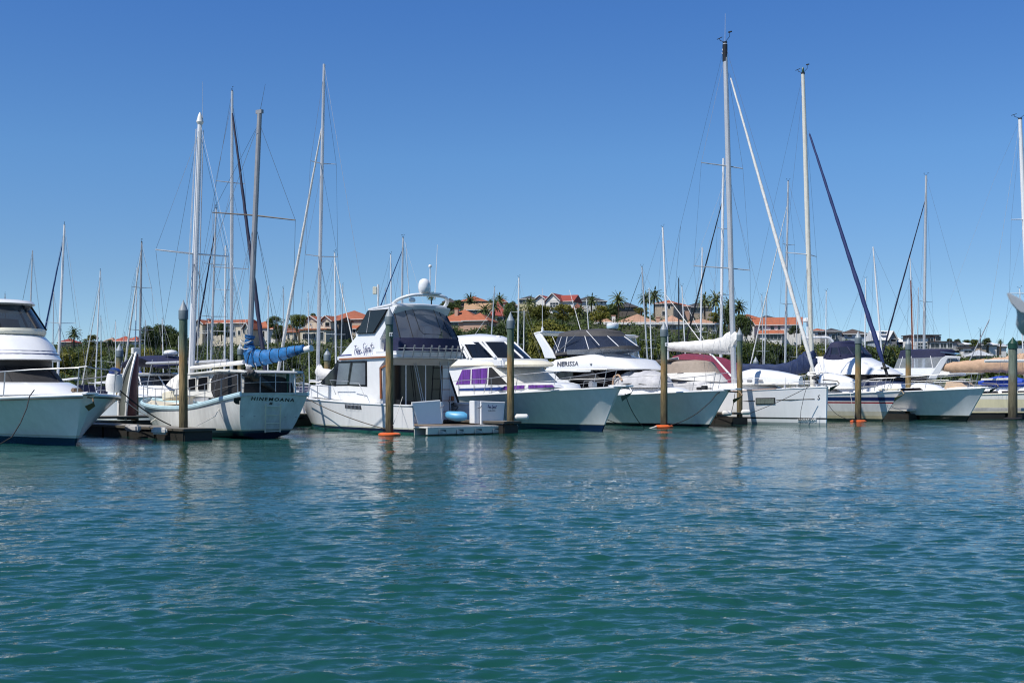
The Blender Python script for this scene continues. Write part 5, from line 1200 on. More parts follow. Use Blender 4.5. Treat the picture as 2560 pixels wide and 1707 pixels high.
# ---------------------------------------------------------------- yachts in the rows behind
SEGS=[]     # centre lines already taken: foot x, y, length ahead, length behind
def seg_of(fr,L,stern): 
    d=Vector((math.cos(fr.a),math.sin(fr.a)))
    o=Vector((fr.o.x,fr.o.y)); return (o,o-d*L) if not stern else (o,o+d*L)
for fr_,L_,s_ in ((FA,14,0),(FB,11,1),(FC,12,1),(FD,13,0),(FE,13,0),(FF,12,0),(FG,11,0),(FI,13,0)): SEGS.append(seg_of(fr_,L_,s_))
def clear(a,b,gap=3.3):
    for c,d in SEGS:
        for i in range(9):
            p=a.lerp(b,i/8); e=d-c; k=max(0,min(1,(p-c).dot(e)/e.length_squared)); 
            if (c+e*k-p).length<gap: return False
    return True
YH={}
def yacht_parts(kind):
    """hull, deckhouse and fittings shared by sister yachts"""
    if kind in YH: return YH[kind]
    t=thing('sailing_yacht','','boat')
    col={'white':W,'navy':(.02,.03,.09),'cream':(.72,.68,.55),'grey':(.5,.52,.55)}[kind]
    st=[(-6.0,-6.3,1.0,1.25,1.12,-.3,.7),(-3.5,-3.5,1.4,1.6,1.1,-.5,.8),(-.5,-.5,1.4,1.65,1.15,-.5,.8),(2.2,2.3,.9,1.25,1.25,-.5,.9),(3.9,4.3,.3,.6,1.35,-.4,1),(4.5,5.1,.02,.05,1.42,-.1,1)]
    hull(t,st,hull_mat('yacht_hull_'+kind,[(-1,(.02,.03,.08)),(.16,(.03,.06,.18)),(.24,col)]),24,GEL2,DECK,.025)
    band(t,'coachroof',GEL,[(1.6,-3.2,1.05,1.2,1.12,2.4),(1.0,-3.2,.98,1.5,1.5,2.4),(.5,-3.2,.85,1.58,1.6,2.4)],smooth=50)
    for s in (-1,1): pane(t,[(-2.8,1.30),(.4,1.28),(.2,1.42),(-2.7,1.45)],s*1.0,.02,GLASSB,'cabin_window')
    p=[(x,s*y,z) for s in (1,) for x,y,z in ((-6,1.1,1.1),(-4,1.5,1.1),(-1,1.6,1.15),(2,1.2,1.25),(4,.6,1.35),(4.9,.1,1.42))]
    for s in (-1,1): railing(t,[(x,s*y,z) for x,y,z in p],.6,(0,1,2,3,4,5),.012,True)
    band(t,'spray_dodger',NAVY if kind!='navy' else TAUPE,[(-2.6,-4.0,1.1,1.45,1.4,3),(-2.9,-4.0,.95,2.0,2.05,3)],smooth=50)
    YH[kind]=(t,list(t.children)); return YH[kind]
PROTO_USED=set()
def bg_yacht(label,ct,top,cb,bot,r=.065,m=ALU,jib=None,cover=None,hullc='white',spr=2,h=None,Y=None,out=None,black=False):
    ut,vt=px(ct,top); ub,vb=px(cb,bot)
    want=Y or (( (h or 12.3)-1.8)*F/(HV-vt)); want=max(63,min(132,want))
    toward = True if jib is None else (px(*jib[0])[0] > ub)
    if out is not None: toward=not out
    a=A_IN if toward else A_OUT; d=Vector((math.cos(a),math.sin(a)))
    cand=sorted([want*(1+k*.012) for k in range(-30,75) if 55<want*(1+k*.012)<155],key=lambda q:abs(q-want)) if Y is None else [Y]
    for q in cand:
        P=at(cb,bot,q); fo=Vector((P.x,q)); A_=Vector((-14,39.2)); n_=Vector((-.627,.779))
        if min((fo+d*5-A_).dot(n_),(fo-d*6.3-A_).dot(n_))>14.6 and clear(fo+d*5,fo-d*6.3): break
    Yq=q; hb=at(cb,bot,Yq); tp=at(ct,top,Yq)
    # carry the mast line down to the deck
    k=(1.45-tp.z)/(hb.z-tp.z) if abs(hb.z-tp.z)>.5 else 1; fx=tp.x+(hb.x-tp.x)*k
    SEGS.append((Vector((fx,Yq))+d*5,Vector((fx,Yq))-d*6.3))
    src,kids=yacht_parts(hullc)
    if hullc in PROTO_USED:
        t=bpy.data.objects.new('sailing_yacht',None); COL.objects.link(t); t.empty_display_size=.3
        for c in kids:
            n=c.copy(); COL.objects.link(n); n.parent=t
    else: t=src; PROTO_USED.add(hullc)
    t.location=(fx,Yq,0); t.rotation_euler=(0,0,a); props(t,label,'boat','yachts moored in the rows behind')
    fr=Frame(fx,Yq,a); m0=Vector((0,0,1.45)); m1=fr.loc(tp)
    mast(t,m0,m1,r,m,'mast',.7,8); H=m1.z
    sp=[]
    if spr:
        for f_,l_ in ((.42,.95),(.70,.75))[:spr]:
            c=m0.lerp(m1,f_); sp.append((f_,[c+Vector((-.15,-l_,.03)),c+Vector((-.15,l_,.03))]))
        foot=None
        rigging(t,m0,m1,sp,[Vector((-.3,-1.5,1.15)),Vector((-.3,1.5,1.15))],.0075,fore=Vector((4.9,0,1.45)) if jib is None else None,aft=Vector((-6,0,1.2)),sm=m,sr=.022)
    if len(label)%4: masthead(t,m1,.45+.05*(len(label)%5))
    if jib is not None:
        (cf,pf),jm,jr,top_f=jib; g=fr.y(cf,pf,0); foot=Vector((max(2.5,min(6.0,g.x)),0,g.z)); 
        k=1 if g.x<=6 else 1
        A=m0.lerp(m1,top_f)
        if foot.z<1.3: foot.z=1.5
        dd=(foot-A); 
        if foot.z>2.2: foot=A+dd*((A.z-1.6)/(A.z-foot.z))
        furled(t,A,foot,jr*.8,jm)
    z=2.35
    MB().tube([(-.15,0,z),(-4.0,0,z+.12)],.06,8).build('boom',m,t)
    if cover is not None: sausage(t,[(-.1,0,z+.45),(-.5,0,z+.25),(-2,0,z+.18),(-3.9,0,z+.18)],[.34,.28,.2,.12],[.16,.18,.16,.1],cover,k=20,n=10)
    return t
NJ=mat('navy_furled_jib',(.012,.016,.05),.65,var=.2); BJ=mat('blue_furled_jib',(.012,.06,.22),.65,var=.2); KJ=mat('black_furled_jib',(.008,.009,.014),.65); WJ=WHITEC
BLK=mat('black_carbon_mast',(.012,.012,.014),.35); BRN=mat('brown_timber_mast',(.22,.06,.02),.45,var=.2)
T=[
('yacht with thick grey white mast and near black furled jib behind the ketch','m1',(540,265),'c2',(965,770),.085,ALU,(('c2',(1283,780)),NJ,.15,.94),None,'white',2,None,58),
('yacht with tall silver mast, white furled jib and white sail cover beside the flybridge boat','m1',(1103,100),'c3',(192,985),.095,ALU,(('c2',(1385,870)),WJ,.13,.83),WHITEC,'white',2,None,62.5),
('yacht with mid height mast and navy jib just left of the ketch mizzen','m1',(442,985),'c2',(775,665),.07,ALU,(('c2',(618,690)),NJ,.10,.9),None,'white',2,None,None),
('yacht with short white mast between the navy jib mast and the thick mast','m1',(500,1210),'c2',(900,775),.075,ALUW,None,NAVYS,'white',2,None,None),
('yacht with thin mast standing above the roof of the left cruiser','m2',(375,490),'m2',(353,1120),.06,ALU,None,None,'white',1,None,None),
('yacht with white mast and steep blue jib right of the left cruiser','m2',(743,195),'h6',(72,300),.085,ALUW,(('m2',(610,1440)),BJ,.10,.93),None,'white',1,None,None),
('yacht with low mast crossed by the blue jib beside the left cruiser','m2',(620,960),'m2',(614,1370),.06,ALU,None,None,'white',1,None,None),
('yacht with stubby mast at the far left edge','m2',(58,995),'m2',(60,1095),.06,ALUD,None,None,'white',1,None,None),
('yacht with slim white mast and white jib left of the upended dinghy','m2',(1157,725),'h6',(735,1029),.065,ALUW,(('h6',(628,1029)),WJ,.08,.9),None,'white',1,None,None),
('yacht with very short mast and bare forestay right of the slim white mast','h6',(825,100),'h6',(832,1000),.05,ALU,None,None,'white',1,None,None),
('yacht with low white mast above the upended dinghy','m2',(1332,1310),'h6',(1095,640),.055,ALUW,None,None,'white',1,None,None),
('yacht with dark grey mast, white jib and blue cover left of the ketch','m2',(1634,395),'c2',(108,735),.085,ALUD,(('h6',(1290,860)),WJ,.11,.97),BLUEC2,'white',2,None,None),
('yacht with white mast hugging the dark grey mast','m2',(1582,685),'h6',(1450,870),.06,ALUW,None,None,'white',1,None,None),
('yacht with thin mast before the dark round trees','m2',(1677,1290),'h6',(1625,850),.05,ALU,None,None,'white',1,None,None),
('yacht with thin white mast and small blue cover before the dark round trees','m2',(1870,1280),'h6',(1965,770),.055,ALUW,None,BLUEC2,'white',1,None,None),
('yacht with short mast left of the brown and green pile','h6',(2250,440),'h6',(2255,880),.05,ALUW,None,None,'white',1,None,None),
('yacht with white mast and white jib left of the flybridge boat roof','m1',(1168,1255),'c3',(355,755),.075,ALUW,(('c3',(485,640)),WJ,.08,.95),None,'white',1,None,None),
('yacht with thin mast beside the cream gabled house','m1',(1218,1450),'c3',(402,690),.055,ALU,None,None,'white',1,None,None),
('yacht with thin white mast before the terrace of the cream gabled house','m1',(1005,1500),'c2',(1692,830),.055,ALUW,None,None,'white',1,None,None),
('yacht with grey mast between the white jib and the navy jib','m1',(853,1475),'c2',(1452,700),.06,ALU,None,None,'white',1,None,None),
('yacht with white mast just right of the ketch mizzen','m1',(762,1455),'c2',(1305,720),.065,ALUW,None,NAVYS,'white',1,None,None),
('yacht with white mast behind the hardtop of the flybridge boat','m3',(230,310),'m3',(236,815),.06,ALUW,None,None,'white',1,None,None),
('yacht with grey mast and slanting blue jib behind the hardtop of the flybridge boat','m3',(355,140),'m3',(345,765),.075,ALU,(('m3',(205,825)),BJ,.09,.93),None,'white',1,None,None),
('yacht with short mast left of the blue jib behind the flybridge boat','m3',(175,640),'m3',(183,825),.05,ALU,None,None,'white',1,None,None),
('yacht with grey mast before the orange roofed house with a chimney','m3',(1283,640),'c4',(582,470),.07,ALU,(('c4',(545,475)),WJ,.06,.8),None,'white',1,None,None),
('yacht with bright white mast right of the pale capped pile','m3',(1530,545),'c4',(840,670),.08,ALUW,None,None,'white',2,None,None),
('yacht with short white mast before the dark hedge','c4',(903,220),'c4',(896,710),.06,ALUW,None,None,'white',1,None,None),
('yacht with short white stub mast above the dark canopy','c4',(1512,102),'c4',(1534,395),.055,ALUW,None,None,'white',1,None,None),
('yacht with thick bright white mast and black furled jib left of the tallest mast','m4',(527,797),'c5',(1890,690),.11,ALUW,(('h3',(1640,765)),KJ,.11,.83),None,'white',2,None,None),
('yacht with tall white mast and white jib behind the silver lettered cruiser','m4',(205,1162),'c5',(1372,690),.08,ALUW,(('h3',(1640,690)),WJ,.07,.6),None,'white',1,None,None),
('yacht with white mast and black jib behind the dark canopy','m4',(95,1372),'c5',(1165,610),.07,ALU,(('h3',(835,640)),KJ,.06,.97),None,'white',1,None,None),
('yacht with grey white mast right beside the dark canopy mast','m4',(133,1482),'c5',(1212,720),.065,ALUW,None,MAROON,'white',1,None,None),
('yacht with black mast above the crimson boat cover','m4',(290,1432),'h3',(1553,650),.07,BLK,None,None,'navy',1,None,None),
('yacht with white mast and white jib right of the black mast','m4',(307,1475),'h3',(1622,700),.07,ALUW,(('h3',(1790,755)),WJ,.06,.9),None,'white',1,None,None),
('yacht with light mast in front of the long pink roofed house','m4',(415,1268),'h3',(1820,755),.07,ALUW,None,None,'white',1,None,None),
('yacht with pale mast and white jib left of the cream mast','m4',(870,918),'h4',(958,1110),.085,ALU,(('c6',(690,755)),WJ,.08,.9),None,'white',2,None,None),
('yacht with thin grey mast before the white orange roofed house','h4',(688,95),'h4',(650,1120),.065,ALU,None,None,'white',1,None,None),
('yacht with thin mast beside the thin grey mast before the orange roofed house','h4',(615,105),'h4',(632,1090),.05,ALU,None,None,'white',1,None,None),
('yacht with short mast right of the cream mast','h4',(1125,305),'h4',(1130,1070),.055,ALU,None,None,'white',1,None,None),
('yacht with bare white mast above the navy flybridge canopy','h4',(1562,45),'h4',(1555,780),.06,ALUW,None,None,'white',1,None,None),
('yacht with large pale mast, navy jib and radar behind the solar panel arch','m5',(770,602),'c7',(980,600),.12,ALU,(('c7',(572,650)),NJ,.12,.9),None,'white',1,None,None),
('yacht with leaning white mast between the two dark blue jibs','m5',(370,1137),'c7',(562,600),.075,ALUW,None,None,'white',1,None,None),
('yacht with thin white mast crossed by the dark blue jib','m5',(315,1377),'c7',(400,670),.065,ALUW,None,None,'white',1,None,None),
('yacht with brown timber mast behind the navy topped canopy','c7',(850,-70),'c7',(868,610),.075,BRN,None,None,'cream',1,None,None),
('yacht with cream mast touching the brown timber mast','m5',(648,1215),'c7',(884,610),.065,ALUW,None,None,'white',1,None,None),
('yacht with thin mast left of the large pale mast','m5',(712,1442),'c7',(915,600),.055,ALU,None,None,'white',1,None,None),
('yacht with short white mast at the far right edge','m5',(1475,1452),'c7',(1952,640),.07,ALUW,None,None,'white',1,None,None),
('yacht with short black mast left of the green capped pile','c7',(1530,405),'c7',(1542,735),.05,BLK,None,None,'navy',1,None,None),
('yacht with white mast low behind the ketch main boom','c2',(745,330),'c2',(740,660),.05,ALUW,None,None,'white',1,None,None),
('yacht with thin mast right of the low mast above the upended dinghy','h6',(1255,390),'h6',(1235,560),.04,ALU,None,None,'grey',1,None,None),
]
for r_ in T:
    lb,ct,tp_,cb,bt,rad,mm,jb,cv,hc,sp_n,hh,YY=r_
    bg_yacht(lb,ct,tp_,cb,bt,rad,mm,jb,cv,hc,sp_n,hh,YY)
# floodlight pole behind the flybridge boat
q=at('m3',(106,612),150); p0=at('m3',(104,840),150); t=thing('light_pole','white pole with a boxy floodlight behind the flybridge boat','pole',(p0.x,150,0))
MB().tube([(0,0,0),(0,0,q.z)],.12,8).build('pole',ALUW,t); MB().box((-.42,0,q.z-.75),(.5,.35,.95)).build('floodlight',CREAM,t,.05)
# ---------------------------------------------------------------- motor boats half seen between the others
def small_cruiser(label,X,Y,hc,top,roofm=GEL,winm=GLASS,a=A_IN,fly=True):
    f=Frame(X,Y,a); t=thing('motor_cruiser',label,'boat',f.o,f.a)
    st=[(-10,-10.2,1.6,1.75,1.2,-.5,1),(-6.5,-6.5,1.5,1.8,1.25,-.6,1),(-3.5,-3.3,1.0,1.65,1.4,-.6,1.1),(-1.4,-.8,.4,1.0,1.5,-.5,1.1),(0,.9,.02,.06,1.58,-.1,1)]
    e=hull(t,st,hull_mat('plain_cruiser_hull',[(-1,(.01,.02,.05)),(.2,W)]),26)
    band(t,'cabin',GEL,[(-2.2,-8,1.45,1.4,1.3,2.5),(-3.0,-8,1.35,2.0,2.0,2.5)],smooth=50)
    g0=(-2.95,-7.5,1.36,2.0,2.0,2.5); g1=(-3.8,-7.5,1.2,top-.15,top-.15,2.5)
    band(t,'cabin_windows',winm,[g0,g1],cap=(False,False)); mullions(t,'window_posts',GEL,g0,g1,(-84,-50,-15,15,50,84),.035)
    band(t,'cabin_roof',roofm,[(-3.6,-8,1.3,top-.16,top-.16,2.5),(-3.5,-8.1,1.38,top-.06,top-.06,2.5),(-3.8,-8,1.2,top,top,2.5)],smooth=50)
    for s in (-1,1):
        p=deck_line(e,-5,.5,6,s,.12); railing(t,p,.75,(0,1,2,3,4,5),.016,True,.15)
    return f,t
q=at('c5',(1050,690),76); L_=small_cruiser('white cabin cruiser with clear side curtains behind the silver lettered cruiser',q.x+2.2,73.5,'w',at('c5',(1000,455),76).z,GEL,VINYL)
q=at('c2',(300,850),60); M_=small_cruiser('white boat with navy bimini and radar behind the ketch bow',q.x+2.6,57.5,'w',2.6)
f_=M_[0]; bz=f_.y('c2',(300,650),0).z
rr=[]
for i in range(12):
    u=i/11; x=-2.2-4.6*u; z=bz-.5*(2*u-1)**2+.12; rr.append([(x,y,z-.10*(y/1.3)**2) for y in (-1.3,-.6,0,.6,1.3)]+[(x,y,z-.05-.10*(y/1.3)**2) for y in (1.3,.6,0,-.6,-1.3)])
MB().loft(rr).build('bimini',NAVY,M_[1],smooth=60)
mb=MB()
for s in (-1,1):
    for x in (-2.6,-4.4,-6.4): mb.tube([(x,s*1.25,bz-.15),(x-.3,s*1.4,1.9)],.022,5)
mb.build('bimini_frame',STEEL,M_[1])
radome(M_[1],(-3.4,0,bz+.1),.34,.26)
# crimson covered boat behind the plumb-bowed yacht
q=at('c5',(1700,780),80); f_=Frame(q.x+3.0,76.5,A_IN); t=thing('covered_boat','boat under a crimson canvas cover behind the white boom cover','boat',f_.o,f_.a)
st=[(-10,-10.2,1.6,1.75,1.2,-.5,1),(-6.5,-6.5,1.5,1.8,1.25,-.6,1),(-3.5,-3.3,1.0,1.65,1.4,-.6,1.1),(-1.4,-.8,.4,1.0,1.5,-.5,1.1),(0,.9,.02,.06,1.58,-.1,1)]
hull(t,st,hull_mat('plain_cruiser_hull',[(-1,(.01,.02,.05)),(.2,W)]),26)
zt=at('c5',(1560,650),80).z; zb=at('c5',(1900,740),80).z
prof=[(-.3,1.5),(-2.0,zb-.2),(-3.6,zt-.25),(-5.4,zt+.05),(-6.4,zt-.1),(-7.1,1.6)]
MB().slab(prof,lambda x,z: 1.65-.25*max(0,z-1.5)).build('canvas_cover',MAROON,t,.06)
pane(t,[(-6.9,zt-.75),(-6.4,zt-.3),(-5.5,zt-.2),(-5.3,zt-.75)],-1.42,.02,VINYLD,'clear_panel',GEL2,.03)
# upended dinghy on the pontoon
q=at('c1',(1160,1250),55); t=thing('upended_dinghy','dinghy with maroon hull and white gunwale stood on end on the pontoon','dinghy',(q.x,55,.42),R(-56))
Hd=at('c1',(1090,560),55).z-.42; rr=[]; k=24
MAR=mat('maroon_streaked_hull',(.11,.022,.024),.5,var=.55,scale=3,stretch=(4,4,.4)); GREYI=mat('grey_dinghy_inside',(.12,.13,.11),.7,var=.2)
def dsec(u,off=0):
    z=Hd*u; w=(.66*(1-u**3.2*.97))*(.82+.18*min(1,u*4)); d=(.62*(1-u**2.6*.9)); y0=-.75*u**2.2*.9
    return z,max(.02,w-off),max(.015,d-off),y0
for i in range(k):
    z,w_,d_,y0=dsec(i/(k-1)); rr.append([(-w_*math.cos(a),-(y0)+d_*math.sin(a)**.8-.1,z) for a in np.linspace(0,math.pi,15)])
MB().loft(rr,wrap=False,cap=(True,True)).build('hull',MAR,t,smooth=50)
r2=[]
for i in range(k):
    z,w_,d_,y0=dsec(i/(k-1),.03); r2.append([(-w_*math.cos(a),-(y0)+.6*d_*math.sin(a)-.12,z+.0) for a in np.linspace(0,math.pi,15)])
MB().loft(r2,wrap=False,cap=(True,True)).build('inside',GREYI,t,smooth=50)
mb=MB()
for s in (0,14): mb.tube([rr[i][s] for i in range(k)],.06,6)
mb.build('gunwale',GEL2,t); MB().box((0,.5,Hd-.12),(.35,.3,.3)).build('bow_plate',GEL2,t,.02)
# fenders, dock boxes, mooring lines
for i,(p,Y,lab) in enumerate((((1240,1305),44.6,'white dock bumper hung on the left pontoon, nearer the cruiser'),((1490,1330),43.2,'white dock bumper hung on the left pontoon, nearest the pile'))):
    q=at('c1',p,Y); t=MB().box((0,0,0),(.9 if i==0 else .55,.22,.26 if i==0 else .24)).build('dock_bumper',GREYC if i==0 else WHITEC,None,.06); t.location=q; t.rotation_euler=(0,0,R(-45 if i==0 else 0)); props(t,lab,'bumper')
q=at('c4',(880,1262),49.0); fender('white cylindrical fender on the pontoon corner by the purple curtained cruiser',(q.x,49.0,q.z),.12,.5,GEL2)
q=at('c6',(460,1225),61.0); fender('white fender on the pontoon left of the plumb bowed yacht',(q.x,61.0,q.z),.13,.45,GEL2)
q=at('c6',(645,1215),60.6); fender('white fender wheel on the pontoon corner at the plumb bowed yacht',(q.x,60.6,q.z),.13,.42,GEL2)
def W_(c,p,Y): return at(c,p,Y)
rope('black mooring line sagging from the left cruiser rail to the water',[W_('c1',p,Y) for p,Y in (((320,950),36.8),((275,1010),36.6),((250,1120),36.2),((190,1260),35.8),((110,1390),35.2),((0,1455),35))],.018,ROPED)
rope('dark mooring line from the left cruiser bow down to the pontoon by the ketch',sag(W_('c1',(1120,955),40),W_('c2',(400,1280),43),.1),.02,ROPED)
rope('pale mooring line from the left cruiser bow towards the ketch',sag(W_('c1',(1165,1050),40.5),W_('c2',(190,1195),48),.05),.015,ROPEW)
rope('mooring line from the ketch quarter to the pontoon',[W_('c2',p,Y) for p,Y in (((865,1040),45.2),((850,1120),44.6),((815,1195),44.0),((640,1285),43.2))],.014,ROPEW)
rope('chain hanging at the ketch bow',[W_('c2',p,Y) for p,Y in (((235,1100),50.5),((245,1140),50.3),((290,1200),49.5),((215,1250),48.6))],.03,ROPEW)
rope('brown mooring line from the flybridge boat bow to the ringed pile',sag(W_('c3',(75,1115),54.5),(-4.86,46.75,.28),.12),.018,mat('brown_rope',(.10,.08,.06),.8))
rope('thin line from the flybridge boat quarter to the pile',sag(W_('c3',(950,1110),49),(-4.55,46.75,.4),.02),.010,ROPEW)
rope('black line from the silver lettered cruiser bow to the ringed pile',[Vector(q) for q in spline([tuple(W_('c5',p,Y)) for p,Y in (((1975,990),57.3),((1860,1030),57.0),((1790,1110),56.9),((1650,1230),56.8),((1500,1310),56.7),((1375,1345),56.6))],30)],.022,ROPED)
rope('dark line from the purple curtained cruiser bow to the ring',[Vector(q) for q in spline([tuple(W_('c5',p,Y)) for p,Y in (((950,1030),51.6),((985,1130),52.5),((1040,1240),54),((1110,1340),55.6),((1170,1385),56.5))],24)],.018,ROPED)
rope('white rope end on the water by the ring',[W_('c5',p,Y) for p,Y in (((1170,1382),56.3),((1210,1370),56.4),((1260,1355),56.5))],.035,ROPEW)
rope('dark line low across the silver lettered hull',sag(W_('c5',(775,1287),54.5),W_('c5',(1040,1358),55.6),.05),.016,ROPED)
rope('dark line from the plumb bowed yacht to the pontoon',sag(W_('c6',(1265,965),60.2),W_('c6',(690,1225),60.6),.06),.016,ROPED)
rope('dark line from the plumb bow down into the water',[W_('c6',p,Y) for p,Y in (((1240,975),60.0),((1215,1060),60),((1185,1200),60),((1175,1345),60))],.012,ROPED)
rope('dark line from the bowsprit down to the pontoon behind the orange brown pile',[W_('c6',p,61.2) for p in ((540,1020),(525,1130),(498,1245))],.016,ROPED)
rope('dark line from the striped yacht to its ringed pile',[Vector(q) for q in spline([tuple(W_('c7',p,Y)) for p,Y in (((35,1130),68.3),((100,1215),67.4),((180,1265),66.6),((270,1295),65.9))],20)],.016,ROPED)
rope('pale line hanging from the striped yacht rail',sag(W_('c7',(255,1010),67.5),W_('c7',(305,1280),65.9),.1),.010,ROPEW)
rope('white line looping from the navy canopied cruiser to its pile',[Vector(q) for q in spline([tuple(W_('c7',p,Y)) for p,Y in (((1228,1000),69),((1200,1100),69.3),((1140,1190),69.8),((1050,1228),70.2),((880,1210),70.8))],24)],.02,ROPEW)
rope('white line from the striped yacht bow to the pale pontoon',sag(W_('c7',(610,1135),67),W_('c7',(780,1205),69.8),.03),.014,ROPEW)
# grey anchor close at the right edge, on the bow fitting of the boat the picture is taken from
t=thing('bow_anchor','blurred grey anchor fluke close by at the right edge','anchor',tuple(at('h5',(2400,500),4.2)))
def rel(p,Y): return at('h5',p,Y)-Vector(t.location)
P=[rel(p,4.2) for p in ((2075,70),(2130,80),(2250,140),(2360,215),(2400,300),(2395,400),(2300,390),(2230,330),(2150,240))]
MB().poly3(P,(.35,1,.15),.012).build('fluke',mat('dull_zinc',(.5,.52,.54),.6,.1),t,.004)
MB().tube([rel((2330,290),4.22),rel((2365,420),4.23),rel((2368,560),4.25),rel((2385,660),4.28)],[.022,.026,.03,.02],10).build('shank',mat('dull_zinc',(.30,.32,.34)),t,smooth=60)
MB().tube([rel((2375,640),4.28),rel((2900,700),4.3)],.025,8).build('bow_roller_arm',GALV,t)
# ---------------------------------------------------------------- the hill behind the marina
RU=[-300,0,150,250,340,480,620,800,920,1000,1100,1230,1450,1600,1750,1850,2000,2150,2300,2450,2560,2900]
RV=[880,868,866,858,856,850,840,832,825,806,782,772,775,790,796,832,852,862,880,888,890,900]
YS,YR=168.,430.
def ground(X,Y):
    u=CU+F*X/max(Y,60); zr=CZ+(HV-np.interp(u,RU,RV))/F*YR
    k=(Y-YS)/(YR-YS)
    if k<=0: return -1.2+.9*max(-1,k*8)
    if k>1: return .8+(zr-.8)*(1-.06*(k-1))
    return .8+(zr-.8)*k
def hill():
    xs=np.linspace(-330,380,150); ys=np.concatenate([[150,158,164,167,169],np.linspace(175,620,70)])
    vs=[]; 
    for y in ys:
        for x in xs: vs.append((x*(.55+.45*y/430),y,ground(x*(.55+.45*y/430),y)+(.25*math.sin(x*.31)*math.cos(y*.23) if y>172 else 0)))
    n=len(xs); fs=[(j*n+i,j*n+i+1,(j+1)*n+i+1,(j+1)*n+i) for j in range(len(ys)-1) for i in range(n-1)]
    o=MB().add(vs,fs).build('hill',mat('hillside_earth_and_grass',(.05,.055,.02),.95,var=.6,scale=.25),None,smooth=60)
    props(o,'wooded hillside behind the marina',kind='structure')
hill()
# ---- leaves
def leaf_mat(name,c1,c2):
    m=bpy.data.materials.new(name); m.use_nodes=True; n=m.node_tree.nodes; l=m.node_tree.links; b=n['Principled BSDF']
    b.inputs['Roughness'].default_value=.6; b.inputs['Specular IOR Level'].default_value=.25
    tc=n.new('ShaderNodeTexCoord'); no=n.new('ShaderNodeTexNoise'); no.inputs['Scale'].default_value=.55; no.inputs['Detail'].default_value=4; l.new(tc.outputs['Object'],no.inputs[0])
    oi=n.new('ShaderNodeObjectInfo'); ad=n.new('ShaderNodeMath'); ad.operation='MULTIPLY_ADD'; ad.inputs[1].default_value=.35; l.new(oi.outputs['Random'],ad.inputs[0]); l.new(no.outputs['Fac'],ad.inputs[2])
    cr=n.new('ShaderNodeValToRGB'); cr.color_ramp.elements[0].position=.42; cr.color_ramp.elements[1].position=.85; cr.color_ramp.elements[0].color=(*c1,1); cr.color_ramp.elements[1].color=(*c2,1)
    l.new(ad.outputs[0],cr.inputs[0]); l.new(cr.outputs[0],b.inputs['Base Color'])
    tr=n.new('ShaderNodeBsdfTranslucent'); l.new(cr.outputs[0],tr.inputs[0]); ms=n.new('ShaderNodeMixShader'); ms.inputs[0].default_value=.25
    l.new(b.outputs[0],ms.inputs[1]); l.new(tr.outputs[0],ms.inputs[2]); l.new(ms.outputs[0],n['Material Output'].inputs[0]); return m
LDARK=leaf_mat('dark_evergreen_leaves',(.03,.052,.016),(.088,.125,.034)); LYEL=leaf_mat('yellow_green_leaves',(.09,.10,.016),(.20,.19,.03)); LMID=leaf_mat('mid_green_leaves',(.05,.08,.018),(.135,.165,.034)); LPALM=leaf_mat('palm_fronds',(.05,.075,.03),(.13,.16,.055))
BARK=mat('tree_bark',(.10,.075,.05),.9,var=.4,scale=6,bump=.4)
def leaves(rs,cents,rads,per,size):
    """leaf clusters filling lobes: small quads, mostly on each lobe's shell, facing outward and up"""
    C=np.repeat(cents,per,0); Rr=np.repeat(rads,per,0); n=len(C)
    d=rs.normal(size=(n,3)); d/=np.linalg.norm(d,axis=1)[:,None]
    p=C+d*Rr*(.45+.58*rs.rand(n,1)**.6)
    nr=d+rs.normal(size=(n,3))*.55+np.array([0,0,.35]); nr/=np.linalg.norm(nr,axis=1)[:,None]
    t=np.cross(nr,rs.normal(size=(n,3))); t/=np.linalg.norm(t,axis=1)[:,None]; b=np.cross(nr,t)
    s=size*(.6+.8*rs.rand(n,1)); v=np.stack([p-t*s-b*s*.5,p+t*s*.2-b*s*.75,p+t*s+b*s*.4,p-t*s*.1+b*s*.8],1).reshape(-1,3)
    return v,n
def leaf_mesh(name,v,n,m):
    me=bpy.data.meshes.new(name); me.vertices.add(n*4); me.vertices.foreach_set('co',v.astype('f').ravel())
    me.loops.add(n*4); me.loops.foreach_set('vertex_index',np.arange(n*4,dtype='i')); me.polygons.add(n); me.polygons.foreach_set('loop_start',np.arange(0,n*4,4,dtype='i')); me.update(calc_edges=True); me.materials.append(m); return me
TREE={}
def tree_mesh(kind,var):
    k=(kind,var)
    if k in TREE: return TREE[k]
    rs=np.random.RandomState(hash(kind)%1000+var*7 if False else sum(map(ord,kind))+var*7)
    nl={'dense':26,'loose':22,'column':14}[kind]; c=[]; r=[]
    for i in range(nl):
        th=rs.rand()*6.28; q=rs.rand()**.5*.72; z=rs.rand()*.85+.12
        w=math.sqrt(max(.05,1-(2*z-1.0)**2))*.9 if kind!='column' else .6
        c.append((q*w*math.cos(th),q*w*math.sin(th),z)); a=(.20+.16*rs.rand())*(.85 if kind=='loose' else 1.05); r.append((a,a,a*.75))
    c=np.array(c); r=np.array(r); per={'dense':230,'loose':170,'column':160}[kind]
    v,n=leaves(rs,c,r,per,.036 if kind!='loose' else .034)
    me=leaf_mesh('crown',v,n,{'dense':LDARK,'loose':LYEL,'column':LMID}[kind])
    mb=MB(); mb.tube([(0,0,-.35),(.02,.01,.1),(-.01,.02,.45)],[.055,.045,.03],7)
    for i in range(0,nl,3): mb.tube([(0,.01,.12+.2*rs.rand()),(c[i][0]*.5,c[i][1]*.5,c[i][2]*.6+.1),tuple(c[i])],[.028,.018,.008],5)
    o=mb.build('trunk',BARK,None,smooth=60); tm=o.data; bpy.data.objects.remove(o); TREE[k]=(me,tm); return TREE[k]
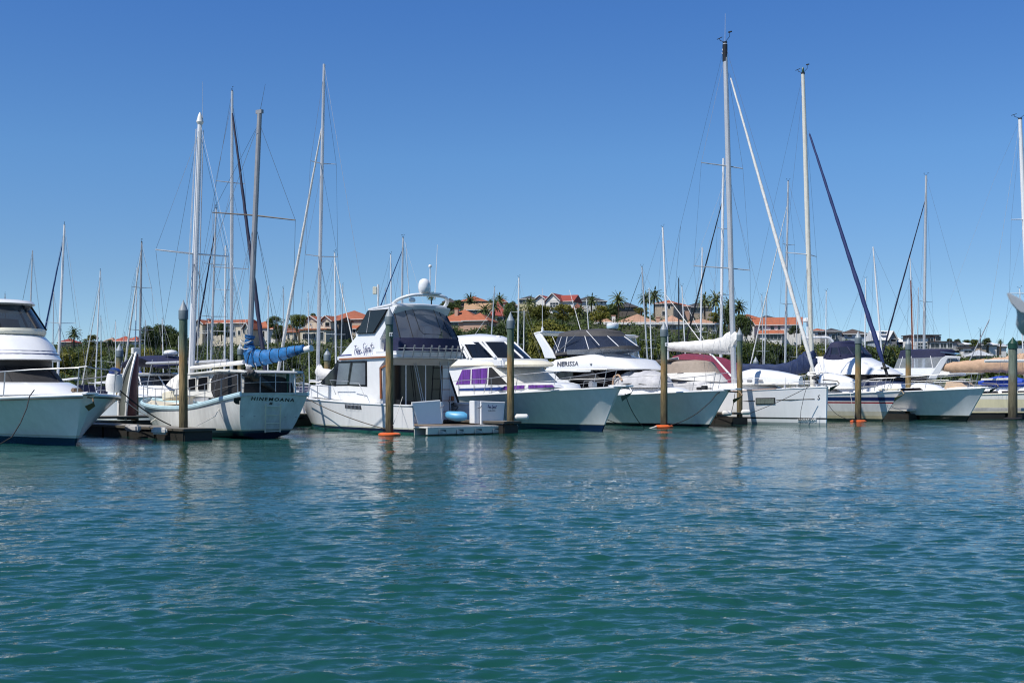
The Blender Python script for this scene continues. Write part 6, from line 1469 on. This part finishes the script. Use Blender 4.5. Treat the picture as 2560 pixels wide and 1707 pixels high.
def tree(label,X,Y,zb,H,Wd,kind='dense',m=None,var=0,group='trees on the hillside'):
    me,tm=tree_mesh(kind,var)
    t=thing({'dense':'evergreen_tree','loose':'leafy_tree','column':'bushy_tree'}[kind],label,'tree',(X,Y,zb),RND.uniform(0,6.28),group)
    for nm,d in (('crown',me),('trunk',tm)):
        o=bpy.data.objects.new(nm,d); COL.objects.link(o); o.parent=t; o.scale=(Wd/2,Wd/2,H)
        if nm=='crown' and m is not None: o.material_slots[0].link='OBJECT'; o.material_slots[0].material=m
    return t
def tree_px(label,c,u,vtop,vbot,wd,Y,kind='dense',m=None,var=0,group='trees on the hillside'):
    a=at(c,(u,vtop),Y); b=at(c,(u,vbot),Y); s=CROPS[c][2]; return tree(label,a.x,Y,b.z,(a.z-b.z)*.86,wd*1.5/s/F*Y,kind,m,var,group)
PALM={}
def palm_mesh(var):
    if var in PALM: return PALM[var]
    rs=random.Random(var+40); mb=MB(); k=46
    for i in range(k):
        az=i*2.4+rs.uniform(-.2,.2); el=R(78-118*(i/k)**.9+rs.uniform(-8,8)); L=2.3+rs.uniform(-.3,.3); p=Vector((0,0,0)); d=Vector((math.cos(az)*math.cos(el),math.sin(az)*math.cos(el),math.sin(el))); sd=Vector((-math.sin(az),math.cos(az),0)); prev=None
        for j in range(9):
            w_=.17*math.sin(math.pi*min(1,(j+.8)/9.4))**.7; droop=Vector((0,0,-.14*w_-.05))
            A,B,Cc=p+sd*w_+droop,p,p-sd*w_+droop
            if prev:
                b=len(mb.v); mb.v+= [tuple(x) for x in (prev[0],prev[1],prev[2],A,B,Cc)]
                if (j+i)%3 or j<3: mb.f+=[(b,b+1,b+4,b+3),(b+1,b+2,b+5,b+4)]
                else: mb.f+=[(b,b+1,b+4),(b+1,b+2,b+4)]
            prev=(A,B,Cc); p=p+d*(L/9); d=(d+Vector((0,0,-.12-.07*j*.25))).normalized()
    o=mb.build('fronds',LPALM,None,smooth=0); PALM[var]=o.data; bpy.data.objects.remove(o); return PALM[var]
PT=None
def palm(label,c,u,vtop,vbot,Y,R_=None,var=0):
    """crown centre at the top pixel, foot at the bottom pixel"""
    global PT
    a=at(c,(u,vtop),Y); b=at(c,(u,vbot),Y); t=thing('palm_tree',label,'palm',(a.x,Y,b.z),RND.uniform(0,6),'palms on the hillside'); H=a.z-b.z
    o=bpy.data.objects.new('fronds',palm_mesh(var)); COL.objects.link(o); o.parent=t; o.location=(0,0,H); k=.74*(R_ or 2.6)/2.3; o.scale=(k,k,k*.95)
    mb=MB(); mb.tube([(0,0,-3),(.1,0,H*.5),(0,0,H+.1)],[.3,.22,.2],8); mb.tube([(0,0,H-.5),(0,0,H+.15)],[.3,.2],8); mb.build('trunk',BARK,t)
# ---- houses
WCREAM=mat('cream_render',(.62,.56,.44),.85,var=.08,scale=.6); WWHITE=mat('white_render',(.72,.71,.68),.8,var=.06,scale=.6); WPINK=mat('salmon_render',(.52,.33,.24),.85,var=.08,scale=.6); WTAN=mat('tan_render',(.42,.35,.27),.85,var=.1,scale=.6); WGREY=mat('grey_cladding',(.24,.25,.26),.8,var=.1,scale=.6); WDARK=mat('dark_brown_and_shaded_wall',(.14,.12,.10),.85,var=.15); WBROWN=mat('brown_timber_cladding',(.22,.10,.05),.7,var=.2); WBLUE=mat('pale_blue_grey_wall',(.38,.44,.50),.8,var=.06)
def tile(name,c): return mat(name,c,.8,var=.28,scale=1.4,bump=.6,bscale=4,stretch=(.5,.5,3))
TOR=tile('orange_clay_tiles',(.40,.125,.06)); TRED=tile('red_tiles',(.30,.06,.045)); TBR=tile('brown_tiles',(.20,.075,.045)); TPINK=tile('pale_pink_tiles',(.50,.29,.19)); TGREY=tile('charcoal_tiles',(.065,.065,.07)); TTAN=tile('tan_tiles',(.46,.29,.17)); TMET=mat('white_metal_roof',(.74,.75,.77),.5,var=.04); TFLAT=mat('flat_roof_dark',(.06,.06,.065),.8)
WIN=mat('house_window_glass',(.02,.026,.032),.08,var=.3,scale=.4); FRM=mat('window_frame_white',(.6,.6,.58),.6)
def house(label,Y,vols,wins=(),wall=WCREAM,roof=TOR,yaw=0.,chim=(),extra=None):
    c0,u0,u1=vols[0][:3]; P=at(c0,((u0+u1)/2,vols[0][4]),Y); f=Frame(P.x,Y,R(yaw)); t=thing('house',label,'house',(P.x,Y,0),R(yaw),'houses on the hill')
    for vi,vl in enumerate(vols):
        c,u0,u1,ve,vb,vr,kind,dy,dep=vl[:9]; wl=vl[9] if len(vl)>9 and vl[9] else wall; rf=vl[10] if len(vl)>10 and vl[10] else roof
        a=f.y(c,(u0,ve),dy); b=f.y(c,(u1,ve),dy); ze=a.z; zb=f.y(c,(u0,vb),dy).z-5; x0,x1=min(a.x,b.x),max(a.x,b.x); zr=f.y(c,((u0+u1)/2,vr),dy+dep/2).z if kind!='flat' else ze+.25
        e=.07*vi*0; MB().box(((x0+x1)/2,dy+dep/2,(ze+zb)/2),(x1-x0-.9,dep-.9,ze-zb-.02*vi)).build('wall',wl,t)
        X0,X1,Y0,Y1=x0,x1,dy,dy+dep; mb=MB(); zr=max(zr,ze+.4); cy=(Y0+Y1)/2; cx=(x0+x1)/2
        if kind=='flat': mb.box((cx,cy,ze+.12),(x1-x0,dep,.3))
        else:
            th=.18
            if kind=='hip':
                r=min(dep/2,(x1-x0)/2)*.98; A,B=(X0+r,cy,zr),(X1-r,cy,zr)
            if kind in('hip','gx'):
                if kind=='gx': A,B=(X0,cy,zr),(X1,cy,zr)
                lo=[(X0,Y0,ze),(X1,Y0,ze),(X1,Y1,ze),(X0,Y1,ze)]
                mb.add(lo+[(x,y,z-th) for x,y,z in lo]+[A,B],[(0,1,9,8),(1,2,9),(2,3,8,9),(3,0,8),(7,6,5,4),(0,4,5,1),(1,5,6,2),(2,6,7,3),(3,7,4,0)])
            if kind=='gy':
                A,B=(cx,Y0,zr),(cx,Y1,zr)
                # two roof slopes with thickness and an open gable filled by the wall
                for s,X in ((1,X0),(-1,X1)):
                    q=[(X,Y0,ze),(cx,Y0,zr),(cx,Y1,zr),(X,Y1,ze)]; mb.add(q+[(x,y,z-.25) for x,y,z in q],[(0,1,2,3),(7,6,5,4),(0,4,5,1),(1,5,6,2),(2,6,7,3),(3,7,4,0)])
                MB().add([(X0+.45,Y0+.45,ze-.3),(X1-.45,Y0+.45,ze-.3),(cx,Y0+.45,zr-.35),(X0+.45,Y1-.45,ze-.3),(X1-.45,Y1-.45,ze-.3),(cx,Y1-.45,zr-.35)],[(0,1,2),(5,4,3),(0,3,4,1),(1,4,5,2),(2,5,3,0)]).build('gable_wall',wl,t)
                mf=MB()
                for X in (X0,X1): mf.tube([(X,Y0-.05,ze-.12),(cx,Y0-.05,zr-.12)],.16,4)
                mf.build('bargeboard',FRM,t)
        mb.build('roof',rf,t)
        if kind in ('hip','gx'):
            MB().tube([(X0,Y0-.06,ze-.1),(X1,Y0-.06,ze-.1)],.12,5).build('gutter',FRM if wl is not WDARK else WDARK,t)
    for wv in wins:
        c,u0,v0,u1,v1=wv[:5]; dy=(wv[5] if len(wv)>5 else vols[0][7])+.45; a=f.y(c,(u0,v0),dy); b=f.y(c,(u1,v1),dy)
        w_=MB().box(((a.x+b.x)/2,dy-.02,(a.z+b.z)/2),(abs(b.x-a.x)+.24,.16,abs(a.z-b.z)+.24)).build('window',FRM,t)
        n=max(1,round(abs(b.x-a.x)/1.1)); mb=MB()
        for i in range(n):
            ww=abs(b.x-a.x)/n; mb.box((min(a.x,b.x)+ww*(i+.5),dy-.09,(a.z+b.z)/2),(ww-.1,.06,abs(a.z-b.z)))
        mb.build('pane',WIN,w_)
    for cv in chim:
        c,u0,v0,u1,v1,dy=cv[:6]; a=f.y(c,(u0,v0),dy); b=f.y(c,(u1,v1),dy); k=MB().box(((a.x+b.x)/2,dy+.6,(a.z+b.z)/2),(abs(b.x-a.x),1.2,abs(a.z-b.z))).build('chimney',cv[6] if len(cv)>6 else wall,t); MB().box(((a.x+b.x)/2,dy+.6,a.z+.1),(abs(b.x-a.x)+.25,1.45,.22)).build('chimney_cap',roof,k)
    if extra: extra(f,t)
    return t
def balcony(c,u0,v0,u1,v1,dy=-1.0,m=FRM,glass=False):
    def go(f,t):
        a=f.y(c,(u0,v0),dy); b=f.y(c,(u1,v1),dy); mb=MB(); zt,zb=max(a.z,b.z),min(a.z,b.z); x0,x1=min(a.x,b.x),max(a.x,b.x)
        mb.box(((x0+x1)/2,dy+.6,zb),(x1-x0,1.4,.2)); mb.box(((x0+x1)/2,dy,zt),(x1-x0,.1,.1))
        n=max(3,int((x1-x0)/1.2))
        for i in range(n+1): mb.box((x0+(x1-x0)*i/n,dy,(zt+zb)/2),(.08,.08,zt-zb))
        mb.build('balcony',m,t)
    return go
h='h1'
house('long cream house with orange tiles and many gables behind the old ketch',340,[(h,290,850,335,520,292,'gx',2,10),(h,205,330,345,530,295,'gy',0,8),(h,800,900,400,500,330,'gy',0,7)],[(h,232,358,250,420,0),(h,262,358,285,420,0),(h,232,440,285,500,0),(h,340,372,375,415,2),(h,395,372,430,415,2),(h,315,455,385,505,2),(h,455,375,495,425,2),(h,600,372,640,415,2),(h,675,372,720,415,2),(h,600,440,650,490,2),(h,680,440,730,490,2),(h,760,425,790,475,2),(h,822,410,845,455,0),(h,866,410,886,455,0)],chim=[(h,385,288,402,318,5)],extra=balcony(h,300,430,390,455),yaw=-16)
house('low white house with orange roof right of the many gabled house',345,[(h,880,1125,385,520,310,'hip',1,9,WWHITE),(h,1080,1225,405,520,345,'hip',0,8,WWHITE),(h,925,1120,395,520,395,'flat',-1,5,WWHITE)],[(h,985,425,1010,470),(h,1065,430,1085,500,-1)],yaw=-16)
house('small house with brown red hipped roof',350,[(h,1225,1490,430,520,350,'hip',0,10)],[(h,1350,440,1400,470)],WTAN,TBR)
house('big cream house with two gables and round windows',340,[(h,1740,1905,310,600,250,'gy',0,10),(h,1525,1745,315,560,252,'gy',.6,10),(h,1495,1845,415,620,412,'flat',-2.5,4),(h,1285,1500,445,600,440,'flat',-2,6),(h,1895,2000,300,580,260,'gx',2,9,WDARK)],  # last volume: shaded side of the house, its shade put into the wall colour
  [(h,1540,335,1585,378,.6),(h,1830,325,1885,370,0),(h,1645,340,1660,358,.6),(h,1776,338,1794,356,0),(h,1555,462,1705,525,-2.5),(h,1765,445,1810,540,-2.5),(h,1855,445,1895,545,0),(h,1440,465,1490,550,-2),(h,1365,465,1390,525,-2),(h,1660,380,1670,405,.6)],
  extra=lambda f,t:[MB().slab(f.xz(h,[(a,412),(a+12,398),(b-12,398),(b,412)],-.6),1.0,-1.6).build('awning_roof',TOR,t) for a,b in ((1585,1660),(1745,1835))],yaw=-20)
house('large house with orange hipped roof behind the two gabled house',365,[(h,1800,2290,290,500,182,'hip',0,16,WTAN),(h,2095,2210,400,500,360,'gx',-3,5)],[(h,2110,300,2150,350),(h,1975,320,2000,400),(h,2170,415,2200,450,-3)],WTAN,yaw=-18)
h='h2'
house('low salmon house with bright orange roof and pink chimney',315,[(h,60,900,765,880,545,'hip',2,13),(h,540,1022,745,880,605,'hip',0,11)],[(h,330,785,480,850,2),(h,590,780,612,865),(h,650,785,800,860),(h,870,790,930,835)],WPINK,TOR,chim=[(h,415,530,472,660,5)],yaw=-14)
house('dark hipped roof on the skyline behind the flybridge boat dome',420,[(h,180,450,398,470,332,'hip',0,11)],[(h,350,405,420,430)],WDARK,TGREY)
house('skyline house with orange hipped roof',425,[(h,490,1040,388,480,300,'hip',0,13)],[(h,850,400,980,425)],WDARK,TOR)
house('house with tan and red pitched roofs and a white lower storey',360,[(h,580,1130,545,640,425,'gx',3,12,WTAN,TTAN),(h,1010,1395,655,800,395,'hip',0,12,WWHITE,TRED),(h,935,1330,665,810,660,'flat',-1.5,4,WWHITE)],[(h,610,560,860,600,3),(h,1010,690,1150,760,-1.5),(h,1190,690,1300,760,-1.5)],WWHITE,TRED,chim=[(h,1315,440,1365,560,4)])
house('small orange roof among palms on the skyline',415,[(h,1160,1395,400,470,335,'hip',0,9)],[(h,1290,405,1340,425)],WTAN,TOR)
house('brown roof house low between two skyline trees',405,[(h,1390,1580,460,530,400,'hip',0,8)],[(h,1480,465,1520,490)],WTAN,TBR)
house('yellowish house with charcoal hipped roof on the skyline',420,[(h,1565,1895,352,520,292,'hip',0,11)],[(h,1615,370,1720,425)],mat('pale_yellow_render',(.50,.46,.28),.85,var=.08),TGREY,yaw=-14)
h='c4'
house('white gabled house with red roof and a recessed balcony',400,[(h,1098,1255,128,290,62,'gy',0,12),(h,1000,1110,108,240,78,'gy',1.5,10),(h,1225,1390,132,260,70,'gx',2.5,9)],[(h,1158,145,1240,188,0)],WWHITE,TRED,extra=balcony(h,1150,166,1245,188),yaw=-22)
house('white two storey house with charcoal hipped roof on the skyline',415,[(h,1380,1722,126,250,80,'hip',0,12)],[(h,1405,130,1430,150),(h,1445,130,1470,150),(h,1650,132,1672,155),(h,1690,132,1705,155)],WWHITE,TGREY)
house('small brown roofed house below the white two storey house',385,[(h,1368,1495,202,260,150,'hip',0,9)],[(h,1400,205,1450,225)],WTAN,TBR)
h='h3'
house('long pale bungalow with pink tiled hipped roofs and cream chimneys',350,[(h,780,1280,518,660,417,'hip',0,14),(h,500,745,515,650,448,'hip',-1.5,11),(h,1310,1615,512,660,433,'hip',-1.5,12),(h,1610,2035,530,640,472,'hip',0,12)],
  [(h,1010,565,1110,640,-1.0),(h,595,545,700,590,-1.5),(h,840,560,960,620),(h,1420,555,1520,600,-1.5),(h,1700,560,1810,600),(h,1880,560,1990,600),(h,1130,570,1180,620)],WWHITE,TPINK,chim=[(h,732,440,775,530,2),(h,1275,460,1320,540,2,WPINK)],
  extra=lambda f,t: MB().slab(f.xz(h,[(505,545),(2040,545),(2040,528),(505,515)],-2.2),-1.4,-2.2).build('fascia',WWHITE,t),yaw=-9)
house('dark roofed house half hidden by the tall palm',405,[(h,790,1060,325,400,268,'hip',0,10)],[(h,900,330,960,350)],WDARK,TGREY)
house('tan three storey house with orange roof',395,[(h,1225,1500,290,470,247,'hip',0,11)],[(h,1350,300,1375,330),(h,1350,385,1400,430),(h,1420,310,1450,350)],WTAN,TOR,yaw=-25)
house('salmon house with orange roof beside the tan three storey house',400,[(h,1490,1705,320,460,282,'hip',0,10)],[(h,1590,345,1620,380),(h,1540,390,1570,420)],WPINK,TOR)
house('house with charcoal roof and shaded balcony between palms',405,[(h,1620,1980,325,430,278,'hip',0,10)],[(h,1700,345,1850,400)],WTAN,TGREY)
h='h4'
house('white house with orange gabled roof and lower orange verandah roof',355,[(h,420,1215,545,760,432,'gx',2,11),(h,312,525,555,740,435,'gy',0,12),(h,560,935,672,770,620,'gx',-2.5,5)],[(h,378,540,462,600,0),(h,590,565,640,620,2),(h,740,560,800,610,2),(h,845,560,890,610,2),(h,680,690,900,750,-2.5),(h,960,570,990,640,2)],WWHITE,TOR,yaw=-14)
house('orange roof above the white gabled house',385,[(h,285,600,440,520,382,'hip',0,10)],[(h,340,445,380,470)],WTAN,TOR)
house('dark roof peeping over the orange gabled roof',400,[(h,600,840,440,520,400,'hip',0,9)],[],WDARK,TGREY)
house('low pale house with a red orange roof right of the cream mast',380,[(h,1370,1590,625,760,592,'hip',0,9)],[(h,1440,650,1500,690)],WWHITE,TOR)
house('modern grey house with charcoal roof and white window surround',370,[(h,1560,1820,635,790,590,'hip',0,9),(h,1590,1705,665,790,660,'flat',-1,4,WBLUE,TFLAT)],[(h,1640,685,1690,750,-1),(h,1730,660,1760,700)],WGREY,TGREY)
house('pale blue house with dark brown roof beside the modern grey house',375,[(h,1808,2215,672,790,602,'hip',0,10)],[(h,1870,690,1940,720),(h,2070,690,2190,720)],WBLUE,tile('dark_brown_tiles',(.10,.075,.06)))
h='h5'
house('white metal roofed gable house with skylights',360,[(h,40,420,800,900,660,'gx',0,11,WBLUE,TMET),(h,250,410,800,900,668,'gy',-1,9,WGREY,TMET)],[(h,290,790,370,830,-1)],WBLUE,TMET,
  extra=lambda f,t:[MB().slab(f.xz(h,[(a,712),(a+20,680),(a+48,680),(a+28,712)],1.4),2.6,.6).build('skylight',WIN,t) for a in (130,180)])
house('small house with rounded white roof',365,[(h,385,520,830,890,760,'hip',0,7)],[(h,420,840,470,870)],WBLUE,TMET)
house('modern flat roofed house with brown cladding and long terrace',350,[(h,585,1075,735,840,732,'flat',2,8,WBROWN,TFLAT),(h,585,900,770,960,765,'flat',0,8,WWHITE,TFLAT),(h,880,1345,835,1010,830,'flat',-1,9,WGREY,TFLAT)],
  [(h,980,752,1060,812,2),(h,860,770,950,820,2),(h,690,850,860,880,0),(h,690,900,860,930,0),(h,905,855,1040,930,-1),(h,1060,855,1150,930,-1),(h,1170,855,1240,930,-1)],WWHITE,TFLAT,extra=balcony(h,890,920,1345,955,-2.0))
house('white box shaped garage house right of the terrace house',345,[(h,1395,1565,935,1010,930,'flat',0,6),(h,1350,1620,915,1000,905,'flat',2,6,WGREY,TFLAT)],[(h,1425,965,1545,1000)],WWHITE,TFLAT)
house('low house with pale grey metal roof',335,[(h,1610,1880,1040,1080,955,'hip',0,9,WGREY,mat('pale_grey_metal_roof',(.5,.52,.55),.5))],[(h,1640,1045,1700,1060)],WGREY)
for i,(u0,u1,ve,vr,lab,rm,wm) in enumerate(((1335,1440,870,838,'tiny pale house left of the round tree on the far right slope',TGREY,WBLUE),(1440,1560,870,838,'tiny white house below the skyline trees at the right',TMET,WWHITE),(1680,1800,880,848,'tiny house with grey roof left of the lone round tree',TGREY,WTAN),(1800,1960,875,828,'small white roofed house under the lone round tree',TMET,WWHITE),(1970,2110,900,860,'small pale roofed house left of the green capped pile',mat('pale_grey_metal_roof',(.5,.52,.55)),WWHITE),(2230,2400,860,815,'small grey roofed house at the far right',TGREY,WWHITE))):
    house(lab,385,[(h,u0,u1,ve,ve+60,vr,'hip' if i%2 else 'gx',0,8)],[(h,u0+20,ve+8,u1-30,ve+24)],wm,rm)
h='h6'
house('brown red roofed house by the date palm at the left',400,[(h,30,285,545,640,482,'hip',0,10)],[(h,110,560,150,590)],WPINK,TRED)
house('bright orange roofed house with white eaves at the left',390,[(h,1030,1330,535,640,440,'hip',0,11),(h,1290,1500,530,620,445,'hip',2,9)],[(h,1060,548,1130,590),(h,1240,550,1290,590)],WWHITE,tile('vivid_orange_tiles',(.42,.09,.045)))
house('pale salmon roofed house left of the bright orange roof',395,[(h,855,1050,535,620,470,'hip',0,9)],[(h,900,545,960,570)],WPINK,TPINK)
# ---- palms
palm('short fat date palm on the skyline at the left','h6',330,400,560,390,4.6,1)
for a in (('palm behind the satellite dome','c3',1205,215,330,400,3.2,0),('tall drooping palm before the skyline orange roof','h2',705,390,610,370,5.0,1),('palm before the tan and red roofs','h2',970,560,700,340,4.8,2),('palm against the red roof face','h2',1150,480,640,345,4.4,0),('palm before the small orange skyline roof','h2',1240,370,470,395,4.6,1),
  ('small palm on the skyline left of the grey mast','h2',1070,385,450,410,2.2,2),('spreading palm above the yellow green trees','h2',1800,420,560,375,4.2,0),('date palm between the yellow green trees','c4',1445,240,330,370,5.2,1),('tall slim palm before the white two storey house','c4',1565,125,300,370,4.2,2),('tall palm above the pink roofed bungalow','h3',810,245,520,365,5.2,0),
  ('leftmost palm of the skyline pair by the grey masts','h3',1150,225,330,385,5.0,1),('bushy palm left of the tan three storey house','h3',1255,200,330,380,5.4,2),('palm left of the thick white mast','h3',1870,260,400,370,5.2,0),('palm right behind the thick white mast','h3',2005,250,480,365,6.0,1),('palm left of the tallest mast','h3',2170,320,480,360,5.0,2),('palm right of the tallest mast','h3',2290,330,480,362,5.0,0),('small palm at the far right among white roofs','h5',1985,830,880,372,1.8,1)): palm(*a[:8])
# ---- trees one can tell apart
for i,a in enumerate((('large dark round tree behind the pile at the left','h6',1950,208,640,420,300,'dense'),('dark tree left of the large round one','h6',1720,255,640,330,290,'dense'),('dark tree hidden behind the brown and green pile','h6',2220,280,640,280,295,'dense'),('yellow green tree left of the salmon roof','h6',660,405,620,260,330,'loose'),('dark bush under the salmon roof','h6',960,500,640,230,300,'dense'),
  ('olive tree behind the navy jib','h1',1225,228,420,190,330,'loose',LMID),('olive tree left of the two gabled house','h1',1480,190,420,240,335,'loose',LMID),('thin tree between the gabled house and the olive tree','h1',1680,205,300,90,360,'loose',LMID),('dark shrub tree left of the low white house','h1',560,320,500,190,325,'dense',LDARK),('dark shrub tree below the brown red roof','h1',1260,400,520,170,320,'dense'),
  ('yellow green tree left of the white gabled house','c4',1040,135,330,260,335,'loose'),('yellow green tree right of the white gabled house','c4',1285,150,320,230,335,'loose'),('bright green tree right of the brown roof','c4',1650,160,330,190,330,'loose'),('dark tree by the white chimney','c4',760,150,310,130,350,'dense'),('dark tree at the skyline left of the grey roof','h2',1450,380,560,190,370,'dense'),('dark tree under the skyline dark roof','h2',300,400,560,330,380,'dense'),('dark tree left of the skyline orange roof','h2',480,350,560,160,385,'dense'),
  ('dark tree left of the tall palm','h3',730,290,440,180,375,'dense'),('yellow green tree left of the grey masts','h3',1100,320,430,170,360,'loose'),('yellow green tree left of the tallest mast','h3',1980,390,520,150,345,'loose'),('dark tree behind the palms by the tallest mast','h3',2120,330,560,260,350,'dense'),('dark leafy tree right of the tallest mast','h3',2330,420,620,240,335,'dense'),('small dark tree on the bungalow lawn','h3',1030,600,660,90,335,'dense'),
  ('dark tree by the white house gable','h4',395,550,700,150,330,'dense'),('tree between the orange house and the thin mast','h4',1090,540,680,150,350,'dense'),
  ('dark tree in the skyline clump at the right, leftmost','h5',1195,780,840,80,400,'dense'),('dark tree in the skyline clump at the right, second','h5',1330,784,840,90,402,'dense'),('dark tree in the skyline clump at the right, third','h5',1460,792,850,100,398,'dense'),('broad tree in the skyline clump at the right, last','h5',1580,788,910,150,380,'dense',LMID),('lone round tree on the far right skyline','h5',1775,770,870,120,385,'dense'),('dark tree behind the green capped pile','h5',2290,805,870,110,380,'dense'))):
    tree_px(*a[:8],m=a[8] if len(a)>8 else None,var=i%4)
# belt of evergreen trees along the shore
BU=[-60,140,240,340,480,620,700,900,1060,1100,1180,1270,1300,1400,1480,1560,1700,1850,1960,2100,2200,2300,2400,2560,2700]
BV=[880,872,864,870,866,874,878,868,842,815,818,806,795,797,812,838,842,850,858,852,846,868,886,897,900]
u=-40; i=0
while u<2640:
    Y=RND.uniform(205,270); v=np.interp(u,BU,BV)+RND.uniform(-4,9); P=Vector(((u-CU)/F*Y,Y,CZ+(HV-v)/F*Y)); g=ground(P.x,Y); H=max(3.0,P.z-g+.6)*.85; Wd=min(15,max(9,H*1.6))*RND.uniform(.85,1.2)
    k=RND.random(); tree('dense shore belt evergreen below the houses, one of a crowded row' ,P.x,Y,P.z-H/.85,H,Wd,'dense',LYEL if k<.09 else (LMID if k<.38 else None),i%4,'evergreens of the shore belt'); i+=1; u+=RND.uniform(24,40)
# ---- undergrowth over the slope
def undergrowth():
    rs=np.random.RandomState(11); c=[]; r=[]
    while len(c)<3600:
        Y=YS+6+(YR-YS+10)*rs.rand()**.8; uu=rs.uniform(-80,2640); X=(uu-CU)/F*Y; a=rs.uniform(.7,1.9); c.append((X,Y,ground(X,Y)+a*.3)); r.append((a*1.2,a*1.2,a))
    v,n=leaves(rs,np.array(c),np.array(r),34,.27); o=bpy.data.objects.new('undergrowth',leaf_mesh('undergrowth',v,n,LDARK)); COL.objects.link(o); props(o,'green bushes covering the slope below the houses','bushes',kind='stuff')
undergrowth()
